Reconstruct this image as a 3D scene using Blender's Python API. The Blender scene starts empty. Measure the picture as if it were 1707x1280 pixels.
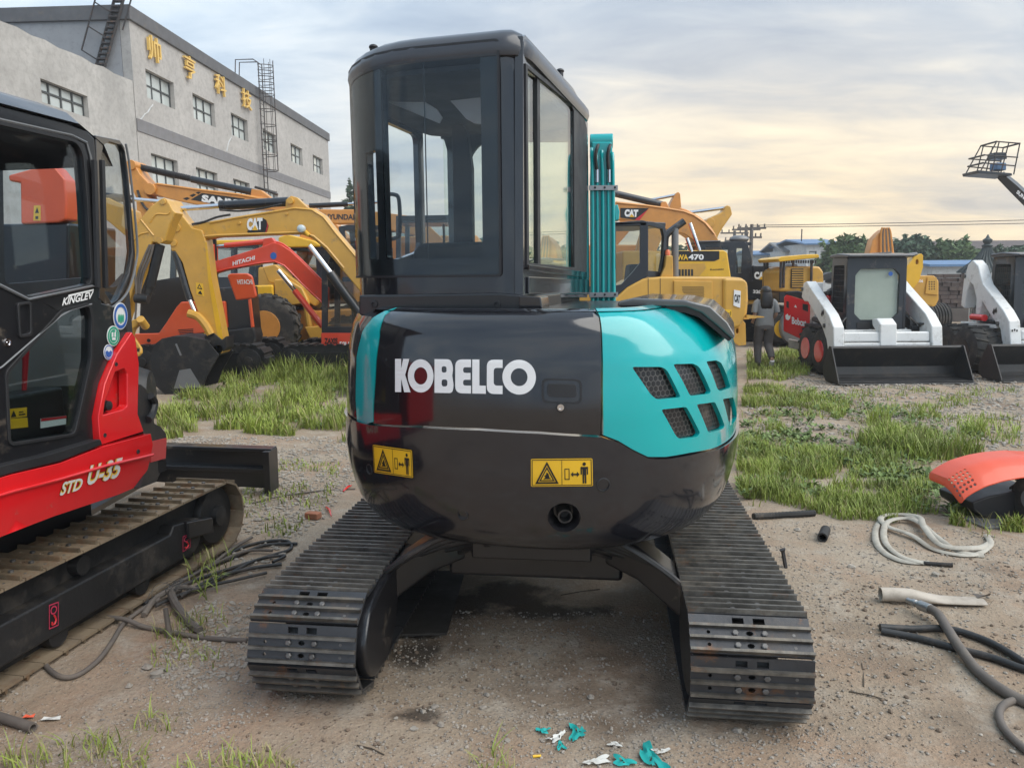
import bpy, bmesh, math, random
import numpy as np
from math import sin, cos, tan, atan, atan2, pi, radians, sqrt
from mathutils import Vector, Matrix, geometry

random.seed(7); rng = np.random.default_rng(7)
SC = bpy.context.scene
COL = SC.collection

# ------------------------------------------------------------------ camera
F, HC, HOR, ROLL = 1270.0, 1.6, 462.0, 0.5
PITCH = atan((640 - HOR) / F)
FW = Vector((0, cos(PITCH), -sin(PITCH)))
_r0 = Vector((1, 0, 0)); _u0 = Vector((0, sin(PITCH), cos(PITCH)))
RT = _r0 * cos(radians(ROLL)) - _u0 * sin(radians(ROLL))
UP = _u0 * cos(radians(ROLL)) + _r0 * sin(radians(ROLL))
CAM = Vector((0, 0, HC))
cd = bpy.data.cameras.new('camera'); cam = bpy.data.objects.new('camera', cd); COL.objects.link(cam)
cd.sensor_width = 36; cd.lens = 36 * F / 1707; cd.clip_start = .05; cd.clip_end = 2000
cam.matrix_world = Matrix(((RT.x, UP.x, -FW.x, 0), (RT.y, UP.y, -FW.y, 0), (RT.z, UP.z, -FW.z, HC), (0, 0, 0, 1)))
SC.camera = cam

# ------------------------------------------------------------------ light and sky
SUN_EL, SUN_AZ = radians(48), radians(112)          # azimuth clockwise from +Y
W = bpy.data.worlds.new('World'); SC.world = W; W.use_nodes = True
def build_world():
    nt = W.node_tree; N = nt.nodes; L = nt.links; N.clear()
    out = N.new('ShaderNodeOutputWorld'); mix = N.new('ShaderNodeMixShader')
    b1 = N.new('ShaderNodeBackground'); b2 = N.new('ShaderNodeBackground')
    sky = N.new('ShaderNodeTexSky'); sky.sky_type = 'NISHITA'; sky.sun_disc = False
    sky.sun_elevation = SUN_EL; sky.sun_rotation = SUN_AZ; sky.air_density = 1.2; sky.dust_density = 2.0
    L.new(sky.outputs[0], b1.inputs[0]); b1.inputs[1].default_value = .085
    tc = N.new('ShaderNodeTexCoord'); sep = N.new('ShaderNodeSeparateXYZ'); L.new(tc.outputs['Generated'], sep.inputs[0])
    def math_(op, a, b=None, c=None, clamp=False):
        m = N.new('ShaderNodeMath'); m.operation = op; m.use_clamp = clamp
        for i, q in enumerate((a, b, c)):
            if q is None: continue
            if isinstance(q, (int, float)): m.inputs[i].default_value = q
            else: L.new(q, m.inputs[i])
        return m.outputs[0]
    def ramp(fac, pts):
        r = N.new('ShaderNodeValToRGB'); e = r.color_ramp.elements
        while len(e) < len(pts): e.new(.5)
        for i, (p_, c_) in enumerate(pts): e[i].position = p_; e[i].color = (*c_, 1)
        L.new(fac, r.inputs[0]); return r.outputs[0]
    zc = math_('MAXIMUM', sep.outputs[2], 0.0)
    den = math_('ADD', zc, .16)
    px = math_('DIVIDE', sep.outputs[0], den); py = math_('DIVIDE', sep.outputs[1], den)
    cmb = N.new('ShaderNodeCombineXYZ'); L.new(px, cmb.inputs[0]); L.new(py, cmb.inputs[1])
    def noise(scale, detail, rough, dist, off, stretch=(1, 1, 1)):
        mp = N.new('ShaderNodeMapping'); mp.inputs['Location'].default_value = off; mp.inputs['Scale'].default_value = stretch
        mp.inputs['Rotation'].default_value = (0, 0, .25)
        L.new(cmb.outputs[0], mp.inputs[0]); n = N.new('ShaderNodeTexNoise'); n.inputs['Scale'].default_value = scale
        n.inputs['Detail'].default_value = detail; n.inputs['Roughness'].default_value = rough; n.inputs['Distortion'].default_value = dist
        L.new(mp.outputs[0], n.inputs[0]); return n.outputs[0]
    n1 = noise(.85, 6, .55, .35, (3.1, 1.7, 0), (.75, 1.25, 1))
    n2 = noise(2.2, 7, .6, .5, (7.3, 4.4, 0), (.8, 1.6, 1))
    n3 = noise(.35, 3, .5, .2, (1.3, 9.1, 0))
    n = math_('ADD', math_('MULTIPLY', n1, .62), math_('MULTIPLY', n2, .38))
    # warm side of the sky: around the veiled sun, strongest near the horizon
    dotp = math_('ADD', math_('MULTIPLY', sep.outputs[0], sin(radians(17))), math_('MULTIPLY', sep.outputs[1], cos(radians(17))))
    near = math_('SUBTRACT', 1.0, math_('MULTIPLY', zc, 1.75), clamp=True)
    warm = math_('MULTIPLY', math_('POWER', math_('MAXIMUM', dotp, 0.0), 6.0), math_('MULTIPLY', near, 1.2))
    warm = math_('MULTIPLY', warm, math_('ADD', .75, math_('MULTIPLY', n, .66)), clamp=True)
    cool = ramp(n, [(.30, (.26, .38, .54)), (.44, (.40, .535, .70)), (.54, (.57, .70, .835)), (.66, (.79, .85, .91))])
    warmc = ramp(n, [(.31, (.44, .39, .35)), (.43, (.63, .54, .43)), (.53, (.86, .70, .48)), (.65, (1.08, .90, .60))])
    mx = N.new('ShaderNodeMix'); mx.data_type = 'RGBA'; L.new(warm, mx.inputs[0]); L.new(cool, mx.inputs[6]); L.new(warmc, mx.inputs[7])
    L.new(mx.outputs[2], b2.inputs[0]); b2.inputs[1].default_value = .60
    fac = math_('ADD', .80, math_('MULTIPLY', n3, .22), clamp=True)
    L.new(fac, mix.inputs[0]); L.new(b1.outputs[0], mix.inputs[1]); L.new(b2.outputs[0], mix.inputs[2]); L.new(mix.outputs[0], out.inputs[0])
build_world()
sd = bpy.data.lights.new('sun', 'SUN'); sd.energy = 1.5; sd.angle = radians(65); sd.color = (1, .95, .87)
sun = bpy.data.objects.new('sun', sd); COL.objects.link(sun)
_d = Vector((sin(SUN_AZ) * cos(SUN_EL), cos(SUN_AZ) * cos(SUN_EL), sin(SUN_EL)))
sun.rotation_euler = _d.to_track_quat('Z', 'Y').to_euler(); sun.location = _d * 60
SC.view_settings.view_transform = 'Standard'; SC.view_settings.look = 'None'
SC.view_settings.exposure = 1.18; SC.view_settings.gamma = 1; SC.view_settings.use_curve_mapping = False
SC.cycles.max_bounces = 8; SC.cycles.transparent_max_bounces = 24; SC.cycles.caustics_reflective = False; SC.cycles.caustics_refractive = False
SC.cycles.use_denoising = True

# ------------------------------------------------------------------ photo pixel -> place helpers
def ray(u, v): return FW + RT * ((u - 853.5) / F) + UP * ((640 - v) / F)
def G(u, v, z=0.0):
    d = ray(u, v); return CAM + d * ((z - HC) / d.z)
def P(u, v, Y):
    d = ray(u, v); return CAM + d * (Y / d.y)
def proj(q):
    q = Vector(q) - CAM; z = q.dot(FW); return 853.5 + F * q.dot(RT) / z, 640 - F * q.dot(UP) / z
class Plane:
    """vertical plane through p, running along azimuth az (clockwise from +Y); offsets go towards the camera side"""
    def __init__(s, p, az):
        s.p = Vector((p[0], p[1], 0)); s.d = Vector((sin(radians(az)), cos(radians(az)), 0))
        n = Vector((s.d.y, -s.d.x, 0)); s.n = n if n.dot(CAM - s.p) > 0 else -n
    def px(s, u, v):
        d = ray(u, v); q = CAM + d * ((s.p - CAM).dot(s.n) / d.dot(s.n)); return ((q - s.p).dot(s.d), q.z)
    def __call__(s, a, z, off=0.0): return s.p + s.d * a + s.n * off + Vector((0, 0, z))
    def at(s, u, v, off=0.0): return s(*s.px(u, v), off)
    def poly(s, pts): return [s.px(*q) for q in pts]

# ------------------------------------------------------------------ materials
MATS = {}
def mat(name, col, rough=.5, metal=0.0, coat=0.0, var=.12, vscale=3.0, dirt=0.0, dirtcol=(.20, .16, .12), bump=0.0, bscale=40, rust=0.0, spec=.5, fine=0.0):
    m = bpy.data.materials.new(name); m.use_nodes = True; nt = m.node_tree; N = nt.nodes; L = nt.links
    b = N['Principled BSDF']; b.inputs['Roughness'].default_value = rough; b.inputs['Metallic'].default_value = metal
    b.inputs['Coat Weight'].default_value = coat; b.inputs['Coat Roughness'].default_value = .06; b.inputs['Specular IOR Level'].default_value = spec
    g = N.new('ShaderNodeNewGeometry')
    def noise(sc, det=5, ro=.6):
        n = N.new('ShaderNodeTexNoise'); n.inputs['Scale'].default_value = sc; n.inputs['Detail'].default_value = det; n.inputs['Roughness'].default_value = ro
        L.new(g.outputs['Position'], n.inputs[0]); return n.outputs[0]
    def rmp(f, a, c):
        r = N.new('ShaderNodeMapRange'); r.inputs[1].default_value = a; r.inputs[2].default_value = c; L.new(f, r.inputs[0]); return r.outputs[0]
    def mixc(f, a, bcol):
        x = N.new('ShaderNodeMix'); x.data_type = 'RGBA'; L.new(f, x.inputs[0])
        for i, q in ((6, a), (7, bcol)):
            if isinstance(q, tuple): x.inputs[i].default_value = (*q, 1)
            else: L.new(q, x.inputs[i])
        return x.outputs[2]
    n = noise(vscale)
    c = mixc(rmp(n, .3, .7), tuple(q * (1 - var) for q in col), tuple(min(1, q * (1 + var)) for q in col))
    if fine:
        c = mixc(rmp(noise(bscale * 2, 3), .35, .65), c, tuple(q * (1 - fine) for q in col))
    if rust:
        c = mixc(rmp(noise(9, 8, .7), .60 - rust * .25, .72), c, (.17, .075, .03))
    if dirt:
        f = rmp(noise(5, 9, .72), .62 - dirt * .35, .80); c = mixc(f, c, dirtcol)
        rr = N.new('ShaderNodeMapRange'); rr.inputs[3].default_value = rough; rr.inputs[4].default_value = min(1, rough + .4); L.new(f, rr.inputs[0]); L.new(rr.outputs[0], b.inputs['Roughness'])
    else:
        rr = N.new('ShaderNodeMapRange'); rr.inputs[1].default_value = .3; rr.inputs[2].default_value = .7
        rr.inputs[3].default_value = max(.02, rough * .8); rr.inputs[4].default_value = min(1, rough * 1.25); L.new(noise(vscale * 2.3), rr.inputs[0]); L.new(rr.outputs[0], b.inputs['Roughness'])
    L.new(c, b.inputs['Base Color'])
    if bump:
        bp = N.new('ShaderNodeBump'); bp.inputs['Strength'].default_value = bump; bp.inputs['Distance'].default_value = .01
        L.new(noise(bscale, 6, .65), bp.inputs['Height']); L.new(bp.outputs[0], b.inputs['Normal'])
    MATS[name] = m; return m
def glass(name, tint, refl=1.0, rough=.015, ior=1.5):
    m = bpy.data.materials.new(name); m.use_nodes = True; nt = m.node_tree; N = nt.nodes; L = nt.links; N.clear()
    o = N.new('ShaderNodeOutputMaterial'); mx = N.new('ShaderNodeMixShader'); t = N.new('ShaderNodeBsdfTransparent'); gl = N.new('ShaderNodeBsdfGlossy')
    t.inputs[0].default_value = (*tint, 1); gl.inputs['Roughness'].default_value = rough; gl.inputs[0].default_value = (refl,) * 3 + (1,)
    fr = N.new('ShaderNodeFresnel'); ge = N.new('ShaderNodeNewGeometry'); io = N.new('ShaderNodeMapRange'); io.inputs[3].default_value = ior; io.inputs[4].default_value = 1 / ior
    L.new(ge.outputs['Backfacing'], io.inputs[0]); L.new(io.outputs[0], fr.inputs[0])
    L.new(fr.outputs[0], mx.inputs[0]); L.new(t.outputs[0], mx.inputs[1]); L.new(gl.outputs[0], mx.inputs[2]); L.new(mx.outputs[0], o.inputs[0])
    MATS[name] = m; return m
mat('kob_dark', (.011, .010, .012), .12, coat=.8, var=.08)
mat('kob_grey', (.012, .0125, .017), .15, coat=.7, var=.08)
mat('teal', (.001, .37, .375), .16, coat=.7, var=.04)
mat('black_paint', (.012, .012, .014), .30, coat=.3, var=.2, dirt=.05)
mat('black_dirty', (.015, .015, .016), .50, var=.3, dirt=.30, dirtcol=(.085, .070, .056), bump=.2)
mat('black_plastic', (.018, .018, .02), .5, var=.15, bump=.06, bscale=120)
mat('rubber', (.022, .021, .020), .75, var=.25, dirt=.3, bump=.25)
mat('tyre', (.030, .029, .028), .85, var=.25, dirt=.45, dirtcol=(.14, .12, .095), bump=.3)
mat('shoe_steel', (.048, .049, .053), .36, metal=.35, var=.3, dirt=.16, dirtcol=(.12, .10, .085), rust=.06, bump=.15)
mat('grouser_edge', (.125, .115, .10), .40, metal=.45, var=.5, vscale=14, dirt=.3, dirtcol=(.24, .20, .15), rust=.10, bump=.25)
mat('shoe_rusty', (.25, .19, .125), .65, metal=.1, var=.3, dirt=.4, dirtcol=(.12, .09, .065), rust=.3, bump=.25)
mat('grouser_tan', (.17, .13, .085), .55, metal=.2, var=.4, vscale=12, rust=.4, bump=.2)
mat('steel', (.36, .36, .36), .38, metal=.8, var=.15, dirt=.1)
mat('chrome', (.70, .70, .72), .12, metal=1.0, var=.05)
mat('bolt_steel', (.13, .125, .12), .45, metal=.5, var=.4, vscale=20)
mat('cat_yellow', (.60, .33, .055), .35, coat=.25, var=.10, dirt=.14)
mat('bright_yellow', (.74, .42, .02), .35, coat=.25, var=.08, dirt=.12)
mat('sany_yellow', (.60, .26, .055), .4, coat=.15, var=.12, dirt=.15)
mat('hitachi_red', (.66, .060, .026), .3, coat=.35, var=.08, dirt=.06)
mat('orange', (.72, .10, .03), .3, coat=.35, var=.08, dirt=.06)
mat('red', (.70, .016, .020), .18, coat=.6, var=.06, dirt=.03)
mat('fender_orange', (.70, .085, .032), .4, coat=.2, var=.08, dirt=.1)
mat('white_paint', (.72, .72, .70), .35, coat=.2, var=.06, dirt=.22, dirtcol=(.30, .27, .23))
mat('white_print', (.80, .80, .79), .4, var=.02)
mat('black_print', (.012, .012, .012), .4, var=.05)
mat('yellow_print', (.80, .47, .02), .35, coat=.3, var=.03)
mat('red_print', (.55, .02, .03), .4, var=.05)
mat('navy', (.012, .015, .021), .32, coat=.3, var=.15, dirt=.15)
mat('grey_paint', (.16, .165, .17), .4, coat=.2, var=.1, dirt=.15)
mat('roof_grey', (.040, .042, .050), .34, coat=.3, var=.1, dirt=.15)
mat('cover_grey', (.10, .098, .095), .16, coat=.8, var=.1)
mat('seat_fabric', (.02, .02, .022), .8, var=.2)
mat('liner', (.035, .036, .04), .8, var=.1)
mat('pale_sky_and_blind', (.55, .50, .47), .6, var=.08)  # sky brightness painted on cab panels, also the skid steer door blind
mat('gold', (.78, .52, .14), .4, metal=.2, var=.1)
mat('window_bar', (.06, .065, .065), .5, var=.2)
mat('window_pane', (.50, .54, .52), .12, var=.15, vscale=.8, coat=.3)
mat('window_reveal', (.20, .195, .19), .9, var=.15)
mat('band_grey', (.19, .185, .19), .85, var=.12, dirt=.2)
mat('roof_trim', (.11, .11, .115), .8, var=.15, dirt=.2)
mat('iron_dark', (.035, .032, .032), .6, var=.3, rust=.3)
mat('blue_roof', (.10, .20, .36), .5, var=.12, dirt=.2)
mat('white_wall', (.52, .54, .54), .85, var=.08, dirt=.25)
mat('brown_roof', (.085, .062, .055), .85, var=.25, dirt=.2)
mat('pagoda_tile', (.045, .058, .058), .6, var=.25)
mat('wood_pole', (.10, .085, .075), .9, var=.2)
mat('bark', (.09, .07, .05), .9, var=.25, bump=.4)
mat('leaf', (.105, .165, .060), .65, var=.45, vscale=1.2)
mat('leaf_weed', (.14, .20, .055), .6, var=.4, vscale=4)
mat('leaf_dark', (.062, .105, .055), .65, var=.4, vscale=1.5)
mat('grass_blade', (.245, .305, .052), .6, var=.45, vscale=3.0)
mat('grass_dry', (.32, .28, .12), .7, var=.4, vscale=3)
mat('stone', (.33, .295, .25), .9, var=.3, vscale=9, bump=.5)
mat('gravel', (.29, .255, .215), .92, var=.4, vscale=30)
mat('brick', (.40, .15, .08), .9, var=.2, dirt=.3)
mat('hose_black', (.022, .022, .022), .5, var=.3, dirt=.35, dirtcol=(.16, .13, .11))
mat('hose_dusty', (.13, .11, .095), .75, var=.3, dirt=.4, dirtcol=(.22, .18, .14))
mat('strap', (.42, .39, .33), .8, var=.2, dirt=.45, bump=.4, bscale=160)
mat('pipe_pvc', (.47, .41, .34), .6, var=.12, dirt=.4)
mat('cloth_teal', (.01, .33, .31), .75, var=.25)
mat('cloth_white', (.62, .62, .58), .85, var=.15, dirt=.3)
mat('skin', (.45, .27, .19), .55, var=.05)
mat('hair', (.012, .010, .010), .45, var=.2)
mat('shirt_grey', (.22, .225, .225), .85, var=.15)
mat('trousers', (.105, .095, .09), .85, var=.2)
mat('sole_white', (.6, .6, .58), .6)
mat('beacon', (.75, .16, .05), .25, coat=.5)
mat('lamp_lens', (.50, .58, .60), .12, coat=.8)
mat('puddle', (.20, .22, .24), .06, var=.1)
mat('mud_clod', (.17, .125, .09), .95, var=.3, vscale=20, bump=.4)
mat('shade_black', (.03, .026, .022), .7, var=.3, bump=.4)  # tone of the sheet that paints shade under the teal excavator
mat('blue_print', (.03, .12, .42), .4, var=.1)
mat('green_print', (.03, .36, .22), .4, var=.1)
mat('magenta_print', (.45, .03, .08), .5, var=.1)
glass('glass_tint', (.82, .87, .90), .6)
glass('glass_clear', (.96, .985, .95), .7)
glass('glass_side', (.92, .97, .94), .7)
glass('glass_mirror', (.85, .92, .88), .95, ior=2.6)
glass('glass_dark', (.72, .77, .77), .9)

# ------------------------------------------------------------------ object helpers
def tag(o, label=None, cat=None, group=None, kind=None):
    if label: o['label'] = label
    if cat: o['category'] = cat
    if group: o['group'] = group
    if kind: o['kind'] = kind
    return o
def wloc(o):
    v = Vector((0, 0, 0))
    while o is not None: v += o.location; o = o.parent
    return v
def thing(name, label, cat, loc=(0, 0, 0), group=None):
    o = bpy.data.objects.new(name, None); COL.objects.link(o); o.location = loc; o.empty_display_size = .2
    return tag(o, label, cat, group)
def link(name, me, parent=None, loc=None):
    o = bpy.data.objects.new(name, me); COL.objects.link(o)
    if parent is not None: o.parent = parent
    if loc is not None: o.location = loc
    return o
def finish(bm, name, mats, parent=None, bevel=0.0, ang=35, seg=2, recalc=True, loc=None):
    if recalc: bmesh.ops.recalc_face_normals(bm, faces=bm.faces[:])
    me = bpy.data.meshes.new(name); bm.to_mesh(me); bm.free()
    for m in (mats if isinstance(mats, (list, tuple)) else [mats]): me.materials.append(MATS[m] if isinstance(m, str) else m)
    base = wloc(parent) if parent is not None else (Vector(loc) if loc is not None else Vector((0, 0, 0)))
    if base.length > 0: me.transform(Matrix.Translation(-base))
    if ang: me.shade_smooth(); me.set_sharp_from_angle(angle=radians(ang))
    o = link(name, me, parent)
    if parent is None and loc is not None: o.location = loc
    if bevel:
        b = o.modifiers.new('bevel', 'BEVEL'); b.width = bevel; b.segments = seg; b.limit_method = 'ANGLE'; b.angle_limit = radians(30); b.harden_normals = True
    return o
class MB:
    def __init__(s, M=None): s.bm = bmesh.new(); s.M = M; s.mi = 0
    def v(s, q):
        q = Vector(q); return s.bm.verts.new(s.M @ q if s.M is not None else q)
    def faces(s, vs, fs):
        b = [s.v(q) for q in vs]
        for f in fs:
            try: s.bm.faces.new([b[i] for i in f]).material_index = s.mi
            except ValueError: pass
        return s
    def box(s, c, sz, R=None):
        c = Vector(c); vs = []
        for i in (-1, 1):
            for j in (-1, 1):
                for k in (-1, 1):
                    q = Vector((i * sz[0] / 2, j * sz[1] / 2, k * sz[2] / 2)); vs.append(c + (R @ q if R is not None else q))
        return s.faces(vs, [(0, 1, 3, 2), (4, 6, 7, 5), (0, 4, 5, 1), (2, 3, 7, 6), (0, 2, 6, 4), (1, 5, 7, 3)])
    def prism(s, pts, vec):
        n = len(pts); vec = Vector(vec); a = [Vector(q) for q in pts]
        return s.faces(a + [q + vec for q in a], [tuple(range(n)), tuple(range(2 * n - 1, n - 1, -1))] + [(i, i + n, (i + 1) % n + n, (i + 1) % n) for i in range(n)])
    def loft(s, rings, closed=True, caps=True):
        n = len(rings[0]); vs = [q for r in rings for q in r]; fs = []
        for i in range(len(rings) - 1):
            for j in range(n if closed else n - 1):
                a = i * n + j; b = i * n + (j + 1) % n; fs.append((a, b, b + n, a + n))
        if caps: fs += [tuple(range(n - 1, -1, -1)), tuple(range((len(rings) - 1) * n, len(rings) * n))]
        return s.faces(vs, fs)
    def tube(s, path, r, n=8, caps=True, squash=1.0):
        path = [Vector(q) for q in path]; m = len(path); rr = r if isinstance(r, (list, tuple)) else [r] * m
        t0 = (path[1] - path[0]).normalized(); up = Vector((0, 0, 1)) if abs(t0.z) < .9 else Vector((0, 1, 0))
        a = t0.cross(up).normalized(); rings = []
        for i in range(m):
            t = (path[min(i + 1, m - 1)] - path[max(i - 1, 0)]).normalized()
            a = (a - t * a.dot(t)).normalized(); b = t.cross(a)
            rings.append([path[i] + (a * cos(2 * pi * k / n) + b * sin(2 * pi * k / n) * squash) * rr[i] for k in range(n)])
        return s.loft(rings, True, caps)
    def cyl(s, p0, p1, r, n=14, r2=None): return s.tube([p0, p1], [r, r if r2 is None else r2], n)
    def lathe(s, p, axis, prof, n=20, caps=True):
        p = Vector(p); ax = Vector(axis).normalized(); up = Vector((0, 0, 1)) if abs(ax.z) < .9 else Vector((0, 1, 0)); a = ax.cross(up).normalized(); b = ax.cross(a)
        return s.loft([[p + ax * d + (a * cos(2 * pi * k / n) + b * sin(2 * pi * k / n)) * max(r, 1e-4) for k in range(n)] for d, r in prof], True, caps)
    def ball(s, c, r, nu=12, nv=8, R=None):
        c = Vector(c); r = (r, r, r) if isinstance(r, (int, float)) else r; rings = []
        for i in range(1, nv):
            t = pi * i / nv; ring = []
            for k in range(nu):
                q = Vector((sin(t) * cos(2 * pi * k / nu) * r[0], sin(t) * sin(2 * pi * k / nu) * r[1], cos(t) * r[2])); ring.append(c + (R @ q if R is not None else q))
            rings.append(ring)
        return s.loft(rings)
    def build(s, name, mats, parent=None, bevel=0.0, ang=35, seg=2, loc=None): return finish(s.bm, name, mats, parent, bevel, ang, seg, True, loc)

def rnd(pts, r, n=4):
    """round the corners of a 2D polygon"""
    out = []; m = len(pts)
    for i in range(m):
        p = Vector(pts[i][:2]); a = Vector(pts[i - 1][:2]) - p; b = Vector(pts[(i + 1) % m][:2]) - p
        k = r[i] if isinstance(r, (list, tuple)) else r; k = min(k, a.length * .45, b.length * .45)
        if k < 1e-5: out.append((p.x, p.y)); continue
        A = p + a.normalized() * k; B = p + b.normalized() * k
        for j in range(n + 1):
            t = j / n; q = A * (1 - t) ** 2 + p * 2 * t * (1 - t) + B * t * t; out.append((q.x, q.y))
    return out
def inside(p, poly):
    x, y = p; c = False; j = len(poly) - 1
    for i in range(len(poly)):
        xi, yi = poly[i]; xj, yj = poly[j]
        if (yi > y) != (yj > y) and x < (xj - xi) * (y - yi) / (yj - yi + 1e-12) + xi: c = not c
        j = i
    return c
def densify(lp, grid):
    gx, gy = grid if isinstance(grid, tuple) else (grid, grid); out = []
    for i in range(len(lp)):
        a, b = lp[i], lp[(i + 1) % len(lp)]; k = max(1, min(80, int(max(abs(b[0] - a[0]) / gx, abs(b[1] - a[1]) / gy) + .5)))
        out += [(a[0] + (b[0] - a[0]) * j / k, a[1] + (b[1] - a[1]) * j / k) for j in range(k)]
    return out
def tri2d(outline, holes=(), grid=None, extra=()):
    vs, es = [], []
    if grid: outline = densify(outline, grid); holes = [densify(h, grid) for h in holes]
    for lp in [outline] + list(holes):
        b = len(vs); vs += [Vector(q[:2]) for q in lp]; n = len(lp); es += [(b + i, b + (i + 1) % n) for i in range(n)]
    if grid:
        xs = [q[0] for q in outline]; ys = [q[1] for q in outline]; gx, gy = grid if isinstance(grid, tuple) else (grid, grid)
        x = min(xs) + gx * .5
        while x < max(xs):
            y = min(ys) + gy * .5
            while y < max(ys):
                if inside((x, y), outline) and not any(inside((x, y), h) for h in holes):
                    if min((x - q.x) ** 2 / gx ** 2 + (y - q.y) ** 2 / gy ** 2 for q in vs[:b + n]) > .08: vs.append(Vector((x, y)))
                y += gy
            x += gx
    for q in extra: vs.append(Vector(q))
    V, E, Fc, *_ = geometry.delaunay_2d_cdt(vs, es, [], 0, 1e-7)
    tris = []
    for f in Fc:
        c = ((V[f[0]].x + V[f[1]].x + V[f[2]].x) / 3, (V[f[0]].y + V[f[1]].y + V[f[2]].y) / 3)
        if inside(c, outline) and not any(inside(c, h) for h in holes): tris.append(tuple(f))
    used = sorted({i for t in tris for i in t}); mp = {k: i for i, k in enumerate(used)}
    return [(V[k].x, V[k].y) for k in used], [tuple(mp[i] for i in t) for t in tris]
def panel_into(mb, outline, holes, mp, th, grid=None, off=0.0):
    V, T = tri2d(outline, holes, grid); n = len(V)
    vs = [mp(x, y, off) for x, y in V]
    if not th: mb.faces(vs, T); return
    vs += [mp(x, y, off - th) for x, y in V]; fs = list(T) + [tuple(i + n for i in t[::-1]) for t in T]
    cnt = {}
    for t in T:
        for a, b in ((t[0], t[1]), (t[1], t[2]), (t[2], t[0])): cnt[(a, b)] = 1
    for (a, b) in cnt:
        if (b, a) not in cnt: fs.append((a, a + n, b + n, b))
    mb.faces(vs, fs)
def panel(name, outline, holes, mp, th, mats, parent, grid=None, bevel=0.0, off=0.0, ang=35, loc=None):
    mb = MB(); panel_into(mb, outline, holes, mp, th, grid, off); return mb.build(name, mats, parent, bevel, ang, loc=loc)
def quadmap(q, hit, mp):
    """unit square -> bilinear in a photo quad (bl, br, tr, tl) -> surface"""
    def f(x, y, off=0.0):
        u = (1 - y) * ((1 - x) * q[0][0] + x * q[1][0]) + y * ((1 - x) * q[3][0] + x * q[2][0])
        v = (1 - y) * ((1 - x) * q[0][1] + x * q[1][1]) + y * ((1 - x) * q[3][1] + x * q[2][1])
        return mp(*hit(u, v), off)
    return f
FONTCACHE = {}
def textpts(s, bold=0.0, shear=0.0, space=1.0):
    k = (s, bold, shear, space)
    if k not in FONTCACHE:
        c = bpy.data.curves.new('text', 'FONT'); c.body = s; c.offset = bold; c.shear = shear; c.space_character = space; c.resolution_u = 3; c.fill_mode = 'FRONT'; c.dimensions = '2D'
        o = bpy.data.objects.new('text', c); me = bpy.data.meshes.new_from_object(o)
        vs = [(q.co.x, q.co.y) for q in me.vertices]; fs = [tuple(p.vertices) for p in me.polygons]
        bpy.data.objects.remove(o); bpy.data.curves.remove(c); bpy.data.meshes.remove(me)
        x0 = min(q[0] for q in vs); x1 = max(q[0] for q in vs); y0 = min(q[1] for q in vs); y1 = max(q[1] for q in vs)
        FONTCACHE[k] = ([((x - x0) / (x1 - x0), (y - y0) / (y1 - y0)) for x, y in vs], fs)
    return FONTCACHE[k]
def text(s, qm, m, parent, name='lettering', off=.003, bold=.02, shear=0.0, space=1.0):
    vs, fs = textpts(s, bold, shear, space); mb = MB(); mb.faces([qm(x, y, off) for x, y in vs], fs)
    return finish(mb.bm, name, m, parent, 0, 0, recalc=False)
def flat(polys, qm, m, parent, name, off=.002, grid=None, th=0):
    mb = MB()
    for p in polys:
        o, h = (p, []) if not isinstance(p, dict) else (p['o'], p['h'])
        panel_into(mb, o, h, qm, th, grid, off)
    return mb.build(name, m, parent, 0, 0)
def circ(cx, cy, rx, ry=None, n=20): ry = rx if ry is None else ry; return [(cx + rx * cos(2 * pi * i / n), cy + ry * sin(2 * pi * i / n)) for i in range(n)]
def rect(x0, y0, x1, y1): return [(x0, y0), (x1, y0), (x1, y1), (x0, y1)]
def smooth_path(pts, n=6):
    pts = [Vector(q) for q in pts]; out = []
    for i in range(len(pts) - 1):
        p0 = pts[max(i - 1, 0)]; p1 = pts[i]; p2 = pts[i + 1]; p3 = pts[min(i + 2, len(pts) - 1)]
        for k in range(n):
            t = k / n; out.append(.5 * ((2 * p1) + (p2 - p0) * t + (2 * p0 - 5 * p1 + 4 * p2 - p3) * t * t + (3 * p1 - p0 - 3 * p2 + p3) * t ** 3))
    out.append(pts[-1]); return out
def slab(name, pl, pix, m, parent, d0=0.0, d1=-.3, bevel=.012, holes=(), r=0.0):
    """trace an outline from the photo onto a plane and give it its real thickness"""
    o = pl.poly(pix); o = rnd(o, r, 3) if r else o
    return panel(name, o, [pl.poly(h) for h in holes], pl, d0 - d1, m, parent, bevel=bevel, off=d0)

# ------------------------------------------------------------------ ground height
_perm = rng.random((64, 64))
def vnoise(x, y):
    x = np.asarray(x, float); y = np.asarray(y, float); xi = np.floor(x).astype(int); yi = np.floor(y).astype(int); fx = x - xi; fy = y - yi
    fx = fx * fx * (3 - 2 * fx); fy = fy * fy * (3 - 2 * fy); g = lambda a, b: _perm[a % 64, b % 64]
    return (g(xi, yi) * (1 - fx) + g(xi + 1, yi) * fx) * (1 - fy) + (g(xi, yi + 1) * (1 - fx) + g(xi + 1, yi + 1) * fx) * fy - .5
def gz(x, y):
    x = np.asarray(x, float); y = np.asarray(y, float)
    d = np.clip(1 - np.hypot(x, y) / 60, 0, 1)
    z = (.045 * vnoise(x * .55 + 3, y * .55) + .022 * vnoise(x * 1.9, y * 1.9 + 7) + .014 * vnoise(x * 5.1 + 1, y * 5.1) + .010 * vnoise(x * 12, y * 12 + 5)) * (.3 + .7 * d)
    return z - .016
def gp(u, v, dz=0.0):
    q = G(u, v); return Vector((q.x, q.y, float(gz(q.x, q.y)) + dz))

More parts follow.
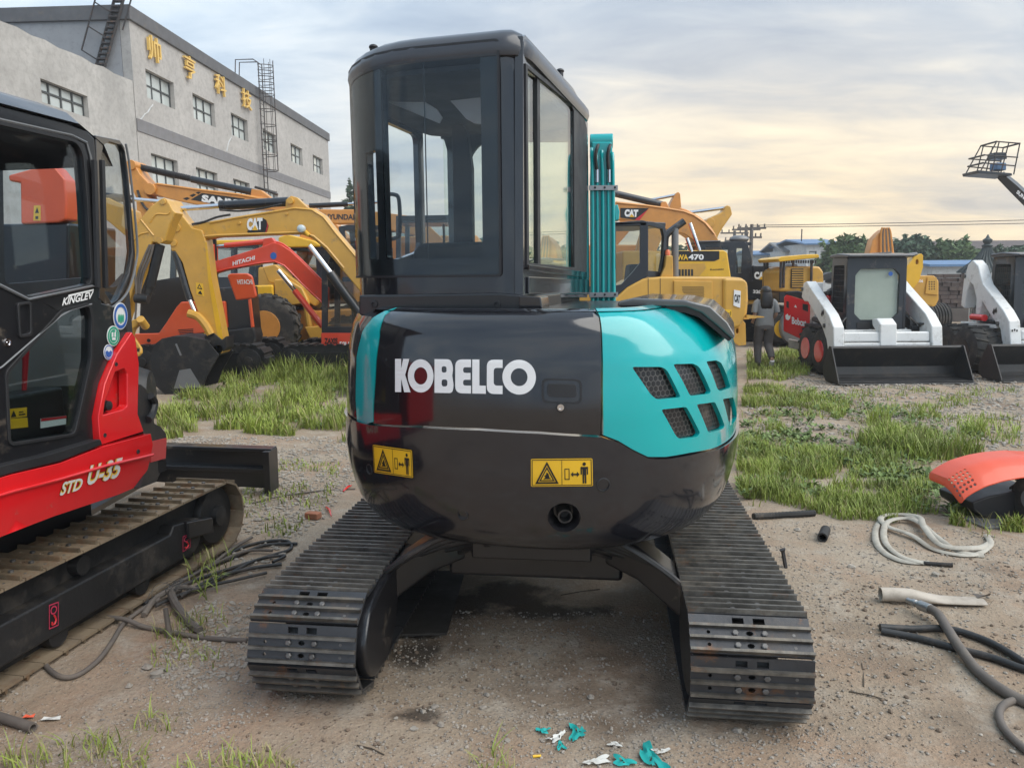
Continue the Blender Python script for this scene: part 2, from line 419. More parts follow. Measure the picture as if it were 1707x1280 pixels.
# ================================================================== SETTING
def ground_material():
    m = bpy.data.materials.new('yard_dirt'); m.use_nodes = True; nt = m.node_tree; N = nt.nodes; L = nt.links; b = N['Principled BSDF']
    g = N.new('ShaderNodeNewGeometry')
    def noise(sc, det=6, ro=.6, off=0.0):
        mp = N.new('ShaderNodeMapping'); mp.inputs['Location'].default_value = (off, off * 1.7, 0); L.new(g.outputs['Position'], mp.inputs[0])
        n = N.new('ShaderNodeTexNoise'); n.inputs['Scale'].default_value = sc; n.inputs['Detail'].default_value = det; n.inputs['Roughness'].default_value = ro; L.new(mp.outputs[0], n.inputs[0]); return n.outputs[0]
    def rmp(f, a, c, d=0.0, e=1.0):
        r = N.new('ShaderNodeMapRange'); r.inputs[1].default_value = a; r.inputs[2].default_value = c; r.inputs[3].default_value = d; r.inputs[4].default_value = e; L.new(f, r.inputs[0]); return r.outputs[0]
    def mixc(f, a, c):
        x = N.new('ShaderNodeMix'); x.data_type = 'RGBA'
        if isinstance(f, float): x.inputs[0].default_value = f
        else: L.new(f, x.inputs[0])
        for i, q in ((6, a), (7, c)):
            if isinstance(q, tuple): x.inputs[i].default_value = (*q, 1)
            else: L.new(q, x.inputs[i])
        return x.outputs[2]
    def math_(op, a, c=None):
        x = N.new('ShaderNodeMath'); x.operation = op
        for i, q in enumerate((a, c)):
            if q is None: continue
            if isinstance(q, float): x.inputs[i].default_value = q
            else: L.new(q, x.inputs[i])
        return x.outputs[0]
    c = mixc(rmp(noise(.55, 5), .35, .65), (.345, .258, .180), (.435, .360, .275))
    c = mixc(rmp(noise(1.7, 7, .65, 3.0), .46, .66), c, (.385, .265, .180))
    c = mixc(rmp(noise(.9, 6, .6, 11.0), .54, .70), c, (.185, .135, .095))
    c = mixc(rmp(noise(4.5, 8, .7, 5.0), .50, .72), c, (.47, .41, .335))
    vo = N.new('ShaderNodeTexVoronoi'); vo.inputs['Scale'].default_value = 55; L.new(g.outputs['Position'], vo.inputs[0])
    sp = rmp(vo.outputs['Distance'], .05, .32, 1.0, 0.0)
    gr = rmp(noise(1.1, 5, .6, 21.0), .40, .60)
    hue = N.new('ShaderNodeSeparateColor'); L.new(vo.outputs['Color'], hue.inputs[0])
    stone = mixc(hue.outputs[0], (.16, .14, .12), (.50, .47, .42))
    c = mixc(math_('MULTIPLY', math_('MULTIPLY', sp, gr), .75), c, stone)
    c = mixc(rmp(noise(70, 4, .7), .35, .7, 0.0, .45), c, (.13, .105, .085))
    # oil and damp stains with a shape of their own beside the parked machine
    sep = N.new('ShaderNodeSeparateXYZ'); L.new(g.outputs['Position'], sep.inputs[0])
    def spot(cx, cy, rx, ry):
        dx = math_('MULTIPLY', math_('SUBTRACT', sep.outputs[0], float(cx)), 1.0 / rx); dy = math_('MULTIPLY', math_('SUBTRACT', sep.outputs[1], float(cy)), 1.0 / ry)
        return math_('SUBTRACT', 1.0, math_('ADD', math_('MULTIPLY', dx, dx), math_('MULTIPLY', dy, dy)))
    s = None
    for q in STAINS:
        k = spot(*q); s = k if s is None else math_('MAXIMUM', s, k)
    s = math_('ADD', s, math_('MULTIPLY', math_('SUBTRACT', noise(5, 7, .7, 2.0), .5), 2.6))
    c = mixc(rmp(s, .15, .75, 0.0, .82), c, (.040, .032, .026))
    L.new(c, b.inputs['Base Color']); b.inputs['Roughness'].default_value = .93; b.inputs['Specular IOR Level'].default_value = .25
    h = math_('ADD', math_('MULTIPLY', noise(28, 8, .7), 1.0), math_('MULTIPLY', sp, .35))
    bp = N.new('ShaderNodeBump'); bp.inputs['Strength'].default_value = .75; bp.inputs['Distance'].default_value = .02; L.new(h, bp.inputs['Height']); L.new(bp.outputs[0], b.inputs['Normal'])
    MATS['dirt'] = m
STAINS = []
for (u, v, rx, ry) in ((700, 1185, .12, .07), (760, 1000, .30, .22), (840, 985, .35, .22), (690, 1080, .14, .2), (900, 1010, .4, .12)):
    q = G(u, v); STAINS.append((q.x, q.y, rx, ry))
ground_material()

def axis(a, b, fine0, fine1, h, grow):
    xs = list(np.arange(fine0, fine1 + 1e-6, h)); s = h; x = fine1
    while x < b: s = min(s * grow, 25); x += s; xs.append(x)
    s = h; x = fine0
    while x > a: s = min(s * grow, 25); x -= s; xs.insert(0, x)
    return np.array(xs)
def build_ground():
    xs = axis(-420, 420, -3.6, 4.2, .032, 1.06); ys = axis(-60, 620, 1.5, 6.2, .032, 1.045)
    X, Y = np.meshgrid(xs, ys, indexing='ij'); Z = gz(X, Y)
    co = np.stack([X, Y, Z], -1).reshape(-1, 3); ny = len(ys)
    i, j = np.meshgrid(np.arange(len(xs) - 1), np.arange(ny - 1), indexing='ij'); a = (i * ny + j).ravel()
    fs = np.stack([a, a + ny, a + ny + 1, a + 1], 1)
    npmesh('ground', co, fs, 'dirt', kind='structure')
def npmesh(name, co, fs, m, kind=None, parent=None, smooth=True, label=None, cat=None, loc=None):
    me = bpy.data.meshes.new(name); k = fs.shape[1]
    base = wloc(parent) if parent is not None else (Vector(loc) if loc is not None else Vector((0, 0, 0)))
    co = np.asarray(co, float) - np.array(base)
    me.vertices.add(len(co)); me.vertices.foreach_set('co', co.astype(np.float32).ravel())
    me.loops.add(len(fs) * k); me.loops.foreach_set('vertex_index', fs.astype(np.int32).ravel())
    me.polygons.add(len(fs)); me.polygons.foreach_set('loop_start', np.arange(0, len(fs) * k, k, dtype=np.int32))
    me.polygons.foreach_set('use_smooth', np.full(len(fs), smooth)); me.materials.append(MATS[m]); me.update(calc_edges=True)
    o = link(name, me, parent)
    if parent is None and loc is not None: o.location = loc
    return tag(o, label, cat, None, kind)
build_ground()

# ---------------------------------------------------------------- left building
def building():
    BW = Plane((-15, 0), 3.0)
    inn = -BW.n
    s0 = BW.px(222, 130)[0]; s1 = BW.px(549.5, 300)[0]; zt = BW.px(213, 9)[1]; zl = BW.px(100, 78)[1]
    bt = thing('factory_building', 'tall pale grey factory building with gold characters along its upper wall', 'building', BW(s0, 0))
    bl = thing('workshop_building', 'lower weathered concrete building with rough stained parapet joined to the tall factory', 'building', BW(s0 - 6, 0))
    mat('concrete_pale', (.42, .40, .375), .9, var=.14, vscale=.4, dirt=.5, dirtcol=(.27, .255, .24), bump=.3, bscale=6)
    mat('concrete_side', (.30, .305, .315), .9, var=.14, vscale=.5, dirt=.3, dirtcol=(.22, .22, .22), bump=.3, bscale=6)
    mat('concrete_old', (.42, .405, .38), .92, var=.2, vscale=.7, dirt=.5, dirtcol=(.28, .265, .245), bump=.5, bscale=5)
    ups = [((245, 122), (290.5, 187)), ((322.5, 158), (358, 214)), ((386, 188), (413, 238)), ((439, 214.5), (460.5, 257)), ((485, 237), (504, 275)), ((522, 255), (538, 290.5))]
    lows = [((253.5, 258.6), (297, 310)), ((328, 277), (363, 330)), ((390, 297), (417, 345)), ((443, 320), (463, 350)), ((488, 335), (506, 365)), ((524, 350), (539, 376))]
    zu1 = sum(BW.px(*w[0])[1] for w in ups) / 6; zu0 = sum(BW.px(*w[1])[1] for w in ups) / 6
    zl1 = sum(BW.px(*w[0])[1] for w in lows[:3]) / 3; zl0 = zl1 - (zu1 - zu0) * 1.25
    wins = [(BW.px(a[0], (a[1] + b[1]) / 2)[0], zu0, BW.px(b[0], (a[1] + b[1]) / 2)[0], zu1) for a, b in ups] + [(BW.px(a[0], (a[1] + b[1]) / 2)[0], zl0, BW.px(b[0], (a[1] + b[1]) / 2)[0], zl1) for a, b in lows]
    panel('wall', rect(s0, -.3, s1, zt - .5), [rect(*w) for w in wins], BW, .35, 'concrete_pale', bt)
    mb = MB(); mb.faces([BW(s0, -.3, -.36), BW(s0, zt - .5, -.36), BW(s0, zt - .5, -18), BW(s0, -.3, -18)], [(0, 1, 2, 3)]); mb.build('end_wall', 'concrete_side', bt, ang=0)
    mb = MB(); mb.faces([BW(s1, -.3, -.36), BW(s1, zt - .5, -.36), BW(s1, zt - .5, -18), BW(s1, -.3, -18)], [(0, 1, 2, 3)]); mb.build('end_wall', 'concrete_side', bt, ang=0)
    mb = MB(); q = [BW(s0 - .1, 0, .1), BW(s1 + .1, 0, .1), BW(s1 + .1, 0, -18), BW(s0 - .1, 0, -18)]
    mb.prism([p + Vector((0, 0, zt - .497)) for p in q], (0, 0, .5)); mb.build('roof_parapet', 'roof_trim', bt, .02)
    mb = MB(); q = [BW(s0, 0, .4), BW(s1 - 1, 0, .4)]
    zb = BW.px(226, 207)[1]
    mb.prism([BW(s0, zb - .22, .003), BW(s1, zb - .22, .003), BW(s1, zb + .22, .003), BW(s0, zb + .22, .003)], BW.n * .03); mb.build('grey_band', 'band_grey', bt)
    for i, w in enumerate(wins):
        fr = MB()
        for x in (0, 1 / 3, 2 / 3, 1):
            xx = w[0] + (w[2] - w[0]) * x; wd = .05 if 0 < x < 1 else .07; panel_into(fr, rect(xx - wd / 2, w[1], xx + wd / 2, w[3]), [], BW, .06, None, -.17)
        for y in (0, .5, 1):
            yy = w[1] + (w[3] - w[1]) * y; panel_into(fr, rect(w[0], yy - .03, w[2], yy + .03), [], BW, .05, None, -.175)
        f = fr.build('window', 'window_bar', bt, ang=0)
        for a in range(3):
            for b in range(2):
                x0 = w[0] + (w[2] - w[0]) * a / 3; y0 = w[1] + (w[3] - w[1]) * b / 2
                panel('pane', rect(x0 + .02, y0 + .02, x0 + (w[2] - w[0]) / 3 - .02, y0 + (w[3] - w[1]) / 2 - .02), [], BW, .01, 'window_pane', f, off=-.2 - .01 * ((a * 7 + b * 3 + i) % 3))
    for ch, (x0, x1, y0, y1) in zip('帅亨科技', ((242.6, 262, 63, 103), (303, 320.5, 95, 132), (355, 371.5, 126, 158.5), (400, 414.5, 151, 181))):
        a, zc = BW.px((x0 + x1) / 2, (y0 + y1) / 2); sa = BW.px(x0, (y0 + y1) / 2)[0]; sb = BW.px(x1, (y0 + y1) / 2)[0]
        za = BW.px((x0 + x1) / 2, y1)[1]; zb_ = BW.px((x0 + x1) / 2, y0)[1]
        qm = lambda x, y, off=0.0: BW(sa + (sb - sa) * x, za + (zb_ - za) * y, off)
        vs, fs = textpts(ch, .004); bm = bmesh.new(); b = [bm.verts.new(qm(x, y, .16)) for x, y in vs]
        for f in fs:
            try: bm.faces.new([b[i] for i in f])
            except ValueError: pass
        r = bmesh.ops.extrude_face_region(bm, geom=bm.faces[:]); bmesh.ops.translate(bm, verts=[e for e in r['geom'] if isinstance(e, bmesh.types.BMVert)], vec=-BW.n * .1)
        finish(bm, 'gold_character', 'gold', bt, 0, 0)
    for pts in (((255, 175), (250, 181), (246, 188), (241, 191), (236, 198), (233, 200)), ((385.5, 229), (381, 238), (379, 247), (377.5, 253))):
        pp = [BW.at(u, v, .004) for u, v in pts]; mb = MB(); mb.tube(pp, .022, 5); mb.build('filled_crack', 'white_wall', bt)
    # lower building
    t0 = s0 - 24
    W2 = [(BW.px(69, 140)[0], BW.px(148, 181)[1] - .3, BW.px(147.5, 170)[0], BW.px(146.6, 161)[1])]
    dx = W2[0][2] - W2[0][0]; W2.append((W2[0][0] - dx - 2.4, W2[0][1], W2[0][0] - 2.4, W2[0][3]))
    top = [(s0 - .02, zl)]
    for k in range(1, 40): top.append((s0 - k * .6, zl + .06 * random.uniform(-1, 1)))
    panel('wall', [(t0, -.3), (s0 - .02, -.3)] + top + [(t0, zl)], [rect(*w) for w in W2], BW, .3, 'concrete_old', bl, off=-.02)
    mb = MB(); mb.prism([BW(t0, zl - .25, -.33), BW(s0 - .02, zl - .25, -.33), BW(s0 - .02, zl - .25, -17), BW(t0, zl - .25, -17)], (0, 0, .15)); mb.build('roof', 'roof_trim', bl)
    for i, w in enumerate(W2):
        fr = MB()
        for x in (0, .25, .5, .75, 1): xx = w[0] + dx * x; panel_into(fr, rect(xx - .03, w[1], xx + .03, w[3]), [], BW, .06, None, -.17)
        for y in (0, .55, 1): yy = w[1] + (w[3] - w[1]) * y; panel_into(fr, rect(w[0], yy - .03, w[2], yy + .03), [], BW, .05, None, -.175)
        f = fr.build('window', 'window_bar', bl, ang=0)
        for a in range(4):
            panel('pane', rect(w[0] + dx * a / 4 + .02, w[1] + .02, w[0] + dx * (a + 1) / 4 - .02, w[3] - .02), [], BW, .01, 'window_pane', f, off=-.21)
    # caged ladder on the tall wall
    sl = BW.px(430, 200)[0]; zb2 = BW.px(430, 300)[1] - 1.5
    cl = thing('caged_ladder', 'dark caged steel ladder climbing the factory wall and hooping over its roof', 'ladder', BW(sl, zb2, .3))
    mb = MB()
    for o in (-.25, .25): mb.tube([BW(sl + o, zb2, .25), BW(sl + o, zt + 1.15, .25), BW(sl + o, zt + 1.3, .0), BW(sl + o, zt + 1.3, -.9), BW(sl + o, zt + .02, -1.0)], .03, 5)
    mb.build('rail', 'iron_dark', cl)
    z = zb2 + .2; mb = MB()
    while z < zt + 1.1: mb.cyl(BW(sl - .25, z, .25), BW(sl + .25, z, .25), .016, 5); z += .3
    mb.build('rung', 'iron_dark', cl)
    mb = MB(); z = zb2 + 2.0; hs = []
    while z < zt + 1.3:
        mb.tube([BW(sl + .38 * cos(a) * 1.0, z, .25 + .68 * sin(a)) for a in np.linspace(0, pi, 9)], .02, 4); z += .75 if z < zt - .5 else .28
    for a in (.5, 1.05, pi / 2, pi - 1.05, pi - .5): mb.cyl(BW(sl + .38 * cos(a), zb2 + 2, .25 + .68 * sin(a)), BW(sl + .38 * cos(a), zt + 1.3, .25 + .68 * sin(a)), .014, 4)
    mb.build('safety_cage', 'iron_dark', cl)
    # leaning stair on the low roof
    Yl = BW(s0, 0, -4).y - .35
    ld = thing('roof_ladder', 'dark steep steel stair leaning from the low roof up to the tall roof', 'ladder', P(170, 108, Yl))
    a0, a1 = P(160, 112, Yl), P(191, -2, Yl); b0, b1 = P(174, 112, Yl), P(206, -2, Yl); ex = Vector((0, -.5, 0))
    mb = MB()
    for p, q in ((a0, a1), (b0, b1)): mb.tube([p, q, q + (q - p) * .1], .06, 4)
    mb.build('stringer', 'iron_dark', ld)
    mb = MB()
    for k in range(13):
        t = (k + .5) / 13; mb.box((a0.lerp(a1, t) + b0.lerp(b1, t)) / 2, ((b0 - a0).length, .22, .05))
    mb.build('tread', 'iron_dark', ld)
    mb = MB(); dv = Vector((-.55, 0, .35))
    mb.tube([a0 + dv + (a1 - a0) * .1, a1 + dv + (a1 - a0) * .1], .03, 5); mb.tube([b0 - dv * .4 + (b1 - b0) * .6, b1 - dv * .4 + (b1 - b0) * .2], .03, 5)
    for t in (.1, .45, .8, 1.05): mb.cyl(a0.lerp(a1, t), a0.lerp(a1, t) + dv, .025, 5)
    mb.build('handrail', 'iron_dark', ld)
building()

# ---------------------------------------------------------------- plants
def leaf_cloud(blobs, n, size, seed, flat_=.5):
    r = np.random.default_rng(seed); tot = sum(b[3] * b[4] * b[5] for b in blobs); C = []
    for (x, y, z, rx, ry, rz) in blobs:
        k = int(n * rx * ry * rz / tot) + 4; d = r.normal(size=(k, 3)); d /= np.linalg.norm(d, axis=1)[:, None]
        C.append(np.array([x, y, z]) + d * (r.random((k, 1)) ** .45) * np.array([rx, ry, rz]))
    C = np.concatenate(C); k = len(C); a = r.normal(size=(k, 3)); a[:, 2] *= flat_; a /= np.linalg.norm(a, axis=1)[:, None]
    b = np.cross(a, r.normal(size=(k, 3))); b /= np.linalg.norm(b, axis=1)[:, None]; s = size * r.uniform(.5, 1.3, (k, 1))
    co = np.stack([C - a * s, C + b * s * .42, C + a * s, C - b * s * .42], 1).reshape(-1, 3); return co, np.arange(4 * k).reshape(k, 4)
def bush(name, label, cat, base, blobs, n, size, seed, m='leaf', group=None, trunk=.08):
    base = Vector(base); t = thing(name, label, cat, base, group)
    co, fs = leaf_cloud([(base.x + b[0], base.y + b[1], base.z + b[2], *b[3:]) for b in blobs], n, size, seed); npmesh('crown', co, fs, m, parent=t, smooth=False)
    mb = MB(); hgt = max(b[2] for b in blobs)
    mb.tube([base - Vector((0, 0, .1)), base + Vector((.03, .02, hgt * .5)), base + Vector((0, 0, hgt))], [trunk, trunk * .7, trunk * .3], 7)
    for b in blobs: mb.tube([base + Vector((0, 0, hgt * .35)), base + Vector(b[:3])], [trunk * .45, trunk * .15], 5)
    mb.build('trunk', 'bark', t); return t
def far_plants():
    Y = 48
    def blobs_px(lst, Y, u0):
        b0 = P(u0, 470, Y); out = []
        for (u, v, ru, rv) in lst:
            q = P(u, v, Y); k = Y / F; out.append((q.x - b0.x, random.uniform(-.6, .6), q.z, ru * k, ru * k * .8, rv * k))
            for j in range(7): out.append((q.x - b0.x + random.uniform(-1.1, 1.1) * ru * k, random.uniform(-.5, .5), q.z + rv * k * random.uniform(.2, 1.15), ru * k * .14, ru * k * .2, rv * k * random.uniform(.25, .5)))
        return out
    for i, (u0, lst, lab, m) in enumerate((
        (1415, [(1400, 425, 28, 22), (1425, 415, 22, 18), (1395, 445, 30, 18), (1440, 435, 22, 18)], 'feathery green bush left of the raised yellow boom', 'leaf'),
        (1540, [(1515, 420, 26, 20), (1540, 412, 24, 14), (1530, 432, 34, 16)], 'broad green bush above the blue roofed shed', 'leaf_dark'),
        (1590, [(1580, 418, 30, 16), (1605, 424, 24, 14), (1590, 434, 34, 12)], 'rounded green bush between shed and pagoda roof', 'leaf'),
        (1480, [(1480, 418, 24, 18), (1465, 430, 26, 16), (1495, 432, 20, 14)], 'dark green bush directly behind the raised yellow boom', 'leaf_dark'),
        (1675, [(1660, 425, 22, 12), (1690, 424, 28, 12), (1675, 434, 34, 10)], 'low green bush right of the pagoda roof', 'leaf_dark'))):
        q = P(u0, 470, Y + i * .7); q.z = 0
        bush('bush', lab, 'bush', q, blobs_px(lst, Y + i * .7, u0), 3000, .24, 20 + i, m, 'bushes in front of the brown roofed hall')
    q = P(584, 345, 58); b = Vector((q.x, q.y, 0)); t = thing('cypress_tree', 'thin sparse conifer rising beside the far end of the factory', 'tree', b)
    bl = []
    for k in range(15):
        f = k / 14; z = P(584, 365 - 66 * f, 58).z; w = .85 * (1 - f) + .12
        bl += [(b.x + random.uniform(-.4, .4) * w, b.y, z, w * .55, w * .5, .22), (b.x + random.uniform(-.7, .7) * w, b.y, z - .2, w * .3, w * .4, .14)]
    co, fs = leaf_cloud(bl, 900, .20, 5); npmesh('crown', co, fs, 'leaf_dark', parent=t, smooth=False)
    mb = MB(); mb.tube([b, (b.x, b.y, P(584, 330, 58).z), (b.x, b.y, P(584, 300, 58).z)], [.16, .09, .02], 6); mb.build('trunk', 'bark', t)
    q = P(800, 420, 60); b = Vector((q.x, q.y, 0))
    bush('tree', 'dark round tree seen through the teal excavator cab', 'tree', b, [(0, 0, 3.2, 2.2, 1.6, 1.4), (1.5, 0, 3.4, 1.8, 1.5, 1.5), (-1.2, .3, 2.6, 1.6, 1.4, 1.1), (3, 0, 2.6, 1.4, 1.2, 1)], 2500, .28, 77, 'leaf_dark', None, .15)
    for i, u in enumerate((1070, 1110)):
        q = P(u, 420, 62 + i); b = Vector((q.x, q.y, 0))
        bush('tree', ('dark tree behind the yellow loader cab windows', 'dark tree between the loader cab and the pipe stack')[i], 'tree', b, [(0, 0, 2.6, 1.6, 1.4, 1.2), (1., 0, 2.9, 1.5, 1.3, 1.2), (-1, .2, 2.2, 1.3, 1.2, 1)], 1800, .26, 80 + i, 'leaf_dark', None, .15)
far_plants()

# ---------------------------------------------------------------- far buildings, poles and wires
def far_buildings():
    def blockb(name, lab, u0, u1, vt, Y, depth, wallm, roofm, vr=None, over=.3, wins=(), pitch=0.0):
        a = P(u0, vt, Y); b = P(u1, vt, Y); t = thing(name, lab, 'building', ((a.x + b.x) / 2, Y, 0)); z = a.z
        pl = Plane((a.x, Y), 90)
        W_ = [rect(w[0] * (b.x - a.x), w[2] * z, w[1] * (b.x - a.x), w[3] * z) for w in wins]
        panel('wall', rect(0, -.3, b.x - a.x, z), W_, pl, .25, wallm, t)
        mb = MB()
        for q in (a.x, b.x): mb.faces([(q, Y + .26, -.3), (q, Y + depth, -.3), (q, Y + depth, z), (q, Y + .26, z)], [(0, 1, 2, 3)])
        mb.build('side_wall', wallm, t, ang=0)
        for w in W_:
            x0, z0 = w[0]; x1, z1 = w[2]; f = MB(); panel_into(f, rect(x0, z0, x1, z1), [rect(x0 + .06, z0 + .06, x1 - .06, z1 - .06)], pl, .06, None, -.08); f = f.build('window', 'window_bar', t, ang=0)
            panel('pane', rect(x0 + .03, z0 + .03, x1 - .03, z1 - .03), [], pl, .01, 'window_pane', f, off=-.12)
        zr = P(u0, vr, Y + depth * .5).z if vr else z + .3; mb = MB()
        mb.prism([(a.x - over, Y - over, z), (a.x - over, Y + depth * .5, zr), (a.x - over, Y + depth + over, z), (a.x - over, Y + depth + over, z - .12), (a.x - over, Y + depth * .5, zr - .14), (a.x - over, Y - over, z - .12)], (b.x - a.x + 2 * over, 0, 0))
        mb.build('roof', roofm, t); return t
    blockb('long_hall', 'long brown roofed hall stretching across the far right background', 1440, 1900, 434, 78, 14, 'white_wall', 'brown_roof', 403)
    blockb('shed', 'low white shed with thin blue roof behind the white skid steers', 1555, 1712, 441, 40, 5, 'white_wall', 'blue_roof', 434, wins=((.06, .16, .35, .75), (.45, .55, .35, .75)))
    blockb('site_office', 'pale two storey office with bright blue roof edge far behind the roller', 1345, 1402, 406, 62, 8, 'white_wall', 'blue_roof', 399, wins=((.08, .3, .45, .85), (.42, .62, .45, .85), (.74, .92, .45, .85)))
    blockb('gable_house', 'small pale house with sloping roof left of the blue roofed office', 1308, 1346, 418, 66, 6, 'white_wall', 'grey_paint', 404, wins=((.3, .7, .4, .8),))
    blockb('farm_shed', 'grey far shed low above the dark scrap heap', 1255, 1306, 424, 70, 6, 'white_wall', 'blue_roof', 418)
    # pagoda roof
    Y = 30; c = P(1641, 470, Y); c.z = 0
    t = thing('pavilion', 'dark pagoda style pavilion roof with pointed finial behind the right skid steer', 'pavilion', c)
    mb = MB(); z = lambda v: P(1641, v, Y).z; k = Y / F
    prof = [(455, 42), (449, 36), (440, 24), (428, 13), (418, 7), (412, 5)]
    mb.loft([[(c.x + r * k * cos(2 * pi * j / 8 + pi / 8), Y + r * k * sin(2 * pi * j / 8 + pi / 8), z(v)) for j in range(8)] for v, r in prof]); mb.build('roof', 'pagoda_tile', t, ang=20)
    mb = MB()
    for j in range(24):
        a = 2 * pi * j / 24; mb.tube([(c.x + (r * .97) * k * cos(a), Y + r * .97 * k * sin(a), z(v) + .02) for v, r in prof], .035, 4)
    mb.build('tile_ridge', 'pagoda_tile', t)
    mb = MB(); mb.lathe((c.x, Y, z(413)), (0, 0, 1), [(0, .16), (.08, .2), (.14, .1), (.22, .16), (.30, .17), (.38, .07), (.5, .02)], 12); mb.build('finial', 'pagoda_tile', t)
    mb = MB()
    for j in range(8):
        a = 2 * pi * j / 8 + pi / 8; mb.cyl((c.x + .75 * cos(a), Y + .75 * sin(a), 0), (c.x + .75 * cos(a), Y + .75 * sin(a), z(452)), .06, 8)
    mb.build('column', 'iron_dark', t)
    # poles
    def pole(u, vt, Y, lab, arms):
        b = P(u, 470, Y); h = P(u, vt, Y).z; t = thing('utility_pole', lab, 'utility pole', (b.x, Y, 0), 'utility poles on the skyline')
        mb = MB(); mb.tube([(b.x, Y, -.2), (b.x, Y, h)], [.2, .13], 8); mb.build('pole', 'wood_pole', t)
        for dz, w in arms:
            mb = MB(); mb.box((b.x, Y, h - dz), (w, .14, .14))
            for q in (-.45, -.2, .2, .45): mb.cyl((b.x + q * w, Y, h - dz + .07), (b.x + q * w, Y, h - dz + .32), .06, 6)
            mb.build('crossarm', 'wood_pole', t)
        return (b.x, Y, h)
    p1 = pole(1250, 374, 60, 'utility pole with two crossarms above the black excavator cab', ((.3, 2.2), (1.0, 1.6)))
    p2 = pole(1241, 377, 66, 'slightly farther utility pole just left of the double armed one', ((.3, 2.4),))
    p3 = pole(1222, 385, 72, 'farthest utility pole above the grey dome of the black cab', ((.2, 2.6), (.9, 1.8)))
    mb = MB(); b = P(1333, 470, 64); mb.cyl((b.x, 64, 0), (b.x, 64, P(1333, 382, 64).z), .05, 6); q = mb.build('antenna_mast', 'iron_dark', loc=(b.x, 64, 0)); tag(q, 'thin antenna mast standing beside the blue roofed office', 'mast')
    for i, (v0, v1, vs) in enumerate(((376, 364, 379), (379, 369, 382.5))):
        pts = []
        for k in range(25):
            f = k / 24; u = 1250 + f * 900; v = v0 + (v1 - v0) * f * 1.9 + (vs - v0) * 4 * f * (1 - f) * .9; pts.append(P(u, v, 60))
        mb = MB(); mb.tube(pts, .028, 4); q = mb.build('overhead_wire', 'wood_pole', loc=pts[0]); tag(q, ('upper overhead power wire crossing the right sky', 'lower overhead power wire crossing the right sky')[i], 'wire', 'overhead wires')
far_buildings()

# ================================================================== TEAL AND DARK GREY EXCAVATOR (seen from behind)
class Surf:
    """curved skin fn(s, z, off): finds the skin point that a photo pixel shows"""
    def __init__(s, fn, sr, zr, ns=160, nz=60):
        s.fn = fn; s.tab = []
        for i in range(ns + 1):
            for j in range(nz + 1):
                a = sr[0] + (sr[1] - sr[0]) * i / ns; z = zr[0] + (zr[1] - zr[0]) * j / nz; q = fn(a, z, 0)
                e = 1e-3; n = (fn(a + e, z, 0) - q).cross(fn(a, z + e, 0) - q)
                if n.dot(CAM - q) > 0: s.tab.append((*proj(q), a, z, (q - CAM).length))
        s.T = np.array(s.tab)
    def hit(s, u, v):
        d = (s.T[:, 0] - u) ** 2 + (s.T[:, 1] - v) ** 2; _, _, a, z, _ = s.T[d.argmin()]
        for _ in range(8):
            p = proj(s.fn(a, z, 0)); e = 1e-4; pa = proj(s.fn(a + e, z, 0)); pz = proj(s.fn(a, z + e, 0))
            j = np.array([[(pa[0] - p[0]) / e, (pz[0] - p[0]) / e], [(pa[1] - p[1]) / e, (pz[1] - p[1]) / e]])
            try: st = np.linalg.solve(j, np.array([u - p[0], v - p[1]]))
            except np.linalg.LinAlgError: break
            st = np.clip(st, -.08, .08); a += st[0]; z += st[1]
        return a, z
class Curve2:
    """plan curve by arc length with outward normals, 0 at pts[i0]"""
    def __init__(s, pts, i0=0):
        p = np.array(pts, float); d = np.hypot(*np.diff(p, axis=0).T); L = np.concatenate([[0], np.cumsum(d)]); s.L = L - L[i0]; s.p = p
        t = np.gradient(p, axis=0); t /= np.linalg.norm(t, axis=1)[:, None]; s.n = np.stack([t[:, 1], -t[:, 0]], 1)
    def __call__(s, a, off=0.0):
        x = np.interp(a, s.L, s.p[:, 0]); y = np.interp(a, s.L, s.p[:, 1]); nx = np.interp(a, s.L, s.n[:, 0]); ny = np.interp(a, s.L, s.n[:, 1]); k = 1 / max(1e-6, math.hypot(nx, ny))
        return x + nx * k * off, y + ny * k * off
KS = Vector((.17, 3.65, 0)); KA = radians(16); KR = Vector((cos(KA), -sin(KA), 0)); KF = Vector((sin(KA), cos(KA), 0))
def K(x, y, z): return KS + KR * x + KF * y + Vector((0, 0, z))
TA = radians(7.07); TR_ = Vector((cos(TA), -sin(TA), 0)); TF = Vector((sin(TA), cos(TA), 0))
def M(u, w, z): return TR_ * u + TF * w + Vector((0, 0, z))

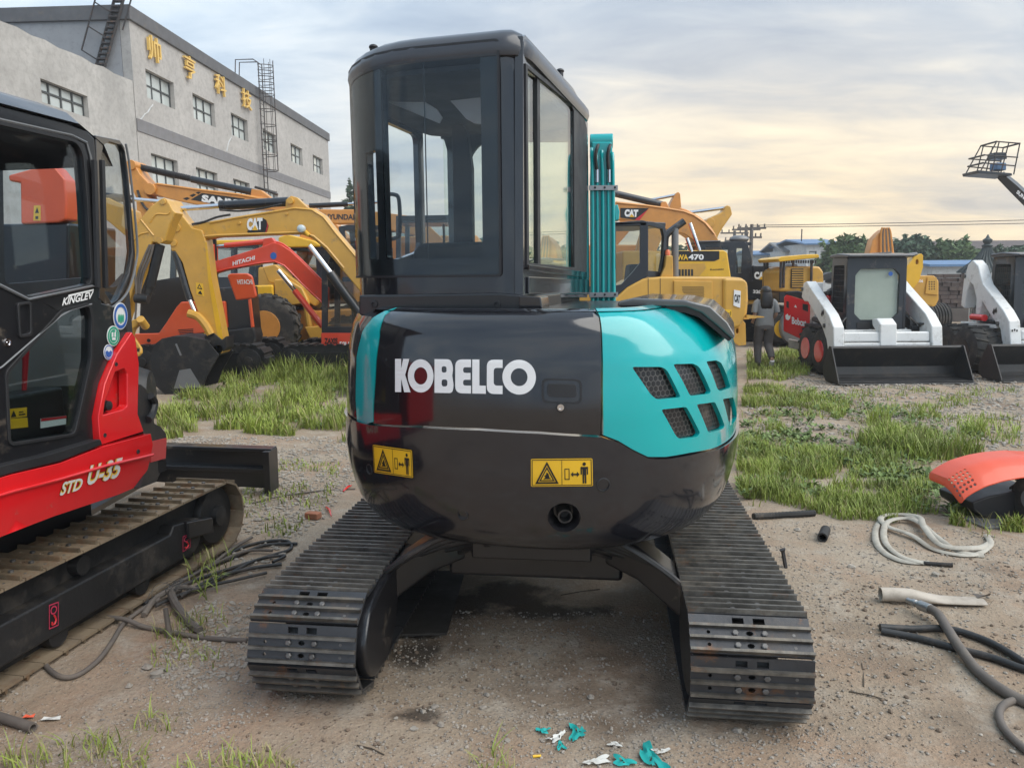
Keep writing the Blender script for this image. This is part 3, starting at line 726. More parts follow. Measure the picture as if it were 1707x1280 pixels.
def shoe_mesh(name, wid, pitch, ribs, mats, gh=.022, rich=True, seg=8):
    mb = MB(); h = pitch * .5; mp = lambda x, y, off=0.0: Vector((x, y, off)); rows = (-pitch * .275, pitch * .03) if len(ribs) > 1 else (-pitch * .1,)
    holes = []
    if rich:
        for y in rows:
            holes += [circ(0, y, .013, .009, 8), circ(-wid * .34, y, .007, .007, 6)]
        holes += [rect(-.056, h - .036, -.016, h - .013), rect(.016, h - .036, .056, h - .013)]
    panel_into(mb, rect(-wid / 2, -h + .001, wid / 2, h - .004), holes, mp, .012)
    mb.mi = 1
    for y in ribs:
        mb.prism([(-wid / 2, y - .0075, -.002), (-wid / 2, y - .005, gh), (-wid / 2, y + .005, gh), (-wid / 2, y + .0075, -.002)], (wid, 0, 0))
    if rich:
        mb.mi = 2
        for y in rows:
            for x in (-.045 if y < 0 else -.05, .045 if y < 0 else .05): mb.lathe((x, y, 0), (0, 0, 1), [(0, .0115), (.008, .0115), (.010, .008)], 6)
            mb.lathe((wid * .36, y, -.002), (0, 0, 1), [(0, .007), (.003, .006)], 6)
    bmesh.ops.recalc_face_normals(mb.bm, faces=mb.bm.faces[:])
    me = bpy.data.meshes.new(name); mb.bm.to_mesh(me); mb.bm.free()
    for m in mats: me.materials.append(MATS[m])
    return me
def lay_shoes(mesh, parent, n, c, fwd, lat, w0, w1, R, start=0.0, lim=None):
    """n shoes round a loop of two straights (w0..w1) and two half circles; c(u,w,z) via fwd/lat vectors"""
    base = wloc(parent); Ls = w1 - w0; tot = 2 * Ls + 2 * pi * R
    for i in range(n):
        d = (i + start) / n * tot
        if d < Ls: w, z, ny, nz = w0 + d, 2 * R, 0, 1
        elif d < Ls + pi * R: a = (d - Ls) / R; w, z, ny, nz = w1 + R * sin(a), R + R * cos(a), sin(a), cos(a)
        elif d < 2 * Ls + pi * R: w, z, ny, nz = w1 - (d - Ls - pi * R), 0, 0, -1
        else: a = (d - 2 * Ls - pi * R) / R; w, z, ny, nz = w0 - R * sin(a), R - R * cos(a), -sin(a), -cos(a)
        nrm = fwd * ny + Vector((0, 0, nz)); tg = lat.cross(nrm) * -1
        if lim and not lim(w, z): continue
        o = link('track_shoe', mesh, parent); p = c + fwd * w + Vector((0, 0, z)) - base
        o.matrix_local = Matrix(((lat.x, tg.x, nrm.x, p.x), (lat.y, tg.y, nrm.y, p.y), (lat.z, tg.z, nrm.z, p.z), (0, 0, 0, 1)))

def warning_sticker(qm, parent, name='warning_sticker', grid=None, simple=False):
    s = panel(name, rnd(rect(0, 0, 1, 1), .04), [], qm, .0, 'yellow_print', parent, grid=grid, off=.003, ang=0)
    B = [{'o': rect(.015, .03, .985, .97), 'h': [rect(.027, .055, .973, .945)]}, rect(.498, .06, .506, .94),
         {'o': [(.07, .10), (.45, .10), (.26, .90)], 'h': [[(.115, .165), (.405, .165), (.26, .77)]]},
         {'o': [(.135, .195), (.385, .195), (.26, .71)], 'h': [[(.165, .235), (.355, .235), (.26, .63)]]},
         [(.20, .27), (.33, .27), (.30, .33), (.285, .46), (.255, .52), (.245, .42), (.215, .40), (.235, .33)],
         {'o': rect(.545, .24, .625, .64), 'h': [rect(.557, .27, .613, .61)]},
         [(.645, .43), (.685, .53), (.685, .46), (.745, .46), (.745, .53), (.785, .43), (.745, .33), (.745, .40), (.685, .40), (.685, .33)],
         circ(.865, .80, .028, .065, 10), rnd([(.805, .70), (.925, .70), (.925, .42), (.905, .42), (.905, .62), (.895, .62), (.895, .10), (.87, .10), (.87, .40), (.86, .40), (.86, .10), (.835, .10), (.835, .62), (.825, .62), (.825, .42), (.805, .42)], .01)]
    flat(B, qm, 'black_print', parent, 'warning_pictogram', .0045, grid); return s

def teal_excavator():
    T = thing('excavator', 'large dark grey and teal compact excavator in the middle seen from behind', 'excavator', (KS.x, KS.y, 0))
    # ---- undercarriage
    LT, LP = .415, 33; Rn = .188; w0, w1 = 2.72, 4.56
    me = shoe_mesh('track_shoe', LT, (2 * (w1 - w0) + 2 * pi * Rn) / LP, (-.063, -.018, .026), ('shoe_steel', 'grouser_edge', 'bolt_steel'), .0165)
    for side, uc in ((-1, -1.108), (1, .508)):
        c = M(uc, 0, 0); c.z = .024
        mb = MB(); R2 = Rn - .024
        prof = [(w0 - R2 * sin(a), Rn - R2 * cos(a)) for a in np.linspace(0, pi, 13)] + [(w1 + R2 * sin(a), Rn + R2 * cos(a)) for a in np.linspace(0, pi, 13)]
        mb.prism([M(uc - .075, w, z + .024) for w, z in prof], TR_ * .15)
        ch = mb.build('track', 'black_dirty', T, ang=30)
        lay_shoes(me, ch, LP, c, TF, TR_, w0, w1, Rn, .35 if side < 0 else .1)
        ui = uc - side * (LT / 2 - .05)      # inner face
        mb = MB(); pr = rnd([(2.62, .30), (2.56, .20), (2.62, .09), (2.9, .07), (4.5, .07), (4.7, .2), (4.5, .33), (3.1, .36), (2.9, .40), (2.75, .40)], .04)
        mb.prism([M(uc - .10, w, z) for w, z in pr], TR_ * .20); mb.build('track_frame', 'black_paint', T, .008)
        us = uc - side * (LT / 2 - .02)
        mb = MB(); n = 28
        pr = rnd([(2.56, .25), (2.585, .14), (2.66, .075), (2.84, .07), (2.97, .14), (3.02, .27), (3.30, .33), (3.30, .395), (2.82, .395), (2.63, .355)], .06)
        mb.prism([M(us - side * .0, w, z) for w, z in pr], TR_ * (-side * (.05 if side < 0 else .015))); dr = mb.build('drive_cover', 'black_paint', T, .012)
    mb = MB(); mb.prism([M(-.68, 3.15, .30), M(.08, 3.15, .30), M(.08, 4.15, .30), M(-.68, 4.15, .30)], (0, 0, .22)); mb.build('car_body', 'black_paint', T, .02)
    for sx in (-1, 1):
        for w, wt in ((3.25, 2.98), (4.05, 4.3)):
            e = -.3 + sx * .70; s_ = -.3 + sx * .30
            a = [M(s_, w - .10, .38), M(s_, w + .13, .38), M(s_, w + .13, .52), M(s_, w - .10, .52)]; b = [M(e, wt - .06, .17), M(e, wt + .14, .17), M(e, wt + .14, .33), M(e, wt - .06, .33)]
            m2 = [p.lerp(q, .35) + Vector((0, 0, .035)) for p, q in zip(a, b)]
            mb = MB(); mb.loft([a, m2, b]); mb.build('frame_leg', 'black_paint', T, .015, ang=40)
        for k in range(5):
            mb = MB(); o = k * .05
            mb.tube(smooth_path([M(-.3 + sx * (.10 + o * .3), 3.02 - o * .2, .56 - o * .2), M(-.3 + sx * (.30 + o * .2), 2.95 + o, .57 - o * .8), M(-.3 + sx * .52, 2.92 + o * 1.4, .46 - o * .5), M(-.3 + sx * .69, 2.95 + o * 1.6, .30 - o * .3)]), .0135, 7)
            mb.build('hose', 'hose_black', T)
    mb = MB(); mb.prism([M(-.55, 3.0, .44), M(-.05, 3.0, .44), M(-.05, 4.0, .44), M(-.55, 4.0, .44)], (0, 0, .12)); mb.build('slew_base', 'black_paint', T, .01)
    mb = MB(); mb.lathe(M(-.3, 3.64, .50), (0, 0, 1), [(0, .42), (.10, .42), (.10, .36), (.14, .36)], 40); mb.build('slew_ring', 'black_dirty', T)
    mb = MB(); pr = [(5.38, .03), (5.42, .02), (5.46, .22), (5.42, .42), (5.38, .42), (5.40, .22)]
    mb.prism([M(-1.33, w, z) for w, z in pr], TR_ * 2.05); mb.build('dozer_blade', 'black_paint', T, .006)
    for u in (-.6, 0.0):
        mb = MB(); mb.tube([M(u, 4.1, .32), M(u, 5.4, .24)], .05, 6); mb.build('blade_arm', 'black_paint', T)
    # ---- upper body skin
    a_, b_, n_ = .885, .985, 2.35; th = np.linspace(-pi, 0, 121)
    px_ = a_ * np.sign(np.cos(th)) * np.abs(np.cos(th)) ** (2 / n_); py_ = -b_ * np.abs(np.sin(th)) ** (2 / n_)
    pts = [(-a_, y) for y in np.linspace(.75, .04, 10)] + list(zip(px_, py_)) + [(a_, y) for y in np.linspace(.04, .75, 10)]
    PC = Curve2(pts, 70)
    PZ = np.array([(.555, .25), (.56, .18), (.575, .135), (.60, .10), (.65, .06), (.72, .035), (.80, .015), (.9, .003), (1.0, 0), (1.10, .0), (1.30, .015), (1.40, .035), (1.45, .06), (1.475, .09), (1.485, .13)])
    def inset(t, z):
        s = min(1, max(0, (t - .50) / .45)); s = s * s * (3 - 2 * s); k = max(0, (z - 1.20) / .285)
        return float(np.interp(z, PZ[:, 0], PZ[:, 1])) + s * .13 * k ** 2.2
    def skin(t, z, off=0.0): x, y = PC(t, off - inset(t, z)); return K(x, y, z)
    SK = Surf(skin, (-1.9, 1.9), (.56, 1.484)); H = SK.hit
    hp = lambda pts: [H(*q) for q in pts]
    tl, tr = -1.95, 1.85
    top = hp([(622, 708), (700, 712), (800, 716.5), (900, 722), (1003, 728), (1030, 737), (1055, 752), (1080, 764), (1110, 764), (1150, 757), (1190, 749)])
    zc = lambda t, z: (t, z)
    cw = [(tl, .5555), (tr, .5555), (tr, top[-1][1]), ] + top[::-1] + [(H(598, 718)[0], top[0][1] - .004), (tl, top[0][1] - .01)]
    ex = H(940, 858); plugs = [H(621, 781), H(1004, 806), H(774, 856)]
    o = panel('counterweight', cw, [circ(ex[0], ex[1], .058, .052, 24)], skin, .04, 'kob_grey', T, grid=(.035, .03), bevel=.016, off=.013)
    mb = MB(); ring = [[skin(t, .556, -.01) for t in np.linspace(tl, tr, 60)]]
    mb.faces(ring[0], [tuple(range(60))]); mb.build('underside', 'black_paint', T, ang=0)
    e0 = skin(*ex, .013); en = (skin(ex[0], ex[1], 1) - e0).normalized()
    mb = MB(); mb.lathe(e0, -en, [(-.002, .0605), (.012, .055), (.045, .042), (.07, .036), (.072, .001)], 24, False); q = mb.build('exhaust_recess', 'black_paint', T)
    mb = MB(); mb.lathe(e0 - en * .065, (en + Vector((.08, 0, -.10))).normalized(), [(0, .027), (.055, .027), (.055, .021), (.01, .021), (.0, .001)], 18); mb.build('exhaust_pipe', 'black_dirty', q)
    for k, (pt, r) in enumerate(zip(plugs, (.022, .026, .021))):
        p0 = skin(*pt, .013); nn = (skin(pt[0], pt[1], 1) - p0).normalized(); mb = MB()
        mb.lathe(p0 - nn * .006, nn, [(0, r), (.009, r), (.010, r * .86), (.004, r * .80), (.003, .001)], 20); mb.build('plug', 'black_plastic', T)
    # hood, strips and side panels
    gl = .006
    strip_l = hp([(642, 523), (621, 530), (604, 553), (594.5, 594), (593, 640), (593.5, 680), (596, 711)]); strip_r = hp([(622, 703), (625.5, 623), (632, 561), (642, 523)])
    zt = 1.4845; strip_l[0] = (strip_l[0][0], zt); strip_r[-1] = (strip_r[-1][0] , zt)
    hl = [(t + gl, z) for t, z in strip_r[::-1]]; hl[0] = (hl[0][0], zt)
    hb = [(t, z + gl) for t, z in top[:5]]
    st_r = H(1002, 620)[0]
    hood = hl[:-1] + [(hb[0][0] + gl, hb[0][1])] + hb[1:-1] + [(H(1001, 700)[0], hb[-1][1]), (st_r, 1.2), (H(1000, 540)[0], zt)]
    hd = panel('engine_hood', hood, [], skin, .02, 'kob_dark', T, grid=(.035, .03), bevel=.006)
    panel('trim_strip', strip_l + strip_r[:-1] , [], skin, .022, 'teal', T, grid=(.03, .03), bevel=.006)
    lp = [(tl, top[0][1]), (strip_l[-1][0] - gl, top[0][1])] + [(t - gl, z) for t, z in strip_l[::-1][1:]] + [(tl, zt)]
    panel('side_panel', lp, [], skin, .02, 'kob_dark', T, grid=(.05, .04), bevel=.005)
    GH = [[(1053, 611.5), (1103, 611.5), (1112, 617), (1135, 662), (1095, 666), (1085, 658)], [(1122, 607), (1155, 606), (1165, 611), (1185, 652), (1183, 656), (1150.5, 660)],
          [(1177, 602.5), (1193.5, 600.5), (1202, 604.5), (1218, 645.5), (1200, 652), (1195.6, 647.6)], [(1102, 682.5), (1144, 678), (1167, 721.5), (1163, 727.6), (1132, 731.7), (1126, 725.5)],
          [(1161, 674), (1191.5, 670), (1208, 709), (1206, 714), (1181, 721.4)], [(1204.6, 665), (1222, 662), (1228.4, 701), (1216, 710)]]
    GHp = [rnd(hp(h), .012, 3) for h in GH]
    bt = [(t, z + gl) for t, z in top[4:]]
    tp = [(bt[0][0] + gl, bt[0][1])] + bt[1:] + [(tr, bt[-1][1]), (tr, 1.46), (1.0, zt), (H(1000, 540)[0] + gl, zt), (st_r + gl, 1.2)]
    tq = panel('grille_panel', tp, GHp, skin, .02, 'teal', T, grid=(.026, .026), bevel=.005)
    ax = [q for h in GHp for q in h]; panel('grille_backing', rect(min(q[0] for q in ax) - .06, min(q[1] for q in ax) - .05, max(q[0] for q in ax) + .35, max(q[1] for q in ax) + .05), [], lambda t, z, o=0.0: skin(t, z, o - .028), .003, 'black_paint', tq, grid=(.04, .04))
    for hpz, hpx in zip(GHp, GH):
        pass
        mb = MB(); x0 = min(q[0] for q in hpz); x1 = max(q[0] for q in hpz); y0 = min(q[1] for q in hpz); y1 = max(q[1] for q in hpz); r = .0125; wv = .0013; row = 0; y = y0
        while y < y1 + r:
            x = x0 + (r * .866 if row % 2 else 0)
            while x < x1 + r:
                V = [(x + r * cos(pi / 6 + k * pi / 3), y + r * sin(pi / 6 + k * pi / 3)) for k in range(6)]
                for k in (0, 1, 5):
                    p, q = V[k], V[(k + 1) % 6]
                    if inside(((p[0] + q[0]) / 2, (p[1] + q[1]) / 2), hpz):
                        d = Vector((q[1] - p[1], p[0] - q[0])).normalized() * wv
                        mb.faces([skin(p[0] + d.x, p[1] + d.y, -.018), skin(q[0] + d.x, q[1] + d.y, -.018), skin(q[0] - d.x, q[1] - d.y, -.018), skin(p[0] - d.x, p[1] - d.y, -.018)], [(0, 1, 2, 3)])
                x += r * 1.732
            y += r * 1.5; row += 1
        g = mb.build('grille_mesh', 'bolt_steel', tq, ang=0); g['kind'] = 'stuff'
    mb = MB(); ring = [skin(t, 1.475, -.004) for t in np.linspace(tl, tr, 50)]; mb.faces(ring, [tuple(range(50))]); mb.build('deck', 'black_paint', T, ang=0)
    # brand lettering
    x571 = lambda L: [(x / 571, y / 140) for x, y in L]
    LQ = quadmap([(659.2, 653.2), (893.5, 657.8), (893.5, 599.6), (659.2, 597.6)], H, skin)
    letters = [([(0, 0), (25, 0), (25, 56), (37, 0), (63, 0), (41, 72), (58, 139), (33, 139), (25, 98), (25, 139), (0, 139)], []),
               (circ(104, 69, 52, 69, 36), [circ(104, 69, 27, 36, 26)]),
               (rnd([(160, 0), (232, 0), (238, 30), (232, 72), (236, 105), (226, 139), (160, 139)], [0, 34, 30, 4, 24, 34, 0], 5), [rnd(rect(189, 84, 209, 110), 9), rnd(rect(189, 27, 212, 56), 10)]),
               (rnd([(244, 0), (308, 0), (308, 32), (276, 32), (276, 56), (306, 56), (306, 84), (276, 84), (276, 107), (308, 107), (308, 139), (244, 139)], [44, 0, 0, 10, 10, 0, 0, 10, 10, 0, 0, 44], 5), []),
               ([(313, 0), (368, 0), (368, 33), (342, 33), (342, 139), (313, 139)], []),
               (rnd([(372, 0), (436, 0), (436, 34), (400, 34), (400, 106), (436, 106), (436, 139), (372, 139)], [30, 0, 0, 14, 14, 0, 0, 30], 5), []),
               (circ(503, 69.5, 68, 70, 40), [circ(503, 69.5, 34, 36, 28)])]
    mb = MB()
    for o, h in letters: panel_into(mb, x571(o), [x571(q) for q in h], LQ, 0, (.012, .12), .0022)
    mb.build('brand_lettering', 'white_print', hd, ang=0)
    # latch and lock
    LT_ = lambda P_, e=0.0: quadmap(P_, H, lambda t, z, o=0.0: skin(t, z, o + e))
    q = LT_([(903, 674), (970, 676), (970, 632), (903, 630)])
    flat([{'o': rnd(rect(0, .05, 1, 1), .2), 'h': [rnd(rect(.05, .12, .95, .93), .18)]}], q, 'black_plastic', hd, 'latch_surround', .003, th=.006)
    panel('latch', rnd(rect(.14, .30, .86, .80), .12), [], q, .012, 'black_plastic', hd, bevel=.002, off=.004)
    pt = H(934.5, 678.5); p0 = skin(*pt, 0); nn = (skin(pt[0], pt[1], 1) - p0).normalized()
    mb = MB(); mb.lathe(p0, nn, [(0, .018), (.005, .018), (.006, .012)], 20); lk = mb.build('lock_seat', 'black_plastic', hd)
    mb = MB(); mb.lathe(p0 + nn * .004, nn, [(0, .0125), (.007, .012), (.007, .006), (.005, .005)], 18); mb.build('lock_cylinder', 'chrome', lk)
    o = warning_sticker(LT_([(629.5, 786), (693, 795), (691, 749), (627, 740)], .013), T, grid=(.1, .2)); o['label'] = 'yellow warning sticker wrapped round the left corner'
    o = warning_sticker(LT_([(886, 809), (987, 808), (986, 762), (886, 763)], .013), T, grid=(.1, .2)); o['label'] = 'yellow warning sticker facing straight back'
    # grey top cover over the engine
    CP = Plane(K(0, -.45, 0), 106)
    slab('engine_cover', CP, [(1028, 511), (1031, 502), (1055, 497), (1139.5, 500), (1183, 510), (1213, 538), (1226, 560), (1222, 567), (1196, 544), (1169, 521.5), (1143, 511.5)], 'cover_grey', T, .0, -.8, .012)
    slab('cover_gasket', CP, [(1030, 522), (1034, 510), (1143, 511), (1168, 521), (1195, 543), (1220, 566), (1214, 570), (1190, 550), (1165, 530), (1140, 522)], 'black_paint', T, -.02, -.75, .003)
    # ---- cab
    cabp = [(.06, .66)] + [(.06, y) for y in np.linspace(.55, -.54, 12)] + [(.052, -.60), (.028, -.635), (-.02, -.65)] + [(x, -.65) for x in np.linspace(-.06, -.38, 8)] + [(-.46, -.642), (-.55, -.615), (-.63, -.565), (-.71, -.49), (-.775, -.40), (-.83, -.28), (-.86, -.15), (-.875, 0), (-.88, .15)] + [(-.88, y) for y in np.linspace(.25, .58, 4)] + [(-.86, .66), (-.80, .715), (-.72, .73)] + [(x, .73) for x in np.linspace(-.6, -.05, 6)] + [(.01, .725), (.045, .70)]
    rear_i = 15; CC = Curve2([(x, y) for x, y in cabp[::-1]], len(cabp) - 1 - rear_i)
    n_c = len(cabp); loop = lambda off, z: [K(*Curve2(cabp[::-1] , 0)(Curve2(cabp[::-1], 0).L[i], off), z) for i in range(n_c)]
    cskin = lambda s, z, off=0.0: K(*CC(s, off), z)
    SC_ = Surf(cskin, (-1.6, .12), (1.5, 2.5)); HC_ = SC_.hit
    s_l = float(CC.L[[i for i, q in enumerate(cabp[::-1]) if abs(q[0] + .88) < 1e-6 and abs(q[1] - .58) < 1e-3][0]])
    s_r = float(CC.L[-1]) - .0; s_rc = HC_(868, 400)[0]
    z0, z1 = 1.475, 2.44
    wl, wr = HC_(641, 300)[0], HC_(804, 300)[0]; wt = HC_(720, 88)[1]; wb = HC_(720, 431)[1]
    sx = float(CC.L[np.argmin([abs(q[0] + .775) + abs(q[1] + .40) for q in cabp[::-1]])])
    cab = panel('cab', [(s_l, z0), (s_rc + .06, z0), (s_rc + .06, z1), (s_l, z1)], [rnd(rect(wl, wb, wr, wt), .02), rnd([(s_l + .08, 1.75), (sx - .16, 1.62), (sx - .10, 2.0), (sx - .18, 2.38), (s_l + .08, 2.38)], .05), rnd(rect(wl - .13, wb, wl - .045, 2.12), .01)], cskin, .03, 'kob_grey', T, grid=(.06, .12), bevel=.004)
    gz0, gz1 = HC_(720, 460)[1], HC_(720, 80)[1]; gl_, gr_ = sx - .06, HC_(833, 300)[0]
    panel('rear_window', rnd(rect(gl_, gz0, gr_, gz1), .015), [], cskin, .006, 'glass_tint', cab, grid=(.05, .12), off=.015)
    panel('window_seal', rnd(rect(gl_ - .006, gz0 - .006, gr_ + .006, gz1 + .006), .018), [rnd(rect(gl_ + .003, gz0 + .003, gr_ - .003, gz1 - .003), .014)], cskin, .012, 'black_plastic', cab, grid=(.05, .12), off=.017)
    panel('glass_border', rnd(rect(gl_, gz0, gr_, gz1), .015), [rnd(rect(wl, wb, wr, wt), .015), rnd(rect(wl - .13, wb, wl - .045, 2.12), .01)], cskin, .0, 'black_print', cab, grid=(.05, .12), off=.006)
    xs = HC_(708, 200)[0]; panel('glass_joint', rect(xs - .002, wb, xs + .002, wt + .02), [], cskin, .003, 'black_print', cab, off=-.0005)
    WP = Plane(K(.06, 0, 0), 16)
    fr = [(872, 60), (876, 58), (955, 146), (975, 183), (980, 205), (983, 462), (979, 496), (872, 497)]
    win = [(876.5, 111), (931, 155), (952, 172), (957, 184), (958.5, 450), (879, 441)]
    sf = slab('side_frame', WP, fr, 'kob_grey', T, .0, -.035, .004, [win])
    slab('window_seal', WP, [(874.5, 106), (932, 150), (955, 168), (972, 196), (977, 215), (976, 456), (876.5, 446)], 'black_plastic', sf, .006, -.004, .002, [[(877.5, 115), (931, 159), (951, 175), (955, 186), (956, 446), (880, 438.5)]])
    slab('sliding_window', WP, [(877, 113), (899, 131), (900, 442), (879, 439)], 'glass_mirror', sf, -.012, -.018, 0)
    slab('sliding_window', WP, [(897, 129), (931, 158), (951, 174), (956, 186), (957, 447), (898.5, 442)], 'glass_mirror', sf, -.004, -.010, 0)
    slab('window_rail', WP, [(896.5, 129), (901, 133), (902, 443), (897.5, 442)], 'black_plastic', sf, -.002, -.02, 0)
    slab('sill_rail', WP, [(876.5, 441), (977, 454), (978, 464), (877, 450)], 'kob_grey', sf, .014, .0, .003)
    slab('lower_panel', WP, [(878, 461), (980, 466), (980, 491), (878, 490)], 'kob_grey', sf, .010, .0, .004)
    mb = MB(); rings = [loop(o, z) for o, z in ((-.02, 2.425), (.012, 2.43), (.020, 2.455), (.016, 2.485), (-.005, 2.515), (-.04, 2.535), (-.12, 2.548), (-.25, 2.553))]; mb.loft(rings); mb.build('roof', 'roof_grey', T, ang=40)
    mb = MB(); rings = [loop(o, z) for o, z in ((-.04, 2.40), (-.04, 2.42))]; mb.loft(rings); mb.build('headliner', 'liner', T)
    mb = MB(); mb.loft([loop(-.03, 1.46), loop(-.03, 1.50)]); mb.build('cab_floor', 'black_plastic', T)
    FP = Plane(K(0, .72, 0), 106)
    fw = lambda pts, r=.03: rnd(FP.poly(pts), r)
    xa = lambda x: (K(x, .72, 0) - FP.p).dot(FP.d)
    lo, hi = min(xa(-.80), xa(.02)), max(xa(-.80), xa(.02))
    holesF = [fw([(648, 228), (668, 238), (724, 252), (728, 452), (648, 452)]), fw([(733, 232), (739, 230), (745, 250), (749, 452), (740, 452)], .01), fw([(779, 290), (784, 258), (798, 240), (835, 236), (962, 236), (966, 452), (782, 452)])]
    ff = panel('front_frame', rect(lo, 1.48, hi, 2.44), holesF, FP, .04, 'black_plastic', T, bevel=.004)
    panel('windscreen', rect(lo + .02, 1.5, hi - .02, 2.42), [], FP, .006, 'glass_clear', ff, off=.012)
    # interior
    mb = MB(); mb.box((0, 0, 0), (.44, .46, .12)); mb.bm.transform(Matrix.Translation(K(-.38, .0, 1.60)) @ Matrix.Rotation(-KA, 4, 'Z')); st = mb.build('seat', 'seat_fabric', T, .04, seg=3)
    mb = MB(); rb = [(-.20, 1.62), (.20, 1.62), (.21, 1.72), (.17, 1.76), (-.17, 1.76), (-.21, 1.72)]
    mb.prism([K(-.38 + x, -.24, z) for x, z in rb], KF * .10); mb.build('backrest', 'seat_fabric', st, .03, seg=3)
    for x in (-.66, -.08):
        mb = MB(); mb.prism([K(x - .07, -.25, 1.50), K(x + .07, -.25, 1.50), K(x + .07, .30, 1.50), K(x - .07, .30, 1.50)], (0, 0, .16)); mb.build('console', 'black_plastic', T, .02)
    mb = MB(); q0 = FP.at(800, 425, .25); q1 = FP.at(797, 303, .25); mb.tube([q0, q1], [.009, .009], 7); mb.tube([q1, q1 + Vector((0, 0, .05))], .015, 7); mb.build('control_lever', 'black_plastic', T)
    mb = MB(); mb.tube(smooth_path([FP.at(*q, .05) for q in ((648, 326), (663, 326), (671, 336), (672, 388), (664, 398), (648, 400))]), .012, 7); mb.build('grab_handle', 'black_plastic', T)
    slab('painted_sky', Plane(K(0, -.40, 0), 106), [(750, 168), (803, 162), (806, 208), (790, 206), (776, 198), (766, 186)], 'pale_sky_and_blind', T, 0, -.012, .003)  # pale panel painting bright sky seen through the front upper window
    slab('painted_sky_left', Plane(K(0, -.42, 0), 106), [(646, 170), (708, 170), (728, 182), (737, 196), (732, 206)], 'pale_sky_and_blind', T, 0, -.012, .003)  # second pale panel in place of bright sky beyond the cab
    PB = Plane(K(0, .40, 0), 106)
    slab('instrument_panel', PB, [(752, 210), (762, 196), (778, 220), (786, 280), (788, 455), (757, 455), (754, 300)], 'black_plastic', T, 0, -.05, .01)
    # plinth under the cab
    RP = Plane(K(0, -.66, 0), 106)
    pl = slab('cab_plinth', RP, [(600, 492), (660, 491), (830, 488), (872, 492), (880, 494), (883, 522), (600, 525)], 'black_paint', T, .012, -.6, .008)
    slab('mount_bracket', RP, [(868, 493), (904, 495), (907, 514), (868, 519)], 'kob_dark', pl, .03, -.1, .004)
    for u in (626, 830):
        p = RP.at(u, 507, .012); mb = MB(); mb.lathe(p, RP.n, [(0, .016), (.006, .016), (.007, .009), (.002, .008)], 14); mb.build('bolt', 'black_plastic', pl)
    slab('step_plate', Plane(K(0, -.1, 0), 106), [(925, 510), (1034, 508), (1040, 514), (925, 515)], 'black_paint', T, 0, -.3, .002)
    for u, v, x, y in ((631, 68, -.66, -.42), (948, 134, .02, .2)):
        mb = MB(); mb.cyl(K(x, y, 2.51), K(x, y, 2.575), .016, 10); mb.ball(K(x, y, 2.578), (.02, .02, .012)); mb.build('roof_lamp', 'black_plastic', T)
    # ---- boom standing folded beside the cab
    ba = radians(6.7); bf = Vector((sin(ba), cos(ba), 0)); BP = Plane(K(.13, .86, 0), 96.7)
    bm_ = slab('boom', BP, [(986, 236), (1020, 236), (1024, 300), (1027, 515), (1027, 620), (984, 620), (984, 515), (983, 300)], 'teal', T, 0, -.16, .010)
    for k, u in enumerate((987.5, 995.5, 1004.5, 1013.5, 1022)):
        mb = MB(); mb.tube(smooth_path([BP.at(u + .6, 505, .014), BP.at(u + .5, 420, .016), BP.at(u, 320, .016), BP.at(u - .8, 262 + 3 * (k % 3), .016), BP.at(u - 1.5, 248 + 2 * k, -.004)], 4), .0085 if k % 2 else .0105, 8); mb.build('hydraulic_pipe', 'teal', bm_)
    for u in (993, 1013):
        mb = MB(); mb.tube(smooth_path([BP.at(u + 2, 288, .02), BP.at(u, 262, .03), BP.at(u + 3, 246, .02), BP.at(u + 6, 238, -.05)], 5), .0095, 8); mb.build('hose', 'hose_black', bm_)
        mb = MB(); mb.cyl(BP.at(u + 2, 305, .02), BP.at(u + 2, 284, .02), .0115, 8); mb.build('hose_fitting', 'chrome', bm_)
    for v in (314, 491):
        mb = MB(); panel_into(mb, BP.poly([(982, v - 3.5), (1030, v - 4), (1030, v + 4), (982, v + 4.5)]), [], BP, .014, None, .034); cl = mb.build('pipe_clamp', 'steel', bm_, .002)
        for u in (992, 1008, 1025):
            mb = MB(); mb.lathe(BP.at(u, v, .034), BP.n, [(0, .007), (.005, .006)], 6); mb.build('bolt', 'black_plastic', cl)
    mb = MB(); mb.cyl(BP.at(983, 234, -.05), BP.at(1022, 233, -.05), .042, 18); mb.build('pivot_boss', 'teal', bm_, .006)
    slab('pivot_lug', BP, [(984, 262), (984, 226), (990, 223), (1016, 223), (1021, 228), (1021, 262)], 'teal', bm_, -.02, -.10, .008)
    slab('side_lug', BP, [(1024, 342), (1030, 340), (1033, 352), (1032, 366), (1026, 368)], 'teal', bm_, -.02, -.12, .006)
    tp_ = BP.at(1002, 240, -.08); e1 = tp_ + bf * .9 + Vector((0, 0, -.12)); rt = Vector((bf.y, -bf.x, 0)) * .065
    def beam(name, a, b, h0, h1, m='teal', parent=T, rt=rt):
        d = (b - a).normalized(); up = rt.normalized().cross(d); mb = MB()
        mb.loft([[a - rt - up * h0, a + rt - up * h0, a + rt + up * h0, a - rt + up * h0], [b - rt - up * h1, b + rt - up * h1, b + rt + up * h1, b - rt + up * h1]]); return mb.build(name, m, parent, .008)
    beam('boom_front', tp_, e1, .07, .06); e2 = e1 + bf * .35 + Vector((0, 0, -1.25)); beam('arm', e1 + Vector((0, 0, .08)), e2, .09, .05)
    bs = BP.at(1004, 600, -.08); bs.z = .75; mb = MB(); mb.box(bs, (.24, .3, .35), Matrix.Rotation(-ba, 3, 'Z')); mb.build('swing_bracket', 'kob_dark', T, .02)
    mb = MB(); c = e2; prof = [(-.05, .05), (.12, .02), (.30, -.12), (.34, -.34), (.22, -.52), (-.05, -.56), (-.12, -.50), (.10, -.44), (.2, -.3), (.16, -.12)]
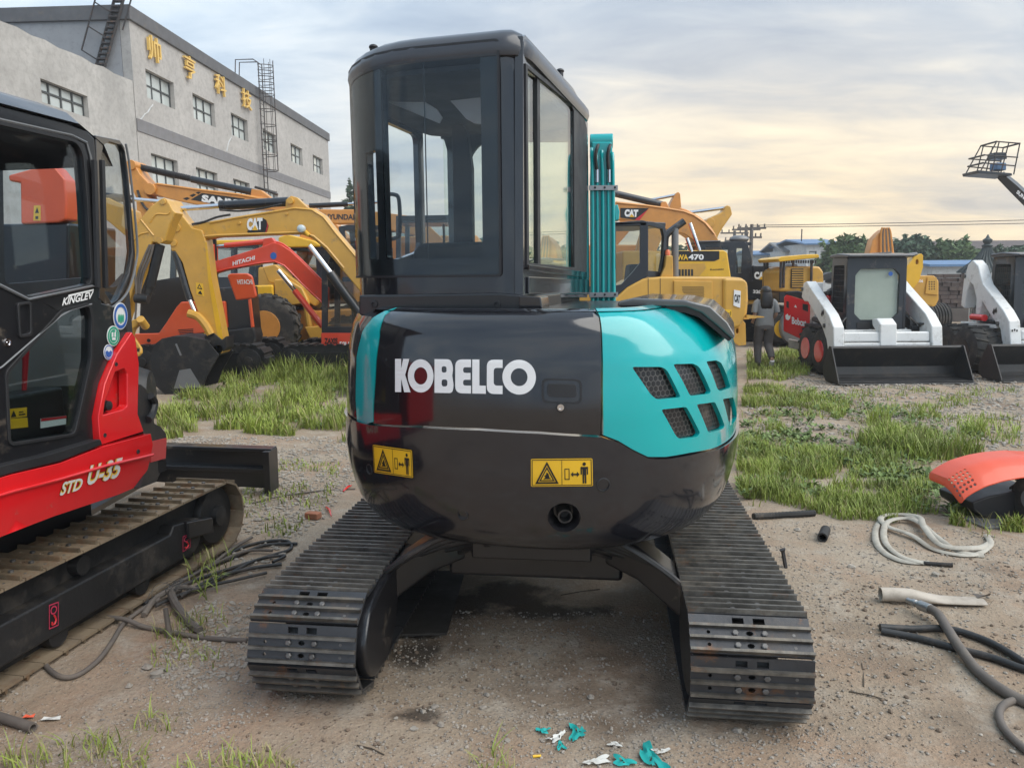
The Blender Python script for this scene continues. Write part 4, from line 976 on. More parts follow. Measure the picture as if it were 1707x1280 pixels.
    mb.prism([c - rt * 3 + bf * x + Vector((0, 0, z)) for x, z in prof], rt * 6); mb.build('bucket', 'black_paint', T, .01)
    return T
teal_excavator()
q = [G(655, 1062), G(745, 1060), G(775, 955), G(690, 955)]  # black sheet paints the machine's shade onto the dirt here
mb = MB(); mb.prism([Vector((p.x, p.y, .003)) for p in q], (0, 0, .012)); o = mb.build('shade_sheet', 'shade_black', loc=(q[0].x, q[0].y, 0), bevel=.003); tag(o, 'black sheet painting the shade on the dirt inside the left track of the teal excavator', 'shade sheet')

# ================================================================== RED MINI EXCAVATOR AT THE LEFT EDGE
def red_mini():
    AZ = 10.6; base = P(225, 800, 3.6); KP = Plane(base, AZ); inn = -KP.n
    T = thing('mini_excavator', 'red and black mini excavator cut off by the left edge, round stickers on its cab', 'excavator', KP(-.9, 0, -.75))
    # tracks
    o = G(0, 1165); lat = Vector((cos(radians(AZ)), -sin(radians(AZ)), 0)); fwd = Vector((sin(radians(AZ)), cos(radians(AZ)), 0)); o = Vector((o.x, o.y, 0))
    W_ = .31; R = .20; w0, w1 = -.75, 1.62; NP = 57
    me = shoe_mesh('mini_track_shoe', W_, (2 * (w1 - w0) + 2 * pi * R) / NP, (.03,), ('shoe_rusty', 'grouser_tan', 'bolt_steel'), .018, True)
    for uc in (-W_ / 2, -W_ / 2 - 1.22):
        c = o + lat * uc + Vector((0, 0, .02)); m = lambda u, w, z: o + lat * (uc + u) + fwd * w + Vector((0, 0, z))
        mb = MB(); R2 = R - .02
        prof = [(w0 - R2 * sin(a), R - R2 * cos(a)) for a in np.linspace(0, pi, 11)] + [(w1 + R2 * sin(a), R + R2 * cos(a)) for a in np.linspace(0, pi, 11)]
        hol = [(w0 - .15, .08), (w1 + .1, .08), (w1 + .1, .335), (w0 - .15, .335)]
        mb.prism([m(-.05, w, z + .02) for w, z in prof], lat * .10); ch = mb.build('track', 'black_dirty', T, ang=30)
        lay_shoes(me, ch, NP, c, fwd, lat, w0, w1, R, .3)
        mb = MB(); pr = [(w0 - .05, .10), (w1 - .28, .10), (w1 - .22, .15), (w1 - .22, .28), (w1 - .45, .31), (w1 - .48, .27), (w0 - .05, .27)]
        mb.prism([m(-.14, w, z) for w, z in pr], lat * .27); fr = mb.build('track_frame', 'black_dirty', T, .012)
        mb = MB(); mb.prism([m(-.13, w, z) for w, z in ((w0, .272), (w1 - .5, .272), (w1 - .55, .33), (w0, .33))], lat * .10); mb.build('frame_ledge', 'black_dirty', fr, .01)
        mb = MB(); mb.lathe(m(-.09, w1, R + .02), lat, [(0, .165), (.02, .17), (.16, .17), (.18, .16), (.185, .06), (.215, .055), (.22, .01)], 26); mb.build('idler', 'black_dirty', T)
        mb = MB(); mb.prism([m(.10, w, z) for w, z in ((w1 - .36, .20), (w1 - .12, .16), (w1 - .12, .25), (w1 - .36, .30))], lat * .05); mb.build('idler_yoke', 'black_paint', T, .01)
        for w in (-.2, .35, .9):
            mb = MB(); mb.cyl(m(-.08, w, .095), m(.12, w, .095), .055, 14); mb.build('track_roller', 'black_dirty', T)
        mb = MB(); mb.cyl(m(-.08, .55, .325), m(.10, .55, .325), .045, 12); mb.build('carrier_roller', 'black_dirty', T)
    TP = Plane(o + lat * (-.02), AZ)
    for qd, lab in (([(81, 1049), (97, 1042), (97, 1002), (81, 1008)], 'hook'), ([(304, 920), (317, 912), (317, 888), (304, 894)], 'hook')):
        q = quadmap(qd, TP.px, TP)
        dec = flat([{'o': rect(0, 0, 1, 1), 'h': [rect(.07, .05, .93, .95)]}, {'o': circ(.5, .72, .34, .18), 'h': [circ(.5, .72, .24, .12)]}], q, 'magenta_print', T, 'lifting_point_sticker')
        mb = MB(); mb.tube([q(x, y, .004) for x, y in ((.5, .5), (.62, .42), (.70, .28), (.55, .14), (.32, .14), (.28, .26))], .0045, 4); mb.build('hook_mark', 'red_print', dec)
    # centre frame and blade
    mb = MB(); mb.prism([o + lat * u + fwd * w + Vector((0, 0, .26)) for u, w in ((-.36, .1), (-1.22, .1), (-1.22, 1.0), (-.36, 1.0))], (0, 0, .24)); mb.build('car_body', 'black_paint', T, .02)
    mb = MB(); c = o + lat * -.78 + fwd * .5; mb.lathe(c + Vector((0, 0, .49)), (0, 0, 1), [(0, .36), (.12, .36), (.12, .30), (.15, .30)], 32); mb.build('slew_ring', 'black_dirty', T)
    BPl = Plane(P(440, 812, 5.65), 96); pz = [(215, 741), (455, 748.5), (459, 814), (446, 814), (300, 806), (215, 800)]
    bl = slab('dozer_blade', BPl, pz, 'black_paint', T, 0, -.05, .006)
    slab('blade_lip', BPl, [(215, 738), (456, 746), (456, 752), (215, 744)], 'black_paint', bl, .05, -.06, .006)
    slab('blade_rib', BPl, [(215, 770), (447, 778), (447, 785), (215, 777)], 'black_paint', bl, .06, 0, .006)
    slab('end_plate', BPl, [(446, 748), (457, 748), (460, 816), (450, 818)], 'black_paint', bl, .10, -.06, .006)
    mb = MB(); mb.tube([BPl.at(250, 790, .05), BPl.at(250, 790, 1.0) - Vector((0, 0, .05))], .06, 6); mb.build('blade_arm', 'black_paint', T)
    # body side: black shell, red panels
    win_up = rnd(KP.poly([(-60, 196), (8, 211), (126, 238), (137, 257), (143, 330), (151, 464), (147, 474), (46, 495), (2, 473), (-60, 452)]), [.02, .03, .03, .03, .02, .02, .02, .03, .03, .03])
    win_lo = rnd(KP.poly([(12, 623), (104, 520), (147, 510), (151, 530), (150, 600), (128, 700), (123, 722), (17, 738)]), .02)
    shell = KP.poly([(-150, 140), (0, 176), (110, 205), (146, 219), (158, 232), (162, 300), (170, 505), (203, 515), (214, 553), (186, 590), (165, 640), (154, 695), (157, 744), (60, 775), (-150, 820)])
    door = panel('cab_side', shell, [win_up, win_lo], KP, .05, 'black_paint', T, bevel=.006)
    panel('door_window', win_up, [], KP, .005, 'glass_tint', door, off=-.012)
    panel('lower_door_window', win_lo, [], KP, .005, 'glass_dark', door, off=-.012)
    def outl(poly, w, name, m='black_plastic', off=.006, hw=None):
        c = Vector((sum(q[0] for q in poly) / len(poly), sum(q[1] for q in poly) / len(poly))); out = []
        n = len(poly)
        ar = sum(poly[i][0] * poly[(i + 1) % n][1] - poly[(i + 1) % n][0] * poly[i][1] for i in range(n)); sg = 1 if ar > 0 else -1
        for i in range(n):
            a = Vector(poly[i - 1]); b = Vector(poly[(i + 1) % n]); t = (b - a).normalized(); out.append((poly[i][0] + sg * t.y * w, poly[i][1] - sg * t.x * w))
        panel(name, out, [poly], KP, .012, m, door, bevel=.002, off=off)
    outl(win_up, .018, 'window_seal'); outl(win_lo, .014, 'window_seal')
    mb = MB(); mb.tube([KP.at(*q, .004) for q in ((-60, 182), (0, 200), (118, 226), (143, 238), (150, 262), (158, 330), (163, 480), (152, 477), (46, 499), (0, 476), (-60, 452))], .006, 5); mb.build('door_trim', 'grey_paint', door)
    mb = MB(); mb.tube([KP.at(*q, .003) for q in ((-60, 640), (2, 612), (100, 527), (118, 517), (152, 507))], .004, 4); mb.build('door_crease', 'grey_paint', door)
    hq = rnd(KP.poly([(25, 505), (49, 502), (51, 560), (29, 564)]), .015)
    panel('door_handle', hq, [rnd(KP.poly([(29, 510), (46, 507), (47, 555), (32, 558)]), .01)], KP, .02, 'black_plastic', door, bevel=.003, off=.012)
    p = KP.at(12, 571); mb = MB(); mb.lathe(p, KP.n, [(0, .017), (.006, .016), (.006, .011), (.002, .010), (.002, .004), (.005, .004)], 18); mb.build('door_lock', 'chrome', door)
    text('KINGLEV', quadmap([(102, 510), (155, 497), (155, 485), (103, 497)], KP.px, KP), 'white_print', door, 'brand_lettering', .004, .03, .25)
    flat([rect(0, 0, 1, 1)], quadmap([(112, 495), (155, 484.5), (155, 482), (113, 491.5)], KP.px, KP), 'white_print', door, 'underline_print', .004)
    for k, (qd, c2) in enumerate((([(21, 698), (52, 694), (52, 679), (21, 682)], 0), ([(17, 716), (54, 712), (53, 696), (16, 699)], 1))):
        q = quadmap(qd, KP.px, lambda a, z, o=0.0: KP(a, z, o - .02)); panel('warning_label', rect(0, 0, 1, 1), [], q, .002, 'yellow_print', door, ang=0)
        flat([[(.12, .12), (.42, .12), (.27, .85)], rect(.55, .2, .9, .35), rect(.55, .5, .8, .62)] if not c2 else [rect(.1, .15, .16, .85)], q, 'black_print', door, 'label_print', .002)
    q = quadmap([(75, 714), (117, 707), (117, 693), (75, 698)], KP.px, lambda a, z, o=0.0: KP(a, z, o - .02)); panel('notice_label', rect(0, 0, 1, 1), [], q, .002, 'white_print', door, ang=0); flat([rect(0, .72, 1, 1)], q, 'red_print', door, 'label_print', .002)
    # roof and far side
    mb = MB(); prof = [(0, 0), (-.06, .05), (-.20, .10), (-.5, .125), (-.9, .125), (-1.1, .09), (-1.18, 0)]
    sA, zA = KP.px(-150, 146); sB, zB = KP.px(160, 228); dd = [(sA - .6, 0), (sA, 0), ((sA + sB) / 2, 0), (sB - .12, 0), (sB + .10, -.05), (sB + .20, -.13)]
    zr = KP.px(60, 190)[1]
    mb.loft([[KP(s, zr + dz + q[1] * (1.0 if i < 4 else .7), q[0] + (.02 if i < 4 else -.04 * (i - 3))) for q in prof] for i, (s, dz) in enumerate(dd)]); mb.build('cab_roof', 'roof_grey', T, ang=50)
    mb = MB(); mb.tube([KP.at(13, 178, -.05), KP.at(11, 155, -.05)], [.012, .006], 8); mb.build('aerial_mount', 'black_plastic', T)
    FS = lambda s, z, o=0.0: KP(s, z, o - 1.1)
    FP2 = Plane(KP(0, 0, -1.1), AZ)
    panel('far_cab_side', rect(sA - .6, .65, sB + 1.6, zr), [rnd(FP2.poly([(4, 228), (126, 242), (140, 262), (152, 400), (152, 462), (8, 474)]), .04), rnd(FP2.poly([(166, 262), (214, 258), (228, 440), (192, 480), (166, 474)]), .04)], FS, .05, 'black_plastic', T)
    mb = MB(); mb.prism([KP(sA - .6, .66, -.05), KP(sB + .25, .66, -.05), KP(sB + .25, .66, -1.1), KP(sA - .6, .66, -1.1)], (0, 0, .06)); mb.build('cab_floor', 'black_plastic', T)
    # front corner pane
    CPn = Plane(KP.at(161, 400), -6)
    co = [(160, 226), (200, 234), (208, 246), (214, 285), (226, 425), (222, 470), (205, 512), (180, 512), (166, 498)]
    ho = [(169, 262), (173, 242), (182, 237), (202, 243), (208, 254), (213, 300), (221, 420), (216, 455), (196, 500), (186, 505), (176, 488)]
    cp = slab('corner_frame', CPn, co, 'black_paint', T, 0, -.03, .004, [ho]); slab('corner_window', CPn, ho, 'glass_tint', cp, -.008, -.014, 0)
    mb = MB(); mb.tube(smooth_path([CPn.at(*q, .01) for q in ((206, 240), (213, 282), (225, 400), (223, 440), (210, 485), (186, 511), (176, 508))]), .006, 6); mb.build('glass_edge', 'grey_paint', cp)
    for k, u in enumerate((152, 165)):
        mb = MB(); mb.tube([KP.at(u, 268, .015), KP.at(u + 6, 480, .015)], .014, 6); mb.build('cab_pillar_trim', 'black_plastic', T)
    # red panels
    red = [(201, 568), (211, 553), (217, 563), (223, 605), (221, 690), (231, 719), (158, 742), (154.5, 695), (165, 640), (186, 590)]
    pk = [(183, 620), (198, 614), (203, 622), (203, 676), (196, 682), (163, 691), (166, 670)]
    rp = slab('tank_panel', KP, red, 'red', T, .03, -.02, .006, [pk]); slab('pocket', KP, [(u + (u - 185) * .5, v + (v - 652) * .3) for u, v in pk], 'red', rp, -.03, -.045, 0)
    mb = MB(); p = KP.at(176, 676, -.03); mb.lathe(p, KP.n, [(0, .030), (.02, .030), (.025, .024), (.05, .022), (.055, .005)], 16); mb.build('filler_cap', 'black_plastic', rp)
    for u, v in ((184, 607), (165, 725)):
        mb = MB(); mb.lathe(KP.at(u, v, .03), KP.n, [(0, .010), (.003, .009), (.001, .005)], 12); mb.build('bolt', 'black_plastic', rp)
    sk = [(-150, 838), (-60, 808), (0, 790), (83, 771), (154, 744), (236, 722.5), (240, 740), (238, 782), (224, 812), (193, 825), (83, 861), (0, 893), (-150, 960)]
    s2 = KP.poly(sk); mb = MB()
    panel_into(mb, s2, [], lambda a, z, o=0.0: KP(a, z, o + .05 - .35 * max(0, .80 - z) ** 1.3), .05, (.12, .05)); skp = mb.build('skirt', 'red', T, .008, ang=40)
    mb = MB(); mb.tube([KP.at(*q, .055) for q in ((-60, 836), (0, 818), (83, 797), (160, 775), (238, 757))], .008, 6); mb.build('skirt_ridge', 'red', skp)
    sill = [(-150, 812), (0, 772), (60, 758), (152, 731), (156, 741), (83, 769), (0, 789), (-150, 835)]; slab('door_sill', KP, sill, 'black_plastic', T, .05, -.02, .008)
    for s_, qd, ob in (('STD', [(85, 826), (122, 815), (122, 795), (86, 803)], 0), ('U-35', [(130, 809), (187, 795), (187, 761), (131, 775)], 0)):
        f = lambda a, z, o=0.0: KP(a, z, o + .05 - .35 * max(0, .80 - z) ** 1.3)
        q = quadmap(qd, KP.px, f); text(s_, q, 'black_print', skp, 'model_outline', .003, .09, .15); text(s_, q, 'yellow_print', skp, 'model_outline', .0045, .06, .15); text(s_, q, 'white_paint', skp, 'model_lettering', .006, .02, .15)
    for u, v in ((214, 752),):
        mb = MB(); mb.lathe(KP.at(u, v, .052), KP.n, [(0, .011), (.003, .010), (.001, .005)], 12); mb.build('bolt', 'black_plastic', skp)
    # black front corner with reflector
    CQ = Plane(KP.at(232, 740), -4)
    slab('corner_guard', CQ, [(226, 640), (236, 648), (249, 678), (250, 706), (262, 712), (271, 724), (270, 768), (254, 803), (226, 814), (236, 782), (238, 740), (230, 716), (222, 690)], 'black_plastic', T, .02, -.5, .02, r=.01)
    slab('reflector', CQ, [(243, 736), (270, 730), (268, 764), (243, 771)], 'red_print', T, .026, .018, .002)
    mb = MB(); mb.tube(smooth_path([CQ.at(*q, .03) for q in ((236, 700), (243, 690), (247, 672), (240, 660))]), .02, 8); mb.build('step_guard', 'black_plastic', T)
    # round stickers
    for (u, v, rx, ry, c1, c2, lab) in ((199, 527, 12, 22.5, 'blue_print', 'green_print', 'blue ringed round sticker with green figures'), (187, 560, 10.5, 17, 'green_print', 'white_print', 'green round sticker'), (179, 587, 8, 13, 'blue_print', 'blue_print', 'small blue round sticker')):
        q = quadmap([(u - rx, v + ry), (u + rx, v + ry), (u + rx, v - ry), (u - rx, v - ry)], KP.px, lambda a, z, o=0.0: KP(a, z, o + .006))
        d = panel('round_sticker', circ(.5, .5, .5, .5, 28), [], q, .002, 'white_print', door, ang=0); d['label'] = lab
        fl = [{'o': circ(.5, .5, .46, .46, 28), 'h': [circ(.5, .5, .34, .34, 24)]}]
        if c1 == 'green_print': fl = [{'o': circ(.5, .5, .46, .46, 28), 'h': [circ(.5, .5, .36, .36, 24)]}, circ(.5, .5, .32, .32, 20)]
        if c2 == 'blue_print': fl = [{'o': circ(.5, .5, .46, .46, 28), 'h': [circ(.5, .5, .40, .40, 24)]}, [(.15, .5), (.3, .62), (.5, .5), (.7, .62), (.85, .5), (.75, .25), (.5, .15), (.25, .25)]]
        flat(fl, q, c1, d, 'sticker_print', .002)
        if c2 == 'green_print': flat([circ(.36, .42, .07, .16, 10), circ(.5, .40, .07, .18, 10), circ(.64, .42, .07, .16, 10)], q, c2, d, 'sticker_print', .003)
        if c2 == 'white_print': flat([rect(.32, .45, .46, .68), rect(.54, .45, .66, .68), rect(.36, .3, .64, .42), rect(.6, .68, .66, .8)], q, c2, d, 'sticker_print', .003)
    # interior
    def ibox(name, s, z, off, sz, m='seat_fabric', bev=.03):
        mb = MB(); mb.box((0, 0, 0), sz); mb.bm.transform(Matrix.Translation(KP(s, z, off)) @ Matrix.Rotation(-radians(AZ), 4, 'Z')); return mb.build(name, m, T, bev, seg=3)
    sm = KP.px(60, 400)[0]
    ibox('seat', sm - .25, 1.0, -.55, (.46, .46, .13)); ibox('backrest', sm - .46, 1.27, -.55, (.44, .12, .55)); ibox('console', sm + .0, 1.02, -.22, (.14, .5, .22), 'black_plastic', .02)
    mb = MB(); a = KP(sm + .12, 1.12, -.24); mb.tube([a, a + Vector((.0, .03, .13)), a + Vector((0, .04, .2))], [.01, .012, .018], 8); mb.build('control_lever', 'red_print', T)
    slab('lightening_panel', Plane(KP(0, 0, -.42), AZ), [(-60, 640), (110, 515), (160, 505), (168, 610), (140, 745), (-60, 760)], 'grey_paint', T, 0, -.03, .01)  # added grey panel, lightens the view through the lower door glass
    mb = MB(); mb.prism([KP(sA - .55, .68, -.06), KP(sA - .50, .68, -.06), KP(sA - .50, .68, -1.08), KP(sA - .55, .68, -1.08)], (0, 0, .75)); mb.build('cab_back', 'black_paint', T, .01)
    # upper house behind the cab, off to the left
    mb = MB(); mb.prism([KP(sA - 1.1, .62, -.02), KP(sB + .35, .62, -.02), KP(sB + .35, .62, -1.2), KP(sA - 1.1, .62, -1.2)], (0, 0, .06)); mb.build('deck', 'black_paint', T)
    mb = MB(); mb.prism([KP(sA - 1.3, .66, .0), KP(sA - .4, .66, .0), KP(sA - .4, .66, -1.2), KP(sA - 1.3, .66, -1.2)], (0, 0, .75)); mb.build('engine_hood', 'red', T, .06, seg=3)
    return T
red_mini()

# ================================================================== MACHINES STANDING BEHIND
def cylp(name, pl, a, b, r, m, parent, off=0.0, n=10):
    mb = MB(); mb.cyl(pl.at(*a, off), pl.at(*b, off), r, n); return mb.build(name, m, parent)
def dirp(name, pl, pts, r, m, parent, off=0.0, n=7):
    mb = MB(); mb.tube(smooth_path([pl.at(*q, off) for q in pts], 5), r, n); return mb.build(name, m, parent)
def ptext(s, pl, qd, m, parent, off, bold=.03, shear=0.0, name='lettering'): return text(s, quadmap(qd, pl.px, pl), m, parent, name, off, bold, shear)
def pflat(polys, pl, m, parent, name, off, ):
    f = lambda p: pl.poly(p)
    return flat([f(p) if not isinstance(p, dict) else {'o': f(p['o']), 'h': [f(h) for h in p['h']]} for p in polys], lambda x, y, o=0.0: pl(x, y, o), m, parent, name, off)
def side_track(T, pl, u0, u1, v, h, off, wid, m='black_dirty', pitch=.16):
    """a crawler track seen from its side, standing on the ground"""
    s0 = pl.px(u0, v)[0]; s1 = pl.px(u1, v)[0]; r = h / 2; mb = MB()
    prof = [(s0 + r - r * sin(a), r - r * cos(a)) for a in np.linspace(0, pi, 9)] + [(s1 - r + r * sin(a), r + r * cos(a)) for a in np.linspace(0, pi, 9)]
    sgn = 1
    mb.prism([pl(s, z + .02, off) for s, z in prof], -pl.n * wid)
    L = s1 - s0 - 2 * r; tot = 2 * L + 2 * pi * r; k = int(tot / pitch)
    for i in range(k):
        d = i / k * tot
        if d < L: s, z, a, b = s0 + r + d, 2 * r, 0, 1
        elif d < L + pi * r: t = (d - L) / r; s, z, a, b = s1 - r + r * sin(t), r + r * cos(t), sin(t), cos(t)
        elif d < 2 * L + pi * r: continue
        else: t = (d - 2 * L - pi * r) / r; s, z, a, b = s0 + r - r * sin(t), r - r * cos(t), -sin(t), -cos(t)
        c = pl(s, z + .02, off); nr = pl.d * a + Vector((0, 0, b)); tg = pl.d * b - Vector((0, 0, a))
        q = [c - tg * .055 + nr * .0, c + tg * .055, c + tg * .045 + nr * .025, c - tg * .045 + nr * .025]
        mb.prism([p + pl.n * .02 for p in q], -pl.n * (wid + .04))
    o = mb.build('track', m, T, ang=25)
    mb = MB(); mb.prism([pl(s, z, off + .03) for s, z in ((s0 + r, .12), (s1 - r, .12), (s1 - r, h - .1), (s0 + r, h - .1))], -pl.n * .03); mb.build('track_frame', 'black_paint', o)
    for s in (s0 + r, s1 - r):
        mb = MB(); mb.lathe(pl(s, r + .02, off + .01), pl.n, [(0, r * .78), (.03, r * .75), (.04, r * .3), (.07, r * .28)], 16); mb.build('idler', 'black_dirty', o)
    return o
def wheel(c, ax, r, w, rr, rim, parent, n=20, lugs=True):
    c = Vector(c); ax = Vector(ax).normalized(); mb = MB()
    mb.lathe(c - ax * w / 2, ax, [(0, rr), (.0, r * .80), (w * .06, r * .93), (w * .2, r * .985), (w * .8, r * .985), (w * .94, r * .93), (w, r * .80), (w, rr), (w * .8, rr * .97), (w * .2, rr * .97)], 36)
    if lugs:
        up = Vector((0, 0, 1)); a = ax.cross(up).normalized(); b = a.cross(ax)
        for i in range(n):
            for sg in (0, 1):
                t = 2 * pi * (i + sg * .5) / n; t2 = t + .16; rd = lambda q: a * cos(q) + b * sin(q)
                lo = ax * (w * (.02 if sg == 0 else .98) - w / 2); hi = ax * (w * .52 - w / 2); dw = .05
                q = [c + lo + rd(t - dw) * r * .95, c + lo + rd(t + dw) * r * .95, c + hi + rd(t2 + dw) * r * .965, c + hi + rd(t2 - dw) * r * .965]
                mb.loft([q, [p + rd(t + .08) * r * .065 for p in q]])
    o = mb.build('wheel', 'tyre', parent)
    mb = MB(); mb.lathe(c + ax * w * .5, -ax, [(-.012, rr * 1.04), (.0, rr * 1.06), (.02, rr * .94), (w * .25, rr * .86), (w * .32, rr * .55), (w * .26, rr * .5), (w * .2, rr * .3), (w * .12, rr * .28), (w * .11, .01)], 24); q = mb.build('rim', rim, o)
    return o
def cab_side(T, pl, outline, wins, m, depth, glassm='glass_dark', name='cab'):
    c = slab(name, pl, outline, m, T, 0, -.05, .006, wins)
    slab('far_cab_side', pl, outline, m, T, -depth + .05, -depth, .006, wins)
    for w in wins:
        slab('cab_window', pl, w, glassm, c, -.015, -.022, 0)
    P2 = pl.poly(outline); s0 = min(q[0] for q in P2); s1 = max(q[0] for q in P2); z0 = min(q[1] for q in P2); z1 = max(q[1] for q in P2)
    mb = MB(); mb.prism([pl(s0 + .03, z1 - .10, -.052), pl(s1 - .03, z1 - .10, -.052), pl(s1 - .03, z1 - .10, -depth + .052), pl(s0 + .03, z1 - .10, -depth + .052)], (0, 0, .08)); mb.build('cab_roof', m, T, .01)
    mb = MB(); mb.prism([pl(s0 + .03, z0 + .01, -.052), pl(s1 - .03, z0 + .01, -.052), pl(s1 - .03, z0 + .01, -depth + .052), pl(s0 + .03, z0 + .01, -depth + .052)], (0, 0, .10)); mb.build('cab_floor', m, T)
    cs = (s0 + s1) / 2; mb = MB(); mb.prism([pl(cs - .1, z0 + .1, -depth * .3), pl(cs + .3, z0 + .1, -depth * .3), pl(cs + .36, z0 + .1 + (z1 - z0) * .62, -depth * .3), pl(cs + .22, z0 + .1 + (z1 - z0) * .62, -depth * .3), pl(cs + .16, z0 + .55, -depth * .3), pl(cs - .1, z0 + .5, -depth * .3)], -pl.n * depth * .4); mb.build('seat', 'seat_fabric', T, .03)
    return c
def cat_logo(pl, box, T, off, decal=None, red=None, shear=0.0, bold=.07):
    """bold white word with a small yellow triangle under its middle letter"""
    if decal: pflat([decal], pl, 'black_print', T, 'decal', off)
    if red: pflat([red], pl, 'red_print', T, 'decal_stripe', off + .003)
    x0, y0, x1, y1 = box[:4]; dy = box[4] if len(box) > 4 else 0
    ptext('CAT', pl, [(x0, y1), (x1, y1 + dy), (x1, y0 + dy), (x0, y0)], 'white_print', T, off + .006, bold, shear, 'brand_lettering')
    m = x0 + (x1 - x0) * .52; w = (x1 - x0) * .19; yb = y1 + dy * .5
    pflat([[(m - w, yb + .4), (m + w, yb + .4), (m, yb - (y1 - y0) * .42)]], pl, 'bright_yellow', T, 'brand_triangle', off + .009)

def yellow_mini_front():
    pl = Plane((0, 11), 90)
    T = thing('excavator', 'yellow excavator whose humped boom reaches left and rests its black bucket in the grass', 'excavator', pl(-2, 0, -.5))
    boom = [(312, 392), (305, 383), (320, 376), (350, 369), (400, 360), (440, 354), (467, 349), (491, 345), (521, 347), (541, 359), (562, 387), (600, 432), (660, 505), (690, 545), (672, 566), (640, 540), (601, 487), (569, 449), (541, 415), (521, 398), (501, 390), (442, 392), (400, 394), (364, 395), (341, 399), (322, 397)]
    b = slab('boom', pl, boom, 'cat_yellow', T, .0, -.22, .02)
    for e in ([(322, 396), (364, 392.5), (442, 389.5), (500, 387.5), (523, 394), (545, 413), (573, 447)], [(350, 371.5), (400, 362.5), (467, 351.5), (491, 347.5), (520, 350), (539, 362), (560, 389), (600, 436)]):
        mb = MB(); mb.tube([pl.at(*q, .0) for q in e], .018, 5); mb.build('weld_flange', 'cat_yellow', b)
    slab('cylinder_lug', pl, [(474, 350), (475, 333), (484, 326), (494, 329), (512, 346)], 'cat_yellow', b, -.03, -.19, .012)
    for p, r in (((312, 384), .10), ((484, 335), .045), ((400, 372), .02), ((478, 357), .02)):
        mb = MB(); mb.cyl(pl.at(*p, .025), pl.at(*p, -.245), r, 14); mb.build('pivot_pin', 'cat_yellow', b, .004)
    mb = MB(); mb.lathe(pl.at(505, 382, .03), pl.n, [(0, .055), (.05, .06), (.09, .052), (.11, .02)], 16); lm = mb.build('work_light', 'lamp_lens', T)
    cylp('light_bracket', pl, (505, 382), (516, 393), .03, 'bright_yellow', lm, .03)
    arm = [(283, 337), (290, 333), (303, 357), (322, 380), (338, 384), (344, 402), (352, 463), (369, 548), (375.5, 581), (371, 587), (362, 586), (348, 548), (331, 520), (318, 484), (305, 438), (293, 419), (287, 419), (283, 400), (285, 385), (291, 365), (288, 350)]
    a = slab('arm', pl, arm, 'cat_yellow', T, .03, -.25, .016)
    pflat([[(343.5, 404), (346, 404), (354, 463), (371, 548), (375, 581), (369, 581), (362, 548), (348, 463)]], pl, 'bright_yellow', a, 'arm_edge_plate', .033)
    for p, r in (((283.5, 338), .045), ((296, 380), .06), ((291, 405), .05), ((366, 582), .07)):
        mb = MB(); mb.cyl(pl.at(*p, .05), pl.at(*p, -.27), r, 14); mb.build('pivot_pin', 'cat_yellow', a, .004)
    q = quadmap([(329, 491), (342, 494), (340, 473), (328, 471)], pl.px, pl); panel('warning_sticker', rect(0, 0, 1, 1), [], q, .002, 'yellow_print', a, off=.036, ang=0)
    flat([{'o': [(.15, .52), (.85, .52), (.5, .95)], 'h': [[(.3, .6), (.7, .6), (.5, .82)]]}, [(.2, .1), (.8, .1), (.6, .4), (.4, .3)]], q, 'black_print', a, 'sticker_print', .038)
    cylp('arm_cylinder', pl, (364, 342), (477, 335), .066, 'navy', T, -.11, 14); cylp('cylinder_rod', pl, (296, 347), (364, 342), .036, 'chrome', T, -.11)
    cylp('cylinder_gland', pl, (362, 342), (370, 341.5), .075, 'black_paint', T, -.11, 14)
    dirp('hose', pl, [(366, 350), (400, 352), (440, 347), (470, 340)], .014, 'hose_black', T, .0); dirp('hose', pl, [(320, 374), (340, 370), (362, 362), (384, 358)], .016, 'hose_black', T, .0)
    cylp('bucket_cylinder', pl, (292, 421), (316, 500), .055, 'black_paint', T, -.02); cylp('cylinder_rod', pl, (315, 498), (325, 521), .03, 'chrome', T, -.02)
    mb = MB(); lk = [pl.at(*q, .06) for q in ((317, 522), (332, 527), (345, 541), (354, 557))]; mb.tube(smooth_path(lk, 4), [.06] * 13, 8); mb.build('bucket_link', 'cat_yellow', T)
    slab('bucket_lug', pl, [(342, 560), (356, 553), (372, 566), (379, 560), (378, 580), (368, 592), (350, 585)], 'black_dirty', T, .05, -.27, .01)
    shell = [(352, 566), (318, 559), (296, 559), (278, 563), (264, 574), (259, 592), (261, 620), (268, 641), (288, 659)]
    op = [(288, 659), (345, 645), (352, 625), (372, 590), (352, 566)]
    sp = shell + op[1:-1]
    bk = slab('bucket', pl, sp, 'black_dirty', T, .16, .135, .006); slab('side_plate', pl, sp, 'black_dirty', bk, -.40, -.425, .006)
    S2 = pl.poly(shell); mb = MB(); mb.loft([[pl(s, z, .134), pl(s, z, -.399), pl(s + .02, z - .03, -.399), pl(s + .02, z - .03, .134)] for s, z in S2]); mb.build('bucket_shell', 'black_dirty', bk, ang=40)
    for k in range(4):
        mb = MB(); p = pl(S2[-1][0], S2[-1][1], .12 - k * .165); mb.loft([[p + Vector((0, -.03, .02)), p + Vector((0, .03, .02)), p + Vector((.02, .03, -.03)), p + Vector((.02, -.03, -.03))], [p + Vector((.08, -.015, -.08)), p + Vector((.08, .015, -.08)), p + Vector((.085, .015, -.09)), p + Vector((.085, -.015, -.09))]]); mb.build('bucket_tooth', 'black_dirty', bk)
    pflat([[(298, 645), (307, 615), (325, 612), (344, 643)]], pl, 'grey_paint', bk, 'lit_inside_patch', .163)  # grey patch paints the lit bucket inside onto the side plate
    pflat([[(300, 572), (303, 571), (311, 590), (308, 591)]], pl, 'grey_paint', bk, 'weld_seam', .163)
